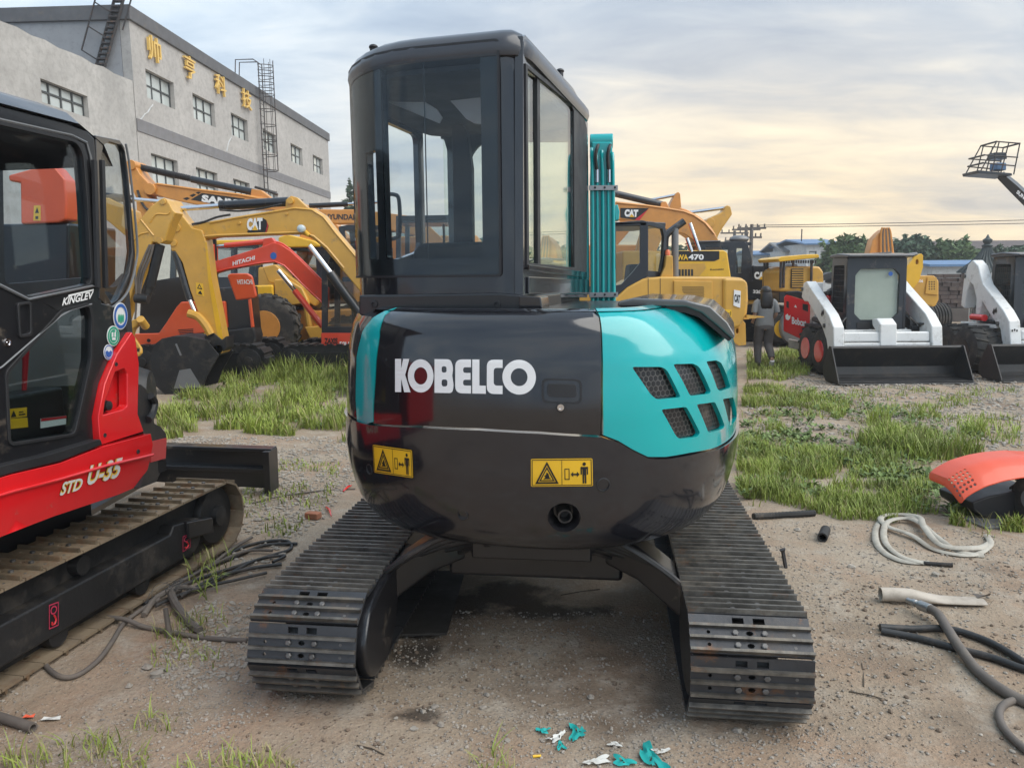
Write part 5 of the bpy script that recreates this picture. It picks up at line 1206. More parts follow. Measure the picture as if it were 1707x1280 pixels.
    cat_logo(pl, (412, 364.5, 438, 384.5, -1.5), b, .004, [(414, 389), (412, 386), (437, 363), (444, 367), (448, 377), (445, 387), (431, 390)])
    pflat([[(445, 368), (447.5, 377), (444, 388), (435, 390), (443, 387), (445.5, 377)]], pl, 'red_print', b, 'decal_stripe', .007)
    # boom cylinder, body, cab and tracks (mostly behind the teal machine)
    cylp('boom_cylinder', pl, (553, 455), (612, 535), .07, 'black_paint', T, .10, 14); cylp('cylinder_rod', pl, (519, 410), (555, 457), .036, 'chrome', T, .10)
    slab('house', pl, [(640, 500), (860, 490), (875, 560), (640, 575)], 'cat_yellow', T, .45, -1.0, .05)
    cab_side(T, Plane((0, 10.5), 90), [(660, 360), (770, 358), (775, 500), (660, 505)], [[(668, 368), (762, 366), (764, 440), (668, 445)]], 'black_paint', .95)
    for o in (.7, -.9): side_track(T, pl, 600, 840, 655, .5, o, .36)
yellow_mini_front()

def yellow_mini_left():
    pl = Plane((0, 9.6), 90)
    T = thing('excavator', 'yellow excavator arm with a short silver rod just right of the red mini excavator cab', 'excavator', pl(-5.5, 0, -.5))
    arm = [(224, 392), (235, 366), (252, 345), (268, 333), (275, 330), (281, 334), (290, 351), (295, 355), (286, 372), (277, 402), (269, 406), (256, 404), (247, 423), (226, 478), (206, 540), (198, 536), (212, 470), (221, 420)]
    a = slab('arm', pl, arm, 'cat_yellow', T, .03, -.2, .015)
    for e in ([(252, 372), (262, 358), (280, 358), (285, 354)], [(224, 402), (236, 391), (250, 388)], [(237, 367), (258, 393)]):
        mb = MB(); mb.tube(smooth_path([pl.at(*q, .03) for q in e], 4), .012, 5); mb.build('weld_rib', 'cat_yellow', a)
    for p in ((274, 337), (269, 402)):
        mb = MB(); mb.cyl(pl.at(*p, .05), pl.at(*p, -.22), .035, 12); mb.build('pivot_pin', 'cat_yellow', a, .004)
    cylp('cylinder_rod', pl, (214, 331), (270, 336), .025, 'chrome', T, -.08)
    cylp('arm_cylinder', pl, (120, 322), (214, 331), .05, 'black_paint', T, -.08)
    cylp('bucket_cylinder', pl, (265, 408), (248, 478), .060, 'black_dirty', T, -.03, 12); cylp('bucket_cylinder_end', pl, (248, 478), (240, 505), .045, 'black_dirty', T, -.03)
    for k in range(3): dirp('hose', pl, [(258 - k * 3, 408), (252 - k * 5, 430), (240 - k * 4, 460), (234 - k * 2, 500)], .014, 'hose_dusty', T, .03)
    dirp('hose', pl, [(219, 360), (226, 420), (231, 490), (229, 540)], .013, 'hose_dusty', T, .06)
    mb = MB(); mb.cyl(pl.at(228, 497, .04), pl.at(250, 499, .04), .06, 12); mb.build('cylinder_boss', 'black_dirty', T, .006)
    slab('bucket_link', pl, [(212, 558), (216, 545), (226, 532), (236, 531), (240, 537), (226, 548), (220, 566)], 'cat_yellow', T, .08, -.05, .015)
    mb = MB(); mb.cyl(pl.at(240, 531, .10), pl.at(240, 545, -.05), .05, 12); mb.build('link_pin', 'cat_yellow', T, .006)
    slab('hook_plate', pl, [(221, 566), (226, 562), (238, 580), (239, 588), (234, 594), (222, 592)], 'cat_yellow', T, .05, .0, .012, [[(230, 580), (235, 581), (234, 587), (229, 586)]])
    b = [(234, 391), (224, 352), (180, 330), (120, 330), (40, 400), (-20, 470), (10, 490), (70, 420), (130, 362), (175, 365), (222, 405)]
    slab('boom', pl, b, 'cat_yellow', T, .0, -.18, .015)
    slab('house', pl, [(-160, 470), (40, 470), (40, 560), (-160, 560)], 'cat_yellow', T, .4, -.9, .05)
    for o in (.6, -.8): side_track(T, pl, -180, 80, 680, .45, o, .34)
    mb = MB(); c = pl.at(238, 640); mb.lathe(Vector((c.x, c.y - .1, .17)), (1, .25, 0), [(-.16, .05), (-.15, .30), (.0, .36), (.14, .30), (.16, .05)], 18); mb.build('bucket', 'black_dirty', T)
yellow_mini_left()

def coral_machine():
    pl = Plane((0, 7.2), 90)
    T = thing('mini_excavator', 'coral orange machine seen only through the red mini excavator cab windows', 'excavator', pl(-4.4, 0, -.4))
    b = slab('boom', pl, [(13, 292), (62, 279), (88, 276), (108, 300), (111, 330), (110, 366), (98, 371), (34, 374), (33, 305), (14, 302)], 'orange', T, 0, -.2, .02)
    q = quadmap([(56, 368), (68, 368), (68, 343), (57, 343)], pl.px, pl); panel('sticker', rect(0, 0, 1, 1), [], q, .002, 'yellow_print', b, off=.004, ang=0); flat([[(.2, .5), (.8, .5), (.5, .9)], rect(.3, .1, .7, .3)], q, 'black_print', b, 'sticker_print', .006)
    slab('house', pl, [(-60, 374), (112, 371), (112, 560), (-60, 560)], 'black_paint', T, -.02, -.9, .03)
    for o in (.1, -.9): side_track(T, pl, -150, 120, 700, .4, o, .3)
coral_machine()

def orange_black():
    pl = Plane((0, 12.6), 90)
    T = thing('excavator', 'black and orange excavator with open rear hood behind the resting yellow arm', 'excavator', pl(-5.3, 0, -.7))
    cab_side(T, pl, [(238, 390), (318, 390), (322, 470), (314, 505), (303, 505), (278, 540), (267, 556), (232, 556)], [[(246, 398), (306, 398), (308, 460), (270, 466), (246, 470)]], 'black_paint', 1.1, 'glass_clear')
    ob = slab('side_cover', pl, [(226, 556), (267, 555), (279, 538), (296, 512), (304, 503), (377, 502), (381, 546), (368, 552), (330, 556), (300, 565), (262, 581), (226, 580)], 'orange', T, .06, -.5, .02)
    for k in range(4): pflat([[(300 + k * 1.2, 549 + k * 2.8), (325, 547.5 + k * 2.8), (325, 549 + k * 2.8), (299 + k * 1.2, 550.5 + k * 2.8)]], pl, 'black_print', ob, 'cooling_slot', .063)
    mb = MB(); mb.cyl(pl.at(251, 567, .05), pl.at(251, 567, .068), .03, 14); mb.build('lifting_hole', 'black_print', ob)
    slab('engine_bay', pl, [(360, 480), (418, 477), (424, 540), (426, 578), (378, 580), (372, 545)], 'black_paint', T, .0, -.35, .02)
    slab('counterweight', pl, [(372, 551), (424, 545), (428, 560), (424, 585), (372, 585)], 'black_dirty', T, .05, -.35, .03)
    slab('rear_post', pl, [(415, 500), (419, 498), (424, 545), (420, 546)], 'orange', T, .05, -.05, .008)
    hd = slab('raised_hood', Plane((0, 12.3), 84), [(378, 459), (384, 456), (412, 455.5), (420, 460), (428, 494), (424, 497), (393, 501)], 'orange', T, .0, -.08, .025)
    ptext('HITACHI', Plane((0, 12.3), 84), [(397, 474), (422, 474), (420, 466), (395, 466)], 'white_print', hd, .006, .03)
    side_track(T, pl, 228, 452, 632, .52, .25, .42); side_track(T, pl, 228, 452, 632, .52, -.9, .42)
orange_black()

def red_zaxis():
    pl = Plane((0, 13.6), 90)
    T = thing('excavator', 'red excavator with white lettered boom and dark cab partly hidden by the teal machine', 'excavator', pl(-3, 0, -.7))
    boom = [(345, 411), (352, 408), (358, 436), (380, 429), (400, 423), (438, 411), (456, 404), (467, 407), (484, 418), (499, 432), (520, 453), (545, 480), (545, 514), (520, 492), (502, 474), (485, 457), (472, 444), (457, 438), (436, 440), (380, 450), (358, 456), (352, 470), (347, 440)]
    b = slab('boom', pl, boom, 'hitachi_red', T, 0, -.2, .015)
    mb = MB(); mb.tube([pl.at(*q, .0) for q in ((358, 454), (380, 448), (436, 438), (458, 436), (474, 443), (488, 457), (504, 474), (545, 512))], .016, 5); mb.build('weld_flange', 'hitachi_red', b)
    for k in (0, 1): dirp('hydraulic_pipe', pl, [(456, 403 + k * 3), (470, 407 + k * 3), (490, 423 + k * 3), (520, 452 + k * 3), (540, 473 + k * 3)], .018, 'hitachi_red', b, -.05)
    slab('cylinder_lug', pl, [(436, 412), (438, 398), (452, 396), (462, 408)], 'hitachi_red', b, -.03, -.17, .01)
    slab('arm', pl, [(343, 408), (356, 407), (357, 430), (355, 470), (352, 520), (346, 520), (346, 470)], 'hitachi_red', T, .03, -.2, .012)
    cylp('arm_cylinder', pl, (372, 409), (442, 402), .045, 'hitachi_red', T, -.08); cylp('cylinder_rod', pl, (350, 411), (374, 409), .025, 'chrome', T, -.08)
    cylp('cylinder_rod', pl, (466, 451), (494, 485), .04, 'chrome', T, .08); cylp('boom_cylinder', pl, (493, 484), (540, 544), .055, 'hitachi_red', T, .08)
    ptext('HITACHI', pl, [(388, 443.5), (425, 433), (425, 426), (388, 436)], 'white_print', b, .006, .03, 0, 'brand_lettering')
    pflat([circ(456, 426.5, 5.5, 6, 10)], pl, 'blue_print', b, 'round_decal', .006)
    cp = Plane((0, 13.1), 90)
    cab_side(T, cp, [(536, 437), (545, 412), (620, 405), (640, 410), (640, 555), (536, 555)], [[(546, 440), (554, 418), (600, 414), (600, 545), (546, 545)]], 'navy', 1.0)
    bs = slab('side_cover', cp, [(536, 555), (640, 555), (640, 581), (537, 580)], 'hitachi_red', T, .05, -1.0, .012)
    ptext('ZAXIS', cp, [(542, 573), (564, 573), (564, 563), (542, 563)], 'black_print', bs, .055, .04); ptext('50U', cp, [(567, 577), (583, 577), (583, 569), (567, 569)], 'white_print', bs, .055, .03)
    slab('engine_hood', cp, [(640, 470), (760, 470), (765, 580), (640, 581)], 'hitachi_red', T, .05, -1.2, .04)
    side_track(T, cp, 470, 690, 634, .45, .10, .4); side_track(T, cp, 470, 690, 634, .45, -1.1, .4)
red_zaxis()

def wheel_loader():
    Y = 15.6; pl = Plane((0, Y), 90)
    T = thing('wheel_loader', 'yellow wheel loader with one big lugged tyre between the orange and red excavators', 'loader', pl(-4.5, 0, -1))
    c = pl.at(447, 552); rr = 53 / F * Y
    c.z = rr; wheel(c, (0, -1, 0), rr, .48, 25 / F * Y, 'sany_yellow', T, 18)
    c2 = pl.at(640, 552); c2.z = rr; wheel(c2, (0, -1, 0), rr, .48, 25 / F * Y, 'sany_yellow', T, 18)
    for u in (447, 640):
        c3 = pl.at(u, 552, -2.0); c3.z = rr; wheel(c3, (0, -1, 0), rr, .48, 25 / F * Y, 'sany_yellow', T, 12)
    slab('frame', pl, [(430, 520), (520, 520), (700, 510), (700, 575), (500, 572), (470, 560), (430, 560)], 'sany_yellow', T, -.45, -1.6, .03)
    slab('counterweight', pl, [(418, 476), (452, 475), (454, 512), (420, 512)], 'bright_yellow', T, -.1, -1.8, .04)
    slab('lift_tower', pl, [(453, 466), (475, 465), (500, 480), (512, 505), (470, 512), (455, 505)], 'cat_yellow', T, -.15, -1.6, .03)
    slab('lift_arm', pl, [(430, 445), (452, 440), (478, 462), (528, 498), (520, 512), (470, 482), (440, 470)], 'cat_yellow', T, -.25, -.45, .03)
    slab('fender', pl, [(505, 546), (540, 543), (575, 545), (570, 560), (540, 578), (520, 575)], 'cat_yellow', T, -.1, -.5, .02)
    cab_side(T, Plane((0, Y + .6), 90), [(484, 412), (530, 410), (545, 420), (545, 500), (490, 500)], [[(488, 416), (526, 415), (528, 470), (490, 470)]], 'navy', 1.2)
    slab('cab_roof_plate', Plane((0, Y + .5), 90), [(466, 396), (480, 391), (525, 402), (545, 412), (480, 413), (466, 405)], 'bright_yellow', T, .1, -1.4, .03)
    for (a, b) in (((515, 520), (540, 560)), ((505, 500), (512, 545))): cylp('lift_cylinder', pl, a, b, .07, 'cat_yellow', T, -.2)
wheel_loader()
def backhoe():
    Y = 17; pl = Plane((0, Y), 90)
    T = thing('backhoe', 'yellow backhoe with glazed dark cab seen through the gap under the red lettered boom', 'backhoe', pl(-5.6, 0, -.8))
    cab_side(T, pl, [(350, 412), (356, 408), (424, 406), (432, 412), (436, 500), (350, 500)], [[(358, 414), (390, 413), (390, 462), (358, 462)], [(395, 413), (424, 412), (428, 462), (395, 462)]], 'navy', 1.3)
    slab('engine_hood', pl, [(432, 446), (500, 440), (520, 446), (522, 520), (432, 520)], 'cat_yellow', T, .1, -1.2, .04)
    slab('cab_roof_plate', pl, [(346, 409), (356, 401), (424, 400), (438, 407)], 'bright_yellow', T, .1, -1.4, .03)
    slab('body', pl, [(330, 500), (522, 500), (522, 560), (330, 560)], 'cat_yellow', T, -.1, -1.2, .03)
    for u in (350, 500):
        for o in (.2, -1.5): c = pl.at(u, 560, o); c.z = .5; wheel(c, (0, -1, 0), .5, .35, .25, 'bright_yellow', T, 12)
backhoe()

def big_left():
    pl = Plane((0, 19), 90)
    T = thing('excavator', 'large amber excavator with black bellows cylinder along its boom in front of the factory', 'excavator', pl(-3.2, 0, -1.2))
    boom = [(249, 308), (262, 305), (282, 308), (325, 314), (400, 323), (440, 329), (463, 335), (505, 339), (545, 355), (600, 420), (640, 480), (620, 500), (575, 455), (520, 395), (480, 360), (455, 350), (400, 348), (330, 342), (300, 336), (275, 330), (258, 324), (250, 318)]
    b = slab('boom', pl, boom, 'sany_yellow', T, 0, -.5, .02)
    mb = MB(); mb.tube([pl.at(*q) for q in ((262, 307), (325, 316), (400, 325), (462, 337), (505, 341))], .03, 5); mb.build('weld_flange', 'sany_yellow', b)
    arm = [(214, 276), (217, 271), (222, 270), (227, 277), (235, 291), (249, 306), (245, 314), (246, 326), (256, 340), (266, 352), (258, 362), (246, 400), (235, 470), (222, 470), (232, 390), (228, 330), (217, 306)]
    a = slab('arm', pl, arm, 'sany_yellow', T, .05, -.5, .02)
    for p, r in (((221, 276), .12), ((252, 316), .14)):
        mb = MB(); mb.cyl(pl.at(*p, .10), pl.at(*p, -.55), r, 14); mb.build('pivot_pin', 'sany_yellow', a, .01)
    mb = MB(); n = 30; a0, a1 = pl.at(226, 277, -.22), pl.at(311, 296, -.22)
    mb.tube([a0.lerp(a1, i / (2 * n)) for i in range(2 * n + 1)], [.085 if i % 2 else .055 for i in range(2 * n + 1)], 10); mb.build('bellows', 'black_plastic', T, ang=0)
    cylp('arm_cylinder', pl, (313, 297), (418, 319), .085, 'navy', T, -.22, 14); slab('cylinder_lug', pl, [(414, 328), (416, 314), (432, 316), (452, 331)], 'sany_yellow', b, -.12, -.38, .02)
    pflat([[(318, 333), (337, 322), (408, 331.5), (402, 346), (360, 342), (345, 338)]], pl, 'black_print', b, 'decal', .005)
    pflat([[(305, 331), (312, 329), (317, 331), (311, 334)], [(316, 326), (323, 323), (327, 325), (321, 329)], [(326, 321), (331, 320), (335, 321), (331, 324)]], pl, 'black_print', b, 'decal_block', .005)
    ptext('SANY', pl, [(336, 336.5), (396, 346), (397, 333.5), (337, 324.5)], 'white_print', b, .012, .06, 0, 'brand_lettering')
    dirp('guard_rail', Plane((0, 18), 90), [(425, 312), (445, 318), (463, 325)], .03, 'iron_dark', T, 0); dirp('hose', pl, [(232, 318), (240, 340), (252, 352), (275, 356)], .03, 'hose_black', T, .08)
    slab('house', pl, [(560, 400), (800, 395), (800, 500), (560, 505)], 'sany_yellow', T, 1.0, -1.8, .08)
    cab_side(T, Plane((0, 18.2), 90), [(610, 375), (690, 375), (690, 500), (610, 500)], [[(618, 383), (682, 383), (682, 450), (618, 455)]], 'black_paint', 1.2)
    for o in (1.1, -1.5): side_track(T, pl, 540, 840, 575, .9, o, .6, pitch=.22)
big_left()

def hyundai():
    pl = Plane((0, 17), 90)
    T = thing('excavator', 'orange excavator with dark lettering on its boom just left of the teal cab', 'excavator', pl(-1, 0, -1.2))
    b = slab('boom', pl, [(505, 352), (538, 349), (597, 349.5), (700, 362), (760, 420), (745, 440), (690, 392), (597, 373), (560, 373), (520, 366)], 'sany_yellow', T, 0, -.45, .02)
    ptext('HYUNDAI', pl, [(541, 366), (590.5, 367), (590.5, 357.5), (541, 357)], 'navy', b, .006, .03, 0, 'brand_lettering')
    cylp('arm_cylinder', pl, (512, 342), (577, 339), .055, 'black_paint', T, -.2); cylp('cylinder_rod', pl, (577, 339), (640, 335), .03, 'chrome', T, -.2)
    slab('arm', pl, [(512, 345), (500, 352), (505, 366), (495, 420), (480, 470), (490, 474), (515, 420), (525, 362)], 'sany_yellow', T, .03, -.48, .02)
    cab_side(T, Plane((0, 16.4), 90), [(564, 378), (580, 375), (640, 376), (640, 470), (600, 470), (570, 430)], [[(574, 384), (632, 382), (632, 440), (598, 442), (580, 420)]], 'navy', 1.1)
    slab('house', pl, [(600, 445), (820, 440), (820, 515), (600, 520)], 'sany_yellow', T, .8, -1.6, .06)
    for o in (1.0, -1.4): side_track(T, pl, 560, 830, 585, .8, o, .55, pitch=.2)
hyundai()

# ---------------------------------------------------------------- right hand side
def yellow_cab_right():
    pl = Plane((0, 9.4), 90)
    T = thing('excavator', 'yellow excavator with glazed black cab and perforated side door right of the teal boom', 'excavator', pl(2.1, 0, -.8))
    c = slab('cab', pl, [(1024, 371), (1072, 367.5), (1080, 370), (1079, 462), (1062, 470), (1044, 480), (1030, 492), (1024, 492)], 'navy', T, 0, -.05, .006, [[(1027, 376), (1067, 374), (1067, 438), (1056, 452), (1036, 474), (1027, 476)]])
    slab('cab_window', pl, [(1027, 376), (1067, 374), (1067, 438), (1056, 452), (1036, 474), (1027, 476)], 'glass_dark', c, -.02, -.026, 0)
    rp = Plane(pl.at(1079, 400), 58)
    c2 = slab('cab_rear', rp, [(1079, 369), (1090, 370), (1109, 377), (1112, 390), (1109.5, 443), (1102, 462), (1079, 462)], 'navy', T, 0, -.05, .006, [[(1081, 376), (1104, 382), (1107, 394), (1105, 430), (1101, 453), (1081, 451)]])
    slab('rear_window', rp, [(1081, 376), (1104, 382), (1107, 394), (1105, 430), (1101, 453), (1081, 451)], 'glass_side', c2, -.02, -.026, 0)
    mb = MB(); q = [pl.at(1024, 371), pl.at(1078, 368.5), rp.at(1110, 378), rp.at(1110, 378) + Vector((-.25, .9, .0)), pl.at(1024, 371) + Vector((0, 1.0, 0))]; z = q[1].z - .06
    mb.prism([Vector((p.x, p.y, z)) for p in q], (0, 0, .05)); mb.build('cab_roof', 'navy', T, .01)
    mb = MB(); s, zz = pl.px(1034, 470); mb.prism([pl(s - .1, .95, -.4), pl(s + .25, .95, -.4), pl(s + .32, 1.75, -.4), pl(s + .18, 1.75, -.4), pl(s + .12, 1.2, -.4)], -pl.n * .4); mb.build('seat', 'seat_fabric', T, .03)
    body = [(1020, 500), (1032, 491), (1046, 478), (1072, 464), (1103, 461), (1215, 461.5), (1236, 463), (1244, 470), (1245, 500), (1243, 525), (1230, 548), (1205, 560), (1020, 560)]
    b = slab('house', pl, body, 'cat_yellow', T, .02, -1.5, .035)
    pf = [(1154, 477.5), (1157, 475.5), (1169, 476), (1172, 479), (1172, 505), (1146, 505), (1146, 494), (1136, 488), (1135, 478)]
    dr = slab('side_door', pl, [(1122, 468), (1186, 469), (1186, 512), (1122, 512)], 'cat_yellow', b, .045, .018, .008)
    pk = []
    y = 478.5; r = 0
    while y < 505:
        x = 1136.5 + (1.4 if r % 2 else 0)
        while x < 1172:
            if inside((x, y), [(1135, 477), (1172, 476), (1172, 505), (1146, 505), (1146, 494), (1135, 487)]): pk.append(circ(x, y, 1.0, 1.0, 6))
            x += 2.8
        y += 2.45; r += 1
    pflat(pk, pl, 'black_print', dr, 'perforation', .047)
    for u in (1080, 1100): pflat([[(u - .5, 464), (u + .5, 464), (u + .5, 512), (u - .5, 512)]], pl, 'black_dirty', b, 'panel_gap', .022)
    cw = slab('counterweight', pl, [(1203, 463), (1236, 464), (1245, 471), (1246, 500), (1244, 522), (1232, 545), (1203, 552)], 'cat_yellow', T, .06, -1.5, .04)
    q = quadmap([(1220, 509), (1231, 513), (1232, 485), (1221, 483)], pl.px, pl); pn = panel('brand_plate', rect(0, 0, 1, 1), [], q, .01, 'white_print', cw, off=.072, ang=0)
    f = lambda x, y, o=0.0: q(.08 + .84 * x, .25 + .5 * y, o); text('CAT', f, 'black_print', pn, 'brand_lettering', .075, .05)
    q = quadmap([(1197, 528), (1217, 528), (1217, 516), (1197, 515)], pl.px, pl); pn = panel('warning_sticker', rect(0, 0, 1, 1), [], q, .002, 'yellow_print', cw, off=.064, ang=0); flat([{'o': [(.1, .15), (.5, .15), (.3, .85)], 'h': [[(.2, .27), (.4, .27), (.3, .65)]]}, rect(.68, .45, .85, .55), rect(.9, .2, .94, .8)], q, 'black_print', pn, 'sticker_print', .067)
    slab('rear_bracket', pl, [(1216, 536), (1240, 532), (1247, 540), (1248, 576), (1236, 578), (1228, 572)], 'cat_yellow', T, -.1, -.4, .012, [circ(1233, 552, 2.2, 5.5, 12)])
    for k in range(3):
        a, z = pl.px(1241, 527 + k * 3.6); mb = MB(); p0 = pl(a, z, .06 - k * .3); mb.loft([[p0 + Vector((0, dy, dz)) for dy, dz in ((-.03, -.02), (.03, -.02), (.03, .02), (-.03, .02))], [p0 + Vector((.22, dy, dz - .01)) for dy, dz in ((-.012, -.006), (.012, -.006), (.012, .006), (-.012, .006))]]); mb.build('ripper_tooth', 'cat_yellow', T)
    dirp('air_intake', pl, [(1117, 430), (1117, 398), (1121, 388), (1131, 380), (1146, 369), (1150, 366)], .045, 'navy', T, -.3); cylp('exhaust_stack', pl, (1134, 465), (1134, 378), .045, 'grey_paint', T, -.3, 12)
    slab('filter_box', pl, [(1112, 426), (1123, 426), (1124, 462), (1102, 462), (1110, 444)], 'cat_yellow', T, -.05, -.35, .012)
    mb = MB(); p = pl.at(1117, 425, -.15); mb.lathe(p, (0, 0, 1), [(0, .032), (.04, .032), (.065, .022), (.07, .005)], 12); mb.build('beacon', 'beacon', T)
    for a, b2 in (((1150, 372), (1166, 418)), ((1145, 397), (1153, 420))): cylp('silver_rod', Plane((0, 10.5), 90), a, b2, .025, 'chrome', T, 0)
    for o in (.0, -1.2): side_track(T, pl, 1010, 1195, 672, .55, o, .4)
    slab('boom', pl, [(960, 470), (1000, 500), (1010, 540), (985, 540), (950, 490)], 'cat_yellow', T, -.5, -.8, .02)
yellow_cab_right()

def komatsu():
    pl = Plane((0, 13), 90)
    T = thing('wheel_loader', 'bright yellow wheel loader hood with black number stripe behind the yellow cab machine', 'loader', pl(3.2, 0, -1))
    b = slab('engine_hood', pl, [(1123, 418), (1206, 417), (1213, 421), (1219, 462), (1224, 520), (1123, 520)], 'bright_yellow', T, 0, -1.6, .03)
    pflat([[(1125, 418.5), (1199, 418.5), (1199, 432), (1191, 435.5), (1126, 435.5)]], pl, 'black_print', b, 'stripe', .005)
    ptext('WA', pl, [(1128, 434), (1147, 433.5), (1147, 424.5), (1128, 424.5)], 'yellow_print', b, .01, .04, 0, 'model_lettering'); ptext('470', pl, [(1147.5, 433.5), (1173, 433.5), (1173, 424), (1147.5, 424)], 'white_print', b, .01, .04, 0, 'model_number')
    pflat([[(1131 + k * 5.2, 449), (1134.6 + k * 5.2, 449), (1134.6 + k * 5.2, 460), (1131 + k * 5.2, 460)] for k in range(5)], pl, 'black_dirty', b, 'louvre', .006)
    pflat([[(1129, 439.5), (1175, 439.5), (1175, 450), (1165, 461), (1129, 461)]], pl, 'cat_yellow', b, 'access_door', .003)
    ptext('Komatsu', pl, [(1184, 451), (1206, 450), (1206, 447), (1184, 448)], 'black_print', b, .006, .02)
    slab('rear_frame', pl, [(1110, 520), (1230, 520), (1226, 575), (1110, 575)], 'black_paint', T, -.1, -1.5, .03)
    for u in (1120, 1000):
        for o in (.25, -1.9):
            c = pl.at(u, 560, o); c.z = .7; wheel(c, (0, -1, 0), .7, .5, .35, 'bright_yellow', T, 14)
komatsu()

def cat_right_boom():
    pl = Plane((0, 19.5), 90)
    T = thing('excavator', 'black cabbed excavator with white numbers on its side and tan boom across the sunset sky', 'excavator', pl(5.4, 0, -1.2))
    bm_ = [(1000, 345), (1028, 336), (1076, 341), (1112, 346), (1138, 351), (1154, 356), (1174, 369), (1187, 382), (1197, 399), (1210, 430), (1160, 440), (1160, 403), (1141, 390), (1112, 383), (1076, 369), (1035, 366), (1005, 372)]
    b = slab('boom', pl, bm_, 'sany_yellow', T, 0, -.5, .02)
    mb = MB(); mb.tube([pl.at(*q) for q in ((1028, 338), (1076, 343), (1112, 348), (1140, 353), (1156, 359), (1175, 372), (1190, 390))], .03, 5); mb.build('weld_flange', 'sany_yellow', b)
    dirp('hydraulic_pipe', pl, [(1136, 347), (1150, 352), (1170, 364), (1186, 378), (1196, 394)], .035, 'sany_yellow', b, -.2)
    cylp('arm_cylinder', pl, (1010, 317), (1108, 340), .085, 'navy', T, -.25, 12); slab('cylinder_lug', pl, [(1102, 348), (1104, 336), (1112, 335), (1120, 349)], 'sany_yellow', b, -.12, -.38, .02)
    cat_logo(pl, (1041, 349, 1064, 361.5, .8), b, .006, [(1034, 347), (1082, 347), (1066, 367.5), (1034, 363)], [(1078, 351), (1082, 347), (1066, 367.5), (1058, 366.5)], .1)
    cab_side(T, Plane((0, 18.6), 90), [(1166, 404), (1240, 402), (1247, 408), (1253, 430), (1254, 470), (1166, 470)], [[(1228, 414), (1238, 414), (1236, 455), (1226, 455)], [(1176, 412), (1214, 412), (1214, 455), (1176, 455)]], 'navy', 1.2)
    slab('sun_roof', Plane((0, 18.6), 90), [(1160, 402), (1200, 401), (1200, 404), (1160, 405)], 'roof_grey', T, .1, -1.2, .02)
    mb = MB(); p = Plane((0, 18.8), 90).at(1232, 399); mb.ball(p, (.24, .2, .10), 16, 8); mb.build('aerial_dome', 'grey_paint', T)
    hs = slab('house', Plane((0, 18.9), 90), [(1254, 442), (1300, 444), (1302, 500), (1240, 500), (1240, 470), (1254, 466)], 'navy', T, 0, -2.2, .04)
    p2 = Plane((0, 18.9), 90); cat_logo(p2, (1257, 453, 1280, 465.5, .5), hs, .006); ptext('320D', p2, [(1255, 489), (1276, 490), (1276, 484), (1255, 483)], 'white_print', hs, .01, .05, 0, 'model_number')
    slab('lower_frame', p2, [(1160, 500), (1300, 500), (1300, 512), (1160, 512)], 'cat_yellow', T, -.05, -2.2, .03)
    for o in (.3, -1.9): side_track(T, p2, 1130, 1310, 575, .85, o, .6, pitch=.22)
    pa = Plane((0, 20.5), 90)
    T2 = thing('excavator', 'mustard excavator arm raised highest against the sunset sky with a thin silver rod', 'excavator', pa(5, 0, -1.2))
    a2 = slab('arm', pa, [(1184, 383), (1178, 372), (1186, 362), (1200, 356), (1207, 351), (1208, 345), (1213, 342), (1218, 344), (1221, 357), (1215, 366), (1205, 380), (1197, 394), (1192, 420), (1180, 420)], 'cat_yellow', T2, 0, -.4, .03)
    mb = MB(); mb.cyl(pa.at(1184, 371, .03), pa.at(1184, 371, -.43), .12, 14); mb.build('pivot_pin', 'cat_yellow', a2, .01)
    cylp('cylinder_rod', pa, (1150, 354), (1210, 346), .045, 'chrome', T2, -.2)
    slab('boom', pa, [(1188, 372), (1150, 360), (1080, 352), (1060, 420), (1090, 430), (1110, 385), (1150, 382), (1184, 392)], 'cat_yellow', T2, -.05, -.35, .03)
    slab('house', pa, [(1030, 420), (1160, 420), (1160, 500), (1030, 500)], 'cat_yellow', T2, .8, -1.6, .05)
    for o in (.9, -1.5): side_track(T2, pa, 1010, 1170, 565, .8, o, .5, pitch=.22)
    pb = Plane((0, 23), 90)
    T3 = thing('excavator', 'farthest tan excavator with only its pointed arm end showing above the lettered boom', 'excavator', pb(3.5, 0, -1.2))
    a3 = slab('arm', pb, [(1116, 345), (1119, 337), (1127, 322), (1131, 320), (1134, 323), (1136, 345), (1138, 380), (1122, 380)], 'sany_yellow', T3, 0, -.4, .02)
    cylp('cylinder_rod', pb, (1075, 335), (1129, 324), .045, 'chrome', T3, -.2)
    slab('boom', pb, [(1120, 350), (1060, 345), (1000, 400), (1020, 420), (1065, 368), (1130, 378)], 'sany_yellow', T3, -.05, -.35, .03)
    slab('house', pb, [(960, 410), (1080, 410), (1080, 500), (960, 500)], 'sany_yellow', T3, .8, -1.6, .05)
    for o in (.9, -1.5): side_track(T3, pb, 940, 1100, 550, .8, o, .5, pitch=.22)
cat_right_boom()

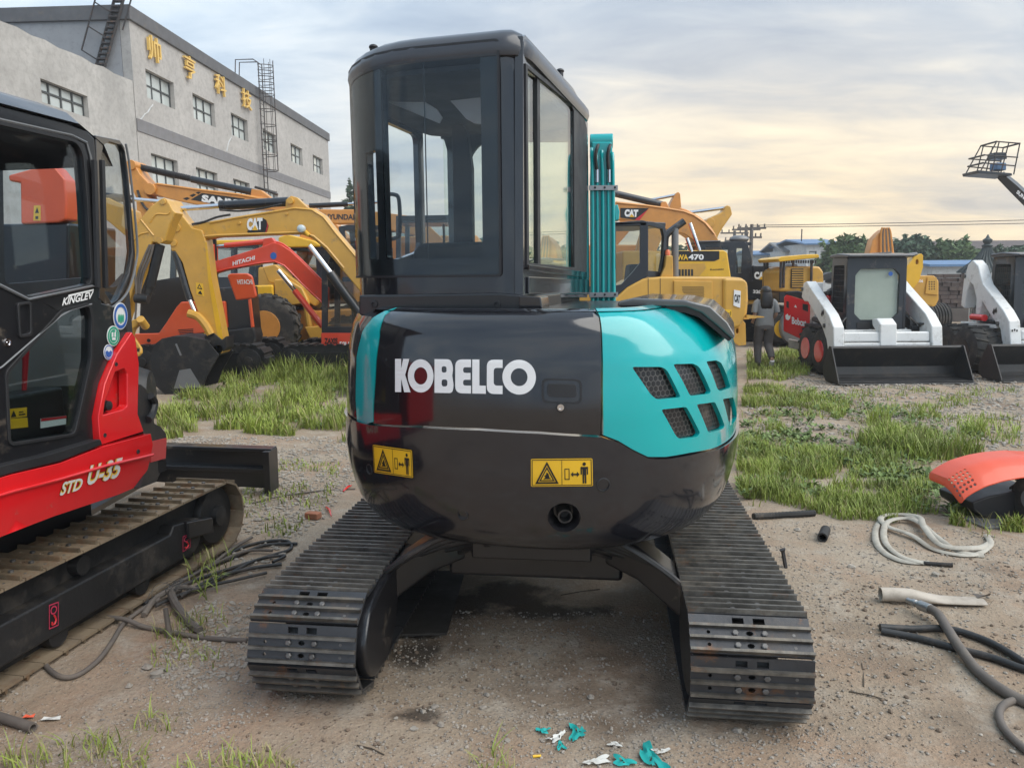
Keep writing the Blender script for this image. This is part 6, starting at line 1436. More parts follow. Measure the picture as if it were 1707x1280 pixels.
def roller():
    pl = Plane((0, 17), 90)
    T = thing('road_roller', 'small yellow machine with rounded canopy roof and grille parked beside the black cab excavator', 'roller', pl(6.4, 0, -.8))
    cn = slab('canopy', pl, [(1294, 432), (1300, 428.5), (1340, 424.5), (1361, 424), (1363, 427), (1362, 430), (1330, 433), (1297, 437)], 'bright_yellow', T, .1, -1.3, .05)
    for u in (1301, 1306, 1352):
        for o in (.0, -1.1): cylp('canopy_post', pl, (u, 480), (u + 1, 433), .03, 'iron_dark', T, o)
    b = slab('engine_hood', pl, [(1312, 444), (1368, 444), (1374, 452), (1375, 472), (1366, 486), (1300, 487), (1299, 452)], 'cat_yellow', T, -.05, -1.2, .06)
    g = slab('grille', pl, [(1320, 448), (1340, 448), (1340, 480), (1319, 480)], 'black_dirty', b, -.02, -.06, .003)
    for k in range(8): pflat([[(1320, 450 + k * 3.8), (1340, 450 + k * 3.8), (1340, 451.6 + k * 3.8), (1320, 451.6 + k * 3.8)]], pl, 'cat_yellow', g, 'grille_bar', .0)
    for k in range(14): cylp('canopy_fringe', pl, (1306 + k * 4, 434), (1306 + k * 4, 439), .02, 'iron_dark', T, .05, 5)
    mb = MB(); c = pl.at(1335, 520, -.6); c.z = .45; mb.lathe(c - Vector((0, .7, 0)), (0, 1, 0), [(0, .05), (0, .42), (.02, .45), (1.38, .45), (1.4, .42), (1.4, .05)], 26); mb.build('drum', 'grey_paint', T)
    slab('frame', pl, [(1300, 487), (1366, 486), (1366, 505), (1300, 505)], 'black_paint', T, -.05, -1.2, .02)
    c = pl.at(1310, 520, -.6); c.z = .4; wheel(c, (0, -1, 0), .4, 1.0, .2, 'bright_yellow', T, 12)
roller()

def skid_steer(o, xd, lab, rim, big, txt, red_gate):
    """o: ground point under the middle of the bucket edge; xd: unit vector along the bucket (to the right in the photo)"""
    xd = Vector((xd[0], xd[1], 0)).normalized(); yd = Vector((-xd.y, xd.x, 0)); o = Vector((o[0], o[1], 0))
    def Q(x, y, z): return o + xd * x + yd * (y if y < 1.18 else 1.18 + (y - 1.18) * .62) + Vector((0, 0, z))
    T = thing('skid_steer', lab, 'skid steer', Q(0, 1.3, 0), 'white skid steer loaders')
    W2 = 1.26 if big else 1.0; ax0, ax1, wx, ww = (.76, .58, .96, .42) if big else (.84, .67, .66, .34)
    def pr(name, pts, x0, x1, m, parent=T, bev=.012):
        mb = MB(); mb.prism([Q(x0, y, z) for y, z in pts], xd * (x1 - x0)); return mb.build(name, m, parent, bev)
    # bucket
    bp = [(.0, .02), (.02, .0), (.46, .0), (.56, .07), (.58, .20), (.40, .52), (.37, .53), (.35, .50), (.53, .20), (.50, .09), (.44, .045), (.0, .035)]
    bk = pr('bucket', bp, -W2 + .02, W2 - .02, 'black_dirty', T, .004)
    for s in (-1, 1): pr('side_plate', [(.0, .0), (.47, .0), (.575, .08), (.59, .21), (.40, .53), (.32, .53), (.03, .06)], s * W2 - s * .0, s * (W2 - .02), 'black_dirty', bk, .003)
    pr('cutting_edge', [(-.05, .0), (.12, .0), (.12, .02), (-.05, .012)], -W2, W2, 'bolt_steel', bk, .002)
    # wheels
    r = .375
    for s in (-1, 1):
        for y in (1.18, 2.10): wheel(Q(s * wx, y, r), xd * s, r, ww, .17, rim, T, 16)
    # chassis and engine tail
    pr('chassis', [(.95, .26), (2.45, .26), (2.45, .75), (2.3, .85), (1.0, .72)], -.55, .55, 'white_paint')
    pr('engine_tail', [(2.05, .45), (2.62, .42), (2.66, 1.0), (2.55, 1.24), (2.05, 1.26)], -.52, .52, 'red' if red_gate else 'white_paint', T, .04)
    pr('engine_cover', [(2.0, 1.262), (2.55, 1.242), (2.62, 1.16), (2.64, 1.20), (2.56, 1.30), (2.0, 1.34)], -.50, .50, 'black_plastic', T, .02)
    # cab
    hc = 1.86
    for s in (-1, 1):
        cs = panel('cab_side', rnd([(1.05, .70), (2.05, .80), (2.0, hc), (1.12, hc)], .06), [rnd([(1.2, .98), (1.9, 1.02), (1.88, hc - .12), (1.24, hc - .12)], .05)], lambda y, z, off=0.0, s=s: Q(s * (.47 + off), y, z), .04, 'navy', T, bevel=.006)
        for k in range(9):
            mb = MB(); y = 1.24 + k * .08; mb.cyl(Q(s * .45, y, .98), Q(s * .45, y, hc - .12), .006, 4); mb.build('mesh_bar', 'iron_dark', cs)
        for k in range(8):
            mb = MB(); z = 1.05 + k * .09; mb.cyl(Q(s * .45, 1.22, z), Q(s * .45, 1.88, z), .006, 4); mb.build('mesh_bar', 'iron_dark', cs)
    fm = lambda x, z, off=0.0: Q(x, 1.06 - off + (z - .7) * .05, z)
    op = rnd([(-.34, .98), (-.24, .88), (.26, .88), (.36, .98), (.36, 1.58), (.28, 1.68), (-.26, 1.68), (-.34, 1.58)], .02)
    fr = panel('front_door', rnd(rect(-.47, .62, .47, hc), .05), [op], fm, .05, 'navy', T, bevel=.006)
    panel('front_window', op, [], fm, .006, 'pale_sky_and_blind' if False else 'glass_side', fr, off=-.02)
    panel('door_blind', op, [], fm, .004, 'pale_sky_and_blind', fr, off=-.06) if not big else None
    for x in (-.30, -.06, .18): panel('step_pad', rnd(rect(x, .66, x + .20, .84), .02), [], fm, .012, 'black_plastic', fr, off=.013, bevel=.003)
    if not big: panel('round_label', circ(.22, 1.60, .035, .035, 14), [], fm, .002, 'blue_print', fr, off=-.012)
    pr('cab_roof', [(.98, hc), (2.02, hc), (2.02, hc + .05), (1.5, hc + .07), (.98, hc + .04)], -.52, .52, 'roof_grey', T, .02)
    pr('cab_back', [(2.0, .8), (2.04, .8), (2.0, hc), (1.96, hc)], -.45, .45, 'navy')
    pr('seat', [(1.45, .75), (1.9, .75), (1.96, 1.45), (1.84, 1.45), (1.78, .92), (1.45, .9)], -.25, .25, 'seat_fabric', T, .03)
    # lift arms
    for s in (-1, 1):
        x0, x1 = s * ax0, s * ax1
        if not big:
            arm = [(2.52, 1.22), (2.42, 1.46), (2.2, 1.49), (1.95, 1.40), (.86, .98), (.66, .80), (.58, .34), (.78, .32), (.90, .58), (1.10, .78), (2.05, 1.15), (2.3, 1.15)]
        else:
            arm = [(2.55, 1.05), (2.50, 1.50), (2.35, 1.74), (2.15, 1.82), (1.9, 1.72), (1.60, 1.42), (.88, 1.02), (.72, .86), (.60, .36), (.80, .34), (.92, .72), (1.20, .92), (1.60, 1.14), (1.72, .78), (1.84, .78), (1.86, 1.18), (2.05, 1.40), (2.2, 1.45), (2.30, 1.30), (2.36, 1.0)]
        a = pr('lift_arm', arm, x0, x1, 'white_paint', T, .02)
        up = [(2.58, .70), (2.60, 1.20), (2.52, 1.46), (2.36, 1.47), (2.30, 1.2), (2.22, .70)] if not big else [(2.70, 1.18), (2.50, 1.42), (2.42, 1.35), (2.40, .60), (2.2, .56), (2.62, .54)]
        pr('upright', up, s * (ax1 - .005), s * (ax1 - .16), 'white_paint', T, .015)
        pr('fender_plate', [(1.0, .72), (2.45, .72), (2.45, .78), (1.0, .78)], s * .55, s * .78, 'white_paint' if big else 'black_plastic', T, .01)
        pr('inner_plate', [(1.0, .60), (1.9, .62), (1.5, .98), (1.1, .88)], s * .56, s * .62, 'black_paint' if not big else 'white_paint', T, .01)
        mb = MB(); mb.cyl(Q(s * .70, 2.15, .86), Q(s * .70, 1.15, .80), .04, 10); mb.build('lift_cylinder', 'black_dirty', T)
        if big: mb = MB(); mb.cyl(Q(s * .84, 1.75, .88), Q(s * .84, 1.22, .88), .055, 12); mb.build('red_cylinder', 'red', T)
        for y, z in ((.70, .42), (2.44, 1.36 if not big else 1.55), (.98, .80)):
            mb = MB(); mb.cyl(Q(s * (ax1 - .02), y, z), Q(s * (ax0 + .02), y, z), .035, 10); mb.build('pivot_pin', 'bolt_steel', a)
    pr('crossbar', [(.66, .56), (.82, .56), (.84, .70), (.68, .72)], -ax1, ax1, 'white_paint', T, .03)
    pr('coupler_bar', [(.64, .34), (.80, .34), (.80, .55), (.64, .55)], -ax1, ax1, 'white_paint', T, .02)
    pr('tilt_cover', [(.62, .50), (.66, .84), (.80, .92), (.95, .90), (.92, .80), (.82, .74), (.76, .48)], -.12, .14, 'white_paint', T, .02)
    for s in (-1, 1):
        mb = MB(); mb.tube(smooth_path([Q(s * .50, 1.0, .92), Q(s * .62, .95, .82), Q(s * .72, .85, .85), Q(s * .74, .95, .98)], 4), .018, 6); mb.build('hose', 'hose_black', T)
    # prints, on the arm that faces the viewer's left
    SP = lambda y, z, off=0.0: Q(-ax0 - off, y, z)
    qs = lambda y0, z0, y1, z1: (lambda x, y, off=0.0: SP(y0 + (y1 - y0) * x, z0 + (z1 - z0) * y, off))
    US = lambda y0, z0, y1, z1: (lambda x, y, off=0.0: Q(-ax1 + .005 - off, y0 + (y1 - y0) * x, z0 + (z1 - z0) * y))
    flat([[(.0, .3), (.3, .9), (.5, .6), (.75, 1.), (1, .5), (.8, .2), (.6, .4), (.4, 0)]], qs(1.14, .93, 1.02, 1.06), 'black_print', T, 'brand_emblem', .004)
    if big:
        text('S300', US(2.58, .84, 2.30, 1.06), 'grey_paint', T, 'model_number', .004, .05); flat([rect(0, 0, 1, 1)], US(2.58, .68, 2.34, .78), 'red_print', T, 'model_plate', .004)
        FQ = lambda x, y, off=0.0: Q(-ax0 + .12 * x, .66 - off + .0 * y, .66 + .1 * y); flat([circ(.2, .5, .12, .2, 8), circ(.5, .62, .12, .2, 8), circ(.8, .5, .12, .2, 8)], FQ, 'black_print', T, 'paw_print', .005)
    else:
        flat([rect(0, 0, 1, 1)], US(2.56, 1.08, 2.30, 1.17), 'red_print', T, 'model_plate', .004); text(txt, US(2.54, 1.10, 2.32, 1.15), 'white_print', T, 'model_number', .006, .04); text('S130', US(2.54, .74, 2.32, .84), 'grey_paint', T, 'model_number', .004, .04)
    if red_gate:
        GP = Plane(G(1352, 590), 96)
        gy = P(1330, 530, 13.3); GP = Plane(gy, 112)
        gt = slab('tailgate', GP, [(1307, 495), (1311, 491), (1352, 504), (1354, 508), (1353, 552), (1343, 570), (1338, 567), (1306, 552)], 'red', T, 0, -.12, .02)
        slab('tailgate_cap', GP, [(1306, 493), (1312, 486), (1330, 485), (1354, 492), (1354, 503), (1311, 491)], 'black_plastic', gt, -.005, -.14, .02)
        for x0, x1 in ((1311, 1315), (1338, 1347)): pflat([[(x0, 502 + (x0 - 1311) * .16), (x1, 502 + (x1 - 1311) * .16), (x1, 514 + (x1 - 1311) * .16), (x0, 512 + (x0 - 1311) * .16)]], GP, 'black_print', gt, 'tail_lamp', .004)
        ptext('Bobcat', GP, [(1320, 540), (1344, 545), (1344, 533), (1320, 528)], 'white_print', gt, .004, .04, 0, 'brand_lettering')
        pflat([[(1309, 526), (1313, 523), (1315, 527), (1318, 525), (1317, 531), (1314, 534), (1310, 532)], [(1326, 508), (1328.5, 513), (1324, 512)]], GP, 'white_print', gt, 'brand_emblem', .004)
        slab('support_block', GP, [(1314, 566), (1338, 571), (1338, 585), (1314, 580)], 'pipe_pvc', T, -.05, -.2, .01)
    return T
a, b = G(1415, 641), G(1608, 639.3)
skid_steer((a + b) / 2, b - a, 'white skid steer with red wheels, open red tailgate and pale screened cab door', 'red', False, '863', True)
a2 = G(1670, 637); d = (b - a).normalized(); c2 = a2 + d * 1.26
skid_steer(c2, d, 'white skid steer with black wheels and tall curved arms cut by the right edge', 'black_dirty', True, '', False)

def far_right_machines():
    pl = Plane((0, 17), 90)
    T = thing('excavator', 'yellow excavator with perforated engine cover between the two white skid steers', 'excavator', pl(9.2, 0, -.8))
    slab('house', pl, [(1500, 500), (1510, 512), (1524, 470), (1530, 460), (1558, 459), (1566, 468), (1566, 500), (1560, 512)], 'cat_yellow', T, 0, -1.5, .05)
    d = slab('side_door', pl, [(1545, 463), (1560, 462), (1562, 470), (1562, 492), (1541, 490)], 'cat_yellow', T, .03, .0, .01); pflat([circ(1548 + (k % 3) * 4, 470 + (k // 3) * 4, 1.3, 1.3, 6) for k in range(12)], pl, 'black_print', d, 'perforation', .032)
    ptext('306', pl, [(1529, 471), (1538, 471), (1538, 466), (1529, 466)], 'white_print', T, .02)
    slab('boom', pl, [(1505, 462), (1507, 445), (1522, 428), (1532, 423), (1535, 426), (1535, 445), (1528, 470), (1512, 488), (1506, 480)], 'bright_yellow', T, .1, -.2, .03, [circ(1525, 437, 2.5, 4.5, 12)])
    cylp('boom_cylinder', pl, (1500, 428), (1528, 424), .05, 'grey_paint', T, 0); slab('stick', pl, [(1490, 500), (1496, 455), (1500, 500), (1508, 512), (1490, 512)], 'cat_yellow', T, .12, -.2, .02)
    for o in (.1, -1.3): side_track(T, pl, 1470, 1568, 555, .5, o, .4)
    p2 = Plane((0, 22), 90)
    T = thing('excavator', 'yellow excavator with its hose covered boom raised upright behind the first skid steer cab', 'excavator', p2(10.5, 0, -1))
    b = slab('boom', p2, [(1449, 423), (1455, 400), (1466, 388), (1474, 382), (1486, 384), (1491, 428), (1490, 470), (1450, 470)], 'sany_yellow', T, 0, -.35, .03)
    for k in range(7): dirp('hose', p2, [(1467 + k * 3.4, 426), (1467 + k * 2.9, 400), (1468 + k * 2.4, 386 - (k % 3)), (1470 + k * 1.6, 380 + (k % 2) * 2)], .035, 'hose_dusty' if k % 2 else 'sany_yellow', b, .04)
    cs = slab('cab_roof_plate', p2, [(1441, 434), (1447, 428), (1490, 424), (1497, 428), (1494, 433)], 'bright_yellow', T, .6, -.9, .04)
    cab_side(T, Plane((0, 21.5), 90), [(1436, 436), (1500, 434), (1500, 500), (1436, 500)], [[(1442, 442), (1492, 440), (1492, 480), (1442, 480)]], 'navy', 1.2)
    slab('sun_shade', Plane((0, 21), 90), [(1430, 424), (1480, 420), (1481, 424), (1432, 428)], 'navy', T, .2, -.6, .02)
    for o in (.6, -1.2): side_track(T, p2, 1420, 1520, 545, .7, o, .5, pitch=.2)
    # grey tyres and a brick pile between the skid steers
    for i, (u, v) in enumerate(((1552, 548), (1548, 530))):
        p = P(u, v, 14.5); mb = MB(); mb.lathe((p.x - .25, 14.5, .16 + i * .0 + (1 - i) * 0 + i * .32), (1, .1, 0), [(0, .2), (0, .30), (.04, .33), (.5, .33), (.54, .30), (.54, .2)], 22)
    mb = MB(); p = G(1556, 556); r0 = .34
    prof = [(0, .22), (0, .36), (.03, .40)] + [q for k in range(6) for q in ((.05 + k * .08, .41), (.09 + k * .08, .41), (.095 + k * .08, .375), (.125 + k * .08, .375))] + [(.55, .40), (.58, .36), (.58, .22)]
    mb.lathe((p.x - .30, p.y, .41), (1, .08, 0), prof, 26); o = mb.build('spare_tyre', 'tyre', loc=(p.x, p.y, 0)); tag(o, 'grey ribbed spare tyre standing between the two white skid steers', 'tyre')
    t = thing('brick_pile', 'stacked pile of dark bricks in front of the low blue roofed shed', 'brick pile', P(1585, 470, 26) * 1)
    t.location.z = 0; c = P(1585, 470, 26); me = None
    for j in range(8):
        for k in range(5):
            if me is None:
                mb = MB(); mb.box((0, 0, 0), (.27, .5, .13)); o = mb.build('brick', 'brown_roof', t, ang=0); me = o.data
                for vv in me.vertices: vv.co += t.location
                o.location = (0, 0, 0)
            else: o = link('brick', me, t)
            o.location = (-.62 + k * .29 + (j % 2) * .06, random.uniform(-.04, .04), .08 + .14 * j + .45)
    mb = MB(); mb.box((c.x, 26, .22), (1.6, .8, .44)); mb.build('pallet', 'wood_pole', t)
    # boom lift
    Y = 26; pl = Plane((0, Y), 90)
    T = thing('boom_lift', 'dark blue boom lift with railed basket reaching in from the right edge', 'boom lift', (14.2, Y, 0), None)
    fl = slab('basket_floor', pl, [(1617, 287), (1672, 292), (1673, 296), (1618, 292)], 'navy', T, .45, -.45, .01)
    k = lambda u, v, o: pl.at(u, v, o)
    for o in (.42, -.42):
        mb = MB()
        for pts in (((1622, 288), (1648, 240)), ((1648, 240), (1686, 243)), ((1686, 243), (1676, 294)), ((1628, 262), (1683, 266)), ((1626, 275), (1679, 280)), ((1640, 290), (1652, 241)), ((1655, 291), (1668, 242))): mb.cyl(k(*pts[0], o), k(*pts[1], o), .022, 6)
        mb.build('guard_rail', 'iron_dark', T)
    for q in ((1648, 240), (1686, 243), (1628, 262), (1683, 266)): cylp('cross_rail', pl, q, (q[0] + .01, q[1]), .035, 'iron_dark', T) if False else None
    for q in ((1648, 240), (1686, 243), (1628, 262), (1626, 275)):
        mb = MB(); mb.cyl(k(*q, .42), k(*q, -.42), .03, 6); mb.build('cross_rail', 'iron_dark', T)
    slab('control_box', pl, [(1655, 255), (1675, 255), (1676, 266), (1654, 265)], 'navy', T, .1, -.3, .02); slab('tool_box', pl, [(1653, 273), (1668, 274), (1668, 286), (1652, 285)], 'blue_roof', T, .3, -.1, .02)
    mb = MB(); a, b2, c3 = pl.at(1668, 292), pl.at(1690, 312), pl.at(1760, 380)
    mb.tube([a, b2, c3], [.16, .2, .24], 4); jb = mb.build('jib', 'navy', T, .02); ptext('SUN', Plane((0, Y - .3), 90), [(1694, 322), (1706, 333), (1709, 327), (1697, 317)], 'white_print', jb, .0, .03)
    mb = MB(); mb.tube([pl.at(1692, 316, .1), pl.at(1694, 330, .1), pl.at(1706, 322, .1)], .05, 6); mb.build('link_bar', 'iron_dark', T)
    e = c3; mb = MB(); mb.tube([e, Vector((e.x + 3.2, Y, 1.4))], [.25, .35], 4); mb.build('main_boom', 'navy', T, .02)
    mb = MB(); mb.box((e.x + 3.2, Y, 1.1), (2.6, 1.6, .9)); mb.build('turntable', 'navy', T, .05)
    for x in (2.2, 4.4):
        for y in (-.8, .8): wheel((e.x + x, Y + y, .45), (0, -1 if y < 0 else 1, 0), .45, .35, .24, 'grey_paint', T, 12)
    # dark scrap heap
    t = thing('scrap_heap', 'heap of dark scrap and old tracks far behind the yellow canopy machine', 'scrap heap', P(1335, 470, 40)); t.location.z = 0; c = t.location
    for i in range(26):
        mb = MB(); x = random.uniform(-3.2, 2.6); z = random.uniform(.1, 2.6 - abs(x) * .45); R = Matrix.Rotation(random.uniform(0, 3), 3, 'Z') @ Matrix.Rotation(random.uniform(-.6, .6), 3, 'X')
        mb.box((c.x + x, c.y + random.uniform(-.6, .6), max(.1, z)), (random.uniform(.5, 1.6), random.uniform(.3, .7), random.uniform(.2, .6)), R); mb.build('scrap_piece', random.choice(['black_dirty', 'brown_roof', 'iron_dark']), t)
far_right_machines()

# ================================================================== PERSON
def skin_obj(name, V, E, R, m, parent, sub=2, root=0):
    base = wloc(parent); me = bpy.data.meshes.new(name); me.from_pydata([Vector(v) - base for v in V], E, []); me.materials.append(MATS[m]); o = link(name, me, parent)
    s = o.modifiers.new('skin', 'SKIN'); s.use_smooth_shade = True
    for i, r in enumerate(R): me.skin_vertices[0].data[i].radius = (r, r); me.skin_vertices[0].data[i].use_root = (i == root)
    b = o.modifiers.new('subsurf', 'SUBSURF'); b.levels = b.render_levels = sub; return o
def person():
    b = G(1272, 613); k = 1.40 / 1.65; q = lambda x, y, z: Vector((b.x, b.y, 0)) + Vector((x, y, z)) * k
    T = thing('person', 'person seen from behind in grey tee and dark trousers walking away past the loader', 'person', b)
    V = [q(0, 0, .88), q(0, 0, 1.06), q(0, .01, 1.26), q(0, 0, 1.40), q(0, .02, 1.47), q(0, .03, 1.56), q(-.17, 0, 1.34), q(-.22, -.03, 1.10), q(-.19, .14, .96), q(.17, 0, 1.34), q(.22, -.03, 1.10), q(.19, .14, .96),
         q(-.09, 0, .84), q(-.10, .08, .47), q(-.10, .03, .09), q(-.10, .16, .04), q(.09, 0, .84), q(.10, .04, .47), q(.11, -.20, .20), q(.11, -.16, .06)]
    E = [(0, 1), (1, 2), (2, 3), (3, 4), (4, 5), (2, 6), (6, 7), (7, 8), (2, 9), (9, 10), (10, 11), (0, 12), (12, 13), (13, 14), (14, 15), (0, 16), (16, 17), (17, 18), (18, 19)]
    R = [.11, .10, .11, .05, .085, .095, .055, .040, .030, .055, .040, .030, .085, .055, .038, .035, .085, .055, .038, .035]
    for s, w in ((-1, 8), (1, 11)):       # palm and five fingers
        p = V[w]; i0 = len(V); V.append(p + Vector((0, .06, -.02)) * k); E.append((w, i0)); R.append(.026)
        for f in range(5):
            d = Vector((s * (.012 - .012 * f), .045 if f else .02, -.01 - .006 * f)) * k; V.append(V[i0] + d); E.append((i0, len(V) - 1)); R.append(.008); V.append(V[-1] + Vector((s * (-.004 * f), .025 + .004 * (f in (1, 2, 3)), -.02)) * k); E.append((len(V) - 2, len(V) - 1)); R.append(.007)
    skin_obj('body', V, E, [r * k for r in R], 'skin', T)
    def ell(pts, m, name, n=16):
        mb = MB(); mb.loft([[q(x + rx * cos(2 * pi * i / n), y + ry * sin(2 * pi * i / n), z) for i in range(n)] for x, y, z, rx, ry in pts]); return mb.build(name, m, T, ang=80)
    ell([(0, 0, .86, .185, .125), (0, 0, .90, .19, .13), (0, 0, 1.05, .165, .115), (0, .0, 1.20, .18, .125), (0, .0, 1.32, .185, .115), (0, 0, 1.385, .12, .085), (0, 0, 1.41, .065, .06)], 'shirt_grey', 'shirt')
    for s in (-1, 1):
        mb = MB(); mb.tube(smooth_path([q(s * .13, 0, 1.35), q(s * .185, -.005, 1.31), q(s * .215, -.02, 1.22), q(s * .228, -.03, 1.13)], 4), [v * k for v in np.linspace(.07, .062, 13)], 12); mb.build('sleeve', 'shirt_grey', T, ang=80)
    ell([(0, 0, .80, .18, .125), (0, 0, .88, .182, .128), (0, 0, .95, .165, .12)], 'trousers', 'waist')
    for s, pts in ((-1, [(-.09, 0, .86), (-.10, .05, .65), (-.10, .08, .47), (-.10, .05, .25), (-.10, .02, .09)]), (1, [(.09, 0, .86), (.10, .03, .65), (.10, .03, .47), (.11, -.10, .31), (.11, -.18, .22)])):
        mb = MB(); mb.tube(smooth_path([q(*p) for p in pts], 4), [v * k for v in np.linspace(.108, .062, 17)], 12); mb.build('trouser_leg', 'trousers', T, ang=80)
    for s, a, c in ((-1, q(-.10, -.03, .045), q(-.10, .17, .035)), (1, q(.11, -.22, .17), q(.11, -.14, .03))):
        mb = MB(); mb.tube([a, a.lerp(c, .5), c], [.045 * k, .05 * k, .038 * k], 10); sh = mb.build('shoe', 'black_plastic' if s < 0 else 'sole_white', T, ang=80)
    mb = MB(); mb.ball(q(0, .0, 1.555), (.108 * k, .115 * k, .115 * k), 16, 10); mb.build('hair', 'hair', T, ang=80)
    ell([(0, -.09, 1.20, .10, .03), (0, -.09, 1.28, .125, .05), (0, -.06, 1.40, .125, .07), (0, -.04, 1.52, .11, .08), (0, -.02, 1.60, .07, .06)], 'hair', 'long_hair')
    mb = MB(); mb.ball(q(0, .118, 1.535), (.013, .016, .018), 8, 6)
    for s in (-1, 1): mb.ball(q(s * .035, .108, 1.555), (.012, .008, .008), 8, 6); mb.ball(q(s * .094, .02, 1.54), (.01, .018, .028), 8, 6)
    mb.ball(q(0, .112, 1.495), (.025, .008, .007), 8, 6); mb.build('face', 'skin', T, ang=80)
person()

# ================================================================== GRASS AND GRAVEL
def blades(poly, n, h, name_seed, patchy=.0, m='grass_blade'):
    r = np.random.default_rng(name_seed); W_ = np.array([(G(*q).x, G(*q).y) for q in poly]); lo, hi = W_.min(0), W_.max(0); out = np.zeros((0, 2)); pl = [tuple(q) for q in W_]
    while len(out) < n:
        p = lo + (hi - lo) * r.random((n * 2, 2)); x, y = p[:, 0], p[:, 1]; c = np.zeros(len(p), bool); j = len(pl) - 1
        for i in range(len(pl)):
            (xi, yi), (xj, yj) = pl[i], pl[j]; c ^= ((yi > y) != (yj > y)) & (x < (xj - xi) * (y - yi) / (yj - yi + 1e-12) + xi); j = i
        k = vnoise(x * 2.3 + name_seed, y * 2.3) + .6 * vnoise(x * 6, y * 6 + name_seed) + .5 > patchy + .25 * r.random(len(p)); out = np.concatenate([out, p[c & k]])
        if len(p[c & k]) == 0: break
    return out[:n]
def grass_geo(P2, h, seed, wid=.006, spread=1.0):
    r = np.random.default_rng(seed); n = len(P2); z = gz(P2[:, 0], P2[:, 1]) - .005; hh = h * (.35 + .9 * r.random(n) ** 1.4) * (1 + .7 * vnoise(P2[:, 0] * 1.7 + 9, P2[:, 1] * 1.7)); a = r.random(n) * 2 * pi
    d = np.stack([np.cos(a), np.sin(a)], 1); w = np.stack([-d[:, 1], d[:, 0]], 1) * (wid * (.6 + .8 * r.random(n)))[:, None]; ln = hh * (.15 + .75 * r.random(n) ** 1.5) * spread; rows = []
    for t, ww in ((0, 1), (.4, .85), (.75, .55), (1, .05)):
        c = P2 + d * (ln * t ** 2)[:, None]; zz = z + hh * (t - .22 * t * t * (ln / (hh + 1e-6)))
        rows.append(np.stack([np.concatenate([c - w * ww, zz[:, None]], 1), np.concatenate([c + w * ww, zz[:, None]], 1)], 1))
    co = np.stack(rows, 1).reshape(-1, 3); b = np.arange(n)[:, None] * 8
    f = np.concatenate([b + np.array([0, 1, 3, 2]), b + np.array([2, 3, 5, 4]), b + np.array([4, 5, 7, 6])], 0); return co, f
def grass_patch(poly, n, h, seed, patchy=.3, wid=.006, dry=.12, spread=1.0):
    p = blades(poly, n, h, seed, patchy)
    if not len(p): return
    k = int(len(p) * dry); co, f = grass_geo(p[k:], h, seed, wid, spread); npmesh('grass', co, f, 'grass_blade', kind='stuff', smooth=True, label='green grass and weeds growing through the dirt')
    if k > 3: co, f = grass_geo(p[:k], h * 1.1, seed + 1, wid * .8, spread); npmesh('grass', co, f, 'grass_dry', kind='stuff', smooth=True, label='dry straw coloured grass among the green')
grass_patch([(262, 712), (300, 640), (420, 606), (592, 596), (592, 716), (430, 708), (330, 722)], 13500, .19, 1, .42, .0052)
grass_patch([(440, 640), (470, 600), (592, 585), (592, 660)], 4500, .32, 2, .38, .006)
grass_patch([(258, 735), (262, 690), (420, 690), (592, 700), (592, 735), (400, 720)], 2500, .14, 3, .45, .008)
grass_patch([(1232, 745), (1235, 690), (1300, 712), (1400, 760), (1560, 775), (1612, 850), (1600, 872), (1480, 868), (1400, 862), (1330, 842), (1250, 838), (1225, 800)], 15000, .12, 4, .42, .0034)
grass_patch([(1235, 690), (1240, 645), (1330, 640), (1420, 672), (1400, 705), (1300, 700)], 5000, .115, 5, .42, .0045)
grass_patch([(1425, 745), (1450, 700), (1560, 690), (1640, 720), (1640, 765), (1540, 770)], 4200, .17, 6, .44, .0045)
grass_patch([(1245, 640), (1245, 590), (1340, 590), (1350, 625), (1300, 635)], 3000, .15, 7, .40, .006)
grass_patch([(1290, 625), (1300, 585), (1345, 588), (1350, 622)], 3200, .17, 8, .2, .006)
grass_patch([(1240, 720), (1240, 640), (1700, 650), (1707, 800), (1500, 790)], 4200, .08, 9, .45, .0045)
grass_patch([(1580, 875), (1600, 835), (1700, 850), (1707, 885)], 900, .10, 10, .3, .006)
grass_patch([(300, 900), (420, 760), (570, 770), (560, 820), (480, 900)], 700, .06, 12, .5, .005)
for i, (u, v, w, n, h) in enumerate(((60, 1262, 55, 130, .075), (150, 1238, 55, 130, .07), (255, 1200, 40, 60, .06), (430, 1272, 60, 240, .07), (330, 1275, 40, 60, .05), (820, 1268, 40, 60, .07), (300, 1055, 45, 120, .09), (345, 1040, 40, 90, .08), (310, 1100, 60, 110, .06), (215, 1265, 40, 70, .06), (1650, 872, 40, 160, .10), (345, 960, 30, 60, .12), (370, 930, 24, 40, .10))):
    grass_patch([(u - w, v - 12), (u, v - 24), (u + w, v - 12), (u + w, v + 14), (u, v + 26), (u - w, v + 14)], int(n * .62), h * .95, 30 + i, -.2, .0026, .35, 1.5)
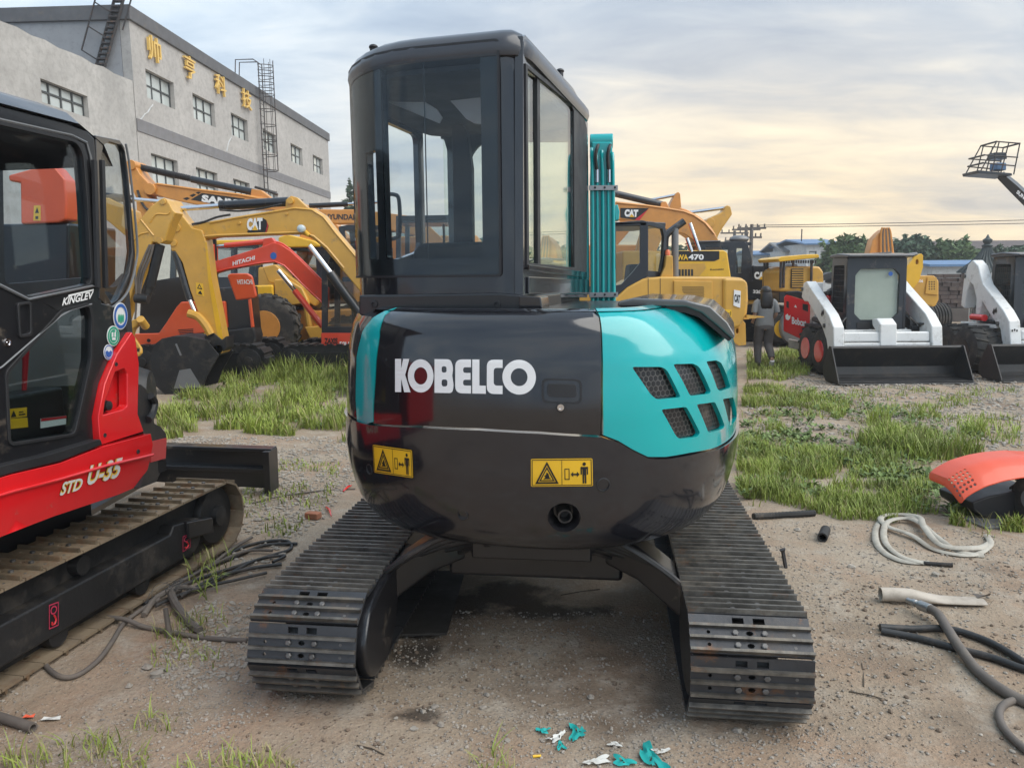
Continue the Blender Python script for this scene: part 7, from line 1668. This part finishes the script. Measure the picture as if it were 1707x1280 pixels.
def tall_weeds():
    for i, (u, v, h) in enumerate(((1527, 768, .44), (1545, 760, .34), (1600, 850, .22), (560, 640, .45), (585, 660, .42), (520, 640, .40), (345, 1000, .22), (362, 985, .20))):
        b = gp(u, v); t = thing('weed', ('tall seeding weed on the right grass patch', 'shorter weed beside the tallest seeding weed on the right', 'small weed at the edge of the orange hood', 'seed headed weed in the grass left of the teal machine', 'weed nearest the teal side strip in the left grass', 'weed standing in front of the red lettered excavator', 'thin weed stem among the cables', 'second thin weed stem beside the cable bundle')[i], 'weed', b, 'tall weeds')
        r = random.Random(i)
        for k in range(2):
            a = r.uniform(0, 6.28); top = b + Vector((cos(a) * .08, sin(a) * .08, h * r.uniform(.8, 1))); mb = MB(); mb.tube(smooth_path([b, b.lerp(top, .5) + Vector((cos(a) * -.01, 0, 0)), top], 3), .0022, 4); mb.build('stem', 'grass_blade', t)
            mb = MB(); mb.tube([top, top + Vector((cos(a) * .02, sin(a) * .02, .03)), top + Vector((cos(a) * .045, sin(a) * .045, .045))], [.004, .006, .001], 5); mb.build('seed_head', 'grass_dry', t)
            for j in range(3):
                p = b.lerp(top, .15 + .22 * j); aa = r.uniform(0, 6.28); d = Vector((cos(aa), sin(aa), 0)); L = h * .4; w = Vector((-d.y, d.x, 0)) * .005
                mb = MB(); mb.faces([p - w * .4, p + w * .4, p + d * L * .5 + Vector((0, 0, L * .4)) + w, p + d * L * .5 + Vector((0, 0, L * .4)) - w, p + d * L + Vector((0, 0, L * .25))], [(0, 1, 2, 3), (3, 2, 4)]); mb.build('leaf', 'grass_blade', t, ang=0)
tall_weeds()

ICO = None
def ico():
    global ICO
    if ICO is None:
        bm = bmesh.new(); bmesh.ops.create_icosphere(bm, subdivisions=1, radius=1); ICO = (np.array([v.co[:] for v in bm.verts]), np.array([[v.index for v in f.verts] for f in bm.faces])); bm.free()
    return ICO
def gravel(poly, n, s0, s1, seed, m='gravel'):
    V, Fc = ico(); r = np.random.default_rng(seed); p = blades(poly, n, 0, seed, .1); n = len(p); k = len(V)
    s = s0 + (s1 - s0) * r.random(n) ** 3; sc = s[:, None, None] * r.uniform(.55, 1.2, (n, 1, 3)) * np.array([1, 1, .7]); a = r.random(n) * 6.28; jit = 1 + .35 * (r.random((n, k, 1)) - .5)
    q = V[None] * sc * jit; ca, sa = np.cos(a)[:, None], np.sin(a)[:, None]; x = q[..., 0] * ca - q[..., 1] * sa; y = q[..., 0] * sa + q[..., 1] * ca
    co = np.stack([x + p[:, :1], y + p[:, 1:], q[..., 2] + (gz(p[:, 0], p[:, 1]) + s * .25)[:, None]], -1).reshape(-1, 3); f = (Fc[None] + (np.arange(n) * k)[:, None, None]).reshape(-1, 3)
    npmesh('gravel', co, f, m, kind='stuff', smooth=False, label='loose gravel scattered over the dirt yard')
gravel([(0, 1280), (0, 1150), (430, 1040), (620, 1180), (1140, 1180), (1160, 1220), (1360, 1200), (1500, 1280)], 5200, .0022, .0085, 1)
gravel([(250, 760), (300, 725), (580, 725), (590, 800), (540, 860), (420, 960), (330, 900)], 5200, .004, .020, 2, 'stone')
gravel([(620, 1180), (680, 1010), (1130, 1010), (1150, 1200)], 2400, .002, .009, 3)
gravel([(1330, 1000), (1250, 860), (1600, 880), (1707, 900), (1707, 1280), (1360, 1230)], 3600, .0022, .010, 4)
gravel([(1240, 720), (1240, 640), (1707, 640), (1707, 800), (1600, 780)], 6000, .006, .030, 5, 'stone')
gravel([(420, 1000), (330, 1000), (250, 1100), (300, 1160), (420, 1120)], 1300, .003, .015, 6, 'stone')
gravel([(1340, 645), (1700, 645), (1707, 600), (1240, 590)], 3500, .012, .035, 7)
gravel([(430, 1200), (640, 1000), (1120, 1000), (1360, 1230), (1707, 1280), (1707, 900), (1340, 1000), (1140, 1160), (620, 1280), (100, 1280), (100, 1160)], 900, .004, .014, 8, 'mud_clod')
def stones():
    L = [(725, 1172, 9, 'pale stone second from the oil spot below the left track'), (705, 1180, 7, 'small stone nearest the oil spot below the left track'), (690, 1210, 8, 'stone lying below the oil spot'), (735, 1200, 10, 'largest stone in the cluster right of the oil spot'), (660, 1195, 6, 'stone left of the oil spot close to the left track end'), (985, 1157, 9, 'single pale stone in the middle between the two tracks'), (805, 1172, 8, 'lower of two close stones between the tracks'), (812, 1150, 8, 'upper of two close stones between the tracks'), (846, 1227, 7, 'dark stone left of the teal rags'), (245, 1110, 12, 'stone inside the open hose loop'), (262, 1122, 13, 'stone just outside the open hose loop'), (215, 1140, 8, 'small stone below the open hose loop'), (470, 925, 9, 'stone at the end of the black cables'), (1330, 880, 8, 'stone between ribbed hose and short rubber tube'), (1560, 955, 9, 'stone below the white strap coil'), (430, 865, 9, 'stone under the corner of the dozer blade'), (1295, 700, 9, 'larger stone in the bare strip between the right grass patches'), (1310, 688, 8, 'smaller stone in the bare strip between the right grass patches'), (385, 1055, 16, 'big buff stone against the left track'), (395, 1032, 10, 'buff stone above the big one against the left track'), (1230, 1215, 9, 'white stone touching the end of the right track'), (905, 1226, 6, 'stone beside the small teal scrap'), (1420, 940, 9, 'stone alone on the dirt right of the steel post')]
    for i, (u, v, s, lab) in enumerate(L):
        p = gp(u, v); d = (p - CAM).length; r = s * .62 * d / F; rr = random.Random(i); bm = bmesh.new(); bmesh.ops.create_icosphere(bm, subdivisions=2, radius=1)
        sc = Vector((rr.uniform(.85, 1.2), rr.uniform(.8, 1.1), rr.uniform(.5, .75)))
        for q in bm.verts:
            n = q.co.normalized(); k = 1 + .28 * math.sin(n.x * 3.1 + i) * math.cos(n.y * 2.7 + i * 2) + .15 * math.sin(n.z * 5 + i * 3); q.co = Vector((n.x * sc.x, n.y * sc.y, n.z * sc.z)) * r * k + p + Vector((0, 0, r * .3))
        tag(finish(bm, 'stone', 'stone' if i % 3 else 'gravel', loc=p, ang=28), lab, 'stone', 'loose stones on the dirt')
stones()

# ================================================================== HOSES AND LITTER ON THE GROUND
def ground_tube(name, pts, r, m, label, cat, group=None, n=8, lift=1.0, sub=6, squash=1.0, ribs=0.0):
    P3 = []
    for q in pts:
        p = gp(q[0], q[1]); P3.append(p + Vector((0, 0, r * lift + (q[2] if len(q) > 2 else 0))))
    path = smooth_path(P3, sub); mb = MB(); rr = [r * (1 + (ribs if i % 2 else 0)) for i in range(len(path))]
    mb.tube(path, rr, n, True, squash); o = mb.build(name, m, loc=P3[0], ang=60 if not ribs else 20); return tag(o, label, cat, group)
ground_tube('hose', [(267, 1009, .02), (234, 1021), (206, 1044), (187, 1074), (164, 1105), (131, 1128), (101, 1131), (77, 1114), (71, 1086), (84, 1053), (112, 1035), (148, 1030), (206, 1042, .02), (246, 1050), (340, 1067), (412, 1070)], .011, 'hose_dusty', 'dusty grey hose curled in a big open loop beside the red machine track', 'hose')
for i, (pts, r, m, lab) in enumerate((
    ([(240, 1010), (290, 985), (340, 965), (400, 945), (450, 928), (484, 915), (480, 905), (450, 904), (410, 912), (360, 935)], .010, 'hose_black', 'black cable with a rounded end loop beside the left track'),
    ([(250, 1000), (320, 962), (390, 932), (440, 912), (496, 908)], .010, 'hose_black', 'straight black cable reaching closest under the left track'),
    ([(300, 1000), (360, 968), (420, 952), (470, 945)], .011, 'hose_black', 'thick black cable lying lowest in the cable bundle'),
    ([(330, 985), (380, 962), (430, 938), (475, 930), (455, 942)], .009, 'hose_black', 'thin black cable doubled back in the cable bundle'),
    ([(345, 955), (375, 930), (400, 912), (420, 900)], .010, 'hose_dusty', 'dusty cable crossing the bundle towards the track idler'),
    ([(280, 990), (350, 950), (410, 925), (455, 922)], .009, 'hose_dusty', 'dusty grey cable lying across the cable bundle'),
    ([(260, 1020), (320, 990), (400, 970), (445, 960)], .009, 'hose_black', 'black cable skirting the front of the bundle'))):
    ground_tube('cable', pts, r, m, lab, 'cable', 'cables bundled beside the left track', lift=1 + i * .35)
ground_tube('wrapped_hose', [(300, 990, .01), (287, 1001, .02), (296, 1022, .02), (318, 1045), (334, 1058)], .018, 'hose_dusty', 'wrapped dusty hose end bending down from the cable bundle', 'hose', ribs=.14, sub=10)
ground_tube('wrapped_hose', [(240, 1030), (262, 1008, .02), (300, 992, .03), (330, 985)], .014, 'hose_dusty', 'wrapped hose lying over the start of the cable bundle', 'hose', ribs=.14, sub=10)
p = gp(283, 1062); mb = MB(); mb.tube([p, p + Vector((-.02, .02, .13))], [.014, .011], 7); o = mb.build('stake', 'hose_dusty', loc=p); tag(o, 'short dusty stake standing between the cables and stones', 'stake')
def wires():
    b = gp(285, 1000); t = thing('wire_tangle', 'tangle of thin rusty wires springing above the cable bundle', 'wire', b); r = random.Random(3)
    for i in range(9):
        a = r.uniform(0, 6.28); mb = MB(); pts = [b + Vector((cos(a + k * .7) * (.02 + .02 * k), sin(a + k * .7) * (.02 + .02 * k), .02 + .045 * math.sin(k * .8) * r.uniform(.6, 1.2) + .02)) for k in range(6)]; mb.tube(smooth_path(pts, 4), .0014, 4); mb.build('wire', 'bolt_steel', t)
wires()
ground_tube('cable', [(420, 836), (470, 826), (530, 818), (592, 812)], .006, 'hose_dusty', 'thin cable stretched over the gravel from blade to the left track', 'cable')
ground_tube('ribbed_hose', [(1256, 862), (1285, 858), (1320, 857), (1358, 855)], .021, 'rubber', 'black ribbed hose lying at the foot of the right grass', 'hose', ribs=.10, sub=12)
a_, b_ = gp(1371, 899, .028), gp(1381, 872, .028); mb = MB(); mb.lathe(a_, b_ - a_, [(.10, .001), (.10, .020), (0, .021), (-.002, .027), (.0, .030), (.17, .030), (.18, .02), (.18, .001)], 16); o = mb.build('rubber_tube', 'rubber', loc=a_); tag(o, 'short black open ended rubber tube on the dirt', 'tube')
p = gp(1310, 945); mb = MB(); mb.tube([p, p + Vector((-.012, .02, .085)), p + Vector((-.016, .02, .10))], [.011, .011, .018], 6); o = mb.build('steel_post', 'iron_dark', loc=p); tag(o, 'short rusty steel post sticking up beside the right track', 'post')
def strap():
    for i, pts in enumerate(([(1645, 893), (1650, 910, .01), (1620, 925), (1560, 915), (1520, 895, .01), (1480, 880, .01), (1468, 868, .02), (1490, 861, .02), (1530, 868, .03), (1540, 890, .04), (1570, 915, .03), (1630, 918, .02), (1652, 904)], [(1545, 885, .02), (1520, 866, .02), (1480, 860, .01), (1460, 880), (1465, 910), (1500, 930), (1550, 936)], [(1540, 936), (1500, 926, .01), (1475, 900, .01), (1478, 875, .02), (1510, 868, .02), (1535, 880, .03), (1560, 900, .02), (1600, 920, .01), (1640, 925)])):
        P3 = smooth_path([gp(q[0], q[1]) + Vector((0, 0, .012 + (q[2] if len(q) > 2 else 0))) for q in pts], 7); mb = MB(); mb.tube(P3, .019, 8, True, .42); o = mb.build('strap', 'strap', loc=P3[0], ang=60)
        tag(o, ('dirty white webbing strap looping furthest to the right', 'dirty white strap curving round the left of the coil', 'dirty white strap crossing the middle of the coil')[i], 'strap', 'white straps coiled on the dirt')
    ground_tube('strap_end', [(1540, 936), (1560, 938), (1588, 941)], .012, 'rubber', 'black taped end of the dirty white strap', 'strap')
strap()
def pvc():
    a, b = gp(1467, 1000), gp(1640, 1008); r = .034; d = (b - a); n = 16; rings = []
    for i, (t, sq, wd) in enumerate(((0, 1, 1), (.12, 1, 1), (.3, .95, 1.05), (.45, .65, 1.25), (.6, .42, 1.4), (.8, .36, 1.35), (.93, .35, 1.3), (1.0, .33, 1.2))):
        c = a + d * t + Vector((0, 0, r * sq + .004)); s = Vector((-d.y, d.x, 0)).normalized(); rings.append([c + s * r * wd * cos(2 * pi * k / n) + Vector((0, 0, r * sq * sin(2 * pi * k / n))) for k in range(n)])
    inner = [[(p - a) * .0 + (a + (p - a) * .9 + Vector((0, 0, .0))) for p in rings[0]]]
    mb = MB(); mb.loft(rings, True, False); c = a + Vector((0, 0, r + .004))
    mb.loft([rings[0], [c + (p - c) * .88 for p in rings[0]], [c + (p - c) * .86 + d * .25 for p in rings[0]]], True, False); o = mb.build('pvc_pipe', 'pipe_pvc', loc=a, ang=50); tag(o, 'split cream plastic pipe with one round open end and a flattened torn tail', 'pipe')
    mb = MB(); p = gp(1636, 1002); mb.faces([p + Vector((-.04, -.03, .03)), p + Vector((.03, -.02, .05)), p + Vector((.06, .03, .015)), p + Vector((-.02, .05, .02))], [(0, 1, 2, 3)]); o = mb.build('torn_scrap', 'hose_dusty', loc=p); tag(o, 'dark torn scrap at the tail of the cream plastic pipe', 'scrap')
pvc()
ground_tube('hydraulic_hose', [(1545, 1028, .03), (1562, 1040, .03), (1580, 1062, .025), (1600, 1090, .015), (1630, 1125), (1665, 1150), (1707, 1172), (1760, 1190)], .021, 'hose_dusty', 'thick dusty hydraulic hose with a metal nozzle running off to the right', 'hose', n=12)
a_, b_ = gp(1512, 1012, .045), gp(1548, 1030, .05); mb = MB(); mb.lathe(a_, b_ - a_, [(0, .006), (0, .013), (.03, .013), (.032, .018), (.05, .018), (.052, .014), (.07, .014), (.072, .024), (.13, .024), (.132, .02)], 16); o = mb.build('hose_nozzle', 'steel', loc=a_); tag(o, 'metal nozzle fitting on the end of the thick dusty hose', 'nozzle')
ground_tube('hydraulic_hose', [(1467, 1045), (1520, 1047), (1580, 1052), (1640, 1070), (1690, 1098), (1740, 1130)], .016, 'hose_black', 'black hose upper one of two lying under the thick dusty hose', 'hose', n=10)
ground_tube('hydraulic_hose', [(1469, 1051), (1530, 1062), (1590, 1080), (1650, 1098), (1707, 1118), (1760, 1130)], .016, 'hose_black', 'black hose lower one of two lying under the thick dusty hose', 'hose', n=10)
ground_tube('hydraulic_hose', [(1740, 1160), (1690, 1168), (1668, 1182), (1668, 1205), (1685, 1232), (1715, 1258)], .014, 'hose_dusty', 'grey hose loop at the lower right corner', 'hose', n=10)

def fender():
    pl = Plane(gp(1640, 872), 84); T = thing('tractor_hood', 'coral orange perforated machine hood lying in the grass at the right edge', 'hood', pl.at(1640, 870))
    top = [(1592, 815), (1597, 803), (1612, 793), (1632, 783), (1662, 774), (1690, 769), (1725, 766), (1770, 768)]; P2 = pl.poly(top); L = np.concatenate([[0], np.cumsum([math.dist(P2[i], P2[i + 1]) for i in range(len(P2) - 1)])]); w = .34
    def mp(s, t, off=0.0):
        a = np.interp(s, L, [q[0] for q in P2]); z = np.interp(s, L, [q[1] for q in P2]); n = Vector((0, 0, 1)); return pl(a, z + off - .10 * (t / w) ** 2 - max(0, -t) * 2.2 , -t * .0) - pl.n * (t - .0)
    def mq(s, t, off=0.0):
        a = float(np.interp(s, L, [q[0] for q in P2])); z = float(np.interp(s, L, [q[1] for q in P2])); k = (t / w); dz = -.085 * max(0, .55 - k) ** 1.6 / .38; return pl(a, z + dz + off, -(t - w * .2))
    holes = []
    for i in range(5):
        for j in range(5): holes.append(circ(.035 + i * .030 + j * .004, .035 + j * .030, .0095, .0095, 9))
    panel('hood_shell', rnd(rect(0, 0, L[-1], w), .04), holes, mq, .008, 'fender_orange', T, grid=(.03, .03), bevel=.002, ang=50)
    slab('hood_base', pl, [(1632, 842), (1660, 832), (1700, 824), (1760, 826), (1760, 880), (1660, 872), (1635, 856)], 'black_plastic', T, -.06, -.4, .01)
    p = gp(1655, 868); mb = MB(); mb.box((p.x, p.y - .02, p.z + .012), (.30, .22, .015), Matrix.Rotation(.1, 3, 'Z')); o = mb.build('metal_sheet', 'grey_paint', loc=p, bevel=.003); tag(o, 'pale metal sheet on the ground under the coral orange hood', 'sheet')
    c = P(1735, 850, 4.75); c.z = .16; t = thing('small_wheel', 'black ribbed small wheel at the right edge beside the coral hood', 'wheel', (c.x, c.y, 0)); wheel(c, (-1, -.5, 0), .17, .14, .08, 'grey_paint', t, 14)
fender()
def rags():
    for i, (u, v, n, m, s, lab) in enumerate(((962, 1217, 7, 'cloth_teal', .035, 'crumpled teal rag nearest the machine'), (928, 1222, 6, 'cloth_white', .028, 'torn white scrap between the two teal rags'), (905, 1212, 3, 'cloth_teal', .02, 'small teal scrap left of the upper rags'), (1085, 1262, 9, 'cloth_teal', .042, 'largest crumpled teal rag at the bottom edge'), (1040, 1270, 6, 'cloth_teal', .03, 'flat teal scrap left of the largest rag'), (995, 1266, 5, 'cloth_white', .028, 'striped white scrap furthest left of the lower rags'), (1025, 1236, 3, 'cloth_white', .016, 'little white scrap above the lower rags'), (1102, 1252, 4, 'cloth_white', .02, 'white edge of cloth beside the largest teal rag'), (935, 1240, 3, 'cloth_teal', .018, 'small teal scrap below the upper rags'))):
        p = gp(u, v); r = random.Random(50 + i); N = 9; g = []
        a = r.uniform(0, 3); kx, ky = r.uniform(1.0, 1.5), r.uniform(.5, .8)
        for y in range(N):
            for x in range(N):
                fx, fy = x / (N - 1) * 2 - 1, y / (N - 1) * 2 - 1; R_ = 1 + .35 * math.sin(3 * atan2(fy, fx) + i) ; X, Y_ = fx * s * kx * R_, fy * s * ky * R_
                z = .006 + s * .45 * abs(math.sin(fx * 3.2 + i + fy * 1.3) * math.cos(fy * 2.8 + i * 2)) * (1 - .5 * max(abs(fx), abs(fy)))+ .004 * r.random(); g.append(p + Vector((X * cos(a) - Y_ * sin(a), X * sin(a) + Y_ * cos(a), z)))
        mb = MB(); mb.faces(g, [(y * N + x, y * N + x + 1, (y + 1) * N + x + 1, (y + 1) * N + x) for y in range(N - 1) for x in range(N - 1) if r.random() > .06]); o = mb.build('rag', m, loc=p, ang=60); tag(o, lab + ' on the dirt', 'rag', 'painted rags dropped behind the machine')
    p = gp(895, 1254, .006); mb = MB(); mb.cyl(p - Vector((.014, 0, 0)), p + Vector((.014, .003, 0)), .0045, 10); o = mb.build('cigarette_butt', 'yellow_print', loc=p); tag(o, 'small yellow butt on the dirt below the rags', 'litter')
    p = gp(522, 860, .012); mb = MB(); mb.box((p.x, p.y, p.z + .012), (.10, .065, .045), Matrix.Rotation(-.3, 3, 'Z')); o = mb.build('brick', 'brick', loc=p, bevel=.008); tag(o, 'broken orange brick on the gravel beside the left track', 'brick')
    for i, (a, b) in enumerate((((543, 842), (552, 858)), ((572, 818), (586, 808)))):
        A, B = gp(*a, .012), gp(*b, .012); mb = MB(); mb.tube([A, A.lerp(B, .5) + Vector((.006, 0, .012)), B], [.006, .010, .004], 6); o = mb.build('red_scrap', 'red', loc=A); tag(o, ('red plastic scrap beside the broken brick', 'red plastic scrap just under the machine body')[i], 'scrap')
    A, B = gp(-30, 1185, .018), gp(55, 1212, .018); mb = MB(); mb.lathe(A, B - A, [(0, .001), (0, .018), ((B - A).length, .018), ((B - A).length, .012), ((B - A).length - .06, .011)], 14); o = mb.build('rusty_pipe', 'hose_dusty', loc=A); tag(o, 'brown rusty pipe poking in at the lower left corner', 'pipe')
    for u, v, m, lab, sx in ((48, 1190, 'orange', 'orange wrapper beside the rusty pipe', .02), (85, 1191, 'cloth_white', 'white paper scrap right of the orange wrapper', .035)):
        p = gp(u, v, .004); mb = MB(); mb.faces([p + Vector((-sx, -.01, .004)), p + Vector((0, -.016, .010)), p + Vector((sx, -.004, .003)), p + Vector((sx * .8, .014, .008)), p + Vector((-.2 * sx, .012, .002)), p + Vector((-sx * .9, .008, .008))], [(0, 1, 4, 5), (1, 2, 3, 4)]); o = mb.build('paper_scrap', m, loc=p, ang=0); tag(o, lab + ' at the lower left', 'litter')
    for i, (a, b) in enumerate((((1437, 1100), (1440, 1140)), ((1415, 1150), (1480, 1165)), ((935, 983), (1000, 972)), ((595, 1240), (640, 1255)))):
        A, B = gp(*a, .003), gp(*b, .003); mb = MB(); mb.tube([A, A.lerp(B, .5) + Vector((.004, .004, .002)), B], .0025, 5); o = mb.build('twig', 'bark', loc=A); tag(o, ('short twig on the bare dirt right of the track', 'longer twig lying below the short one on the right', 'pale twig under the machine between the tracks', 'twig near the left track and stones')[i], 'twig', 'twigs on the dirt')
    p = gp(1490, 1003, .006); mb = MB(); mb.ball(p, (.026, .014, .006), 10, 6); o = mb.build('dry_leaf', 'bark', loc=p); tag(o, 'brown dry leaf beside the open end of the cream pipe', 'leaf')
rags()

# ================================================================== BROAD LEAVED WEEDS AND DISTANCE HAZE
def broad_weeds():
    r = np.random.default_rng(90)
    for poly, n in (([(262, 712), (300, 640), (592, 610), (592, 712)], 260), ([(1232, 840), (1235, 700), (1560, 775), (1600, 868)], 520), ([(1240, 700), (1330, 640), (1640, 720), (1640, 765)], 260)):
        p = blades(poly, n, 0, 91, .25); n = len(p); C = np.repeat(p, 6, 0); k = len(C); a = r.random(k) * 6.28; L = r.uniform(.03, .075, k); el = r.uniform(.15, 1.0, k)
        z0 = gz(C[:, 0], C[:, 1]) + r.uniform(0, .05, k); d = np.stack([np.cos(a) * np.cos(el), np.sin(a) * np.cos(el), np.sin(el)], 1); w = np.stack([-np.sin(a), np.cos(a), 0 * a], 1) * (L * .28)[:, None]; b = np.concatenate([C, z0[:, None]], 1)
        co = np.stack([b, b + d * (L * .5)[:, None] + w, b + d * L[:, None] - np.array([0, 0, 1]) * (L * .15)[:, None], b + d * (L * .5)[:, None] - w], 1).reshape(-1, 3)
        npmesh('weeds', co, np.arange(4 * k).reshape(k, 4), 'leaf_weed', kind='stuff', smooth=False, label='broad leaved weeds among the grass')
broad_weeds()
def haze():
    mb = MB(); mb.box((10, 52, 9.5), (150, 150, 22.0)); o = mb.build('haze', [], None, ang=0); m = bpy.data.materials.new('haze_air'); m.use_nodes = True; nt = m.node_tree; nt.nodes.clear()
    out = nt.nodes.new('ShaderNodeOutputMaterial'); v = nt.nodes.new('ShaderNodeVolumePrincipled'); v.inputs['Color'].default_value = (.90, .90, .90, 1); v.inputs['Density'].default_value = .0018; v.inputs['Anisotropy'].default_value = .3
    nt.links.new(v.outputs[0], out.inputs['Volume']); o.data.materials.append(m); tag(o, kind='stuff', label='thin pale haze in the yard air')
haze()
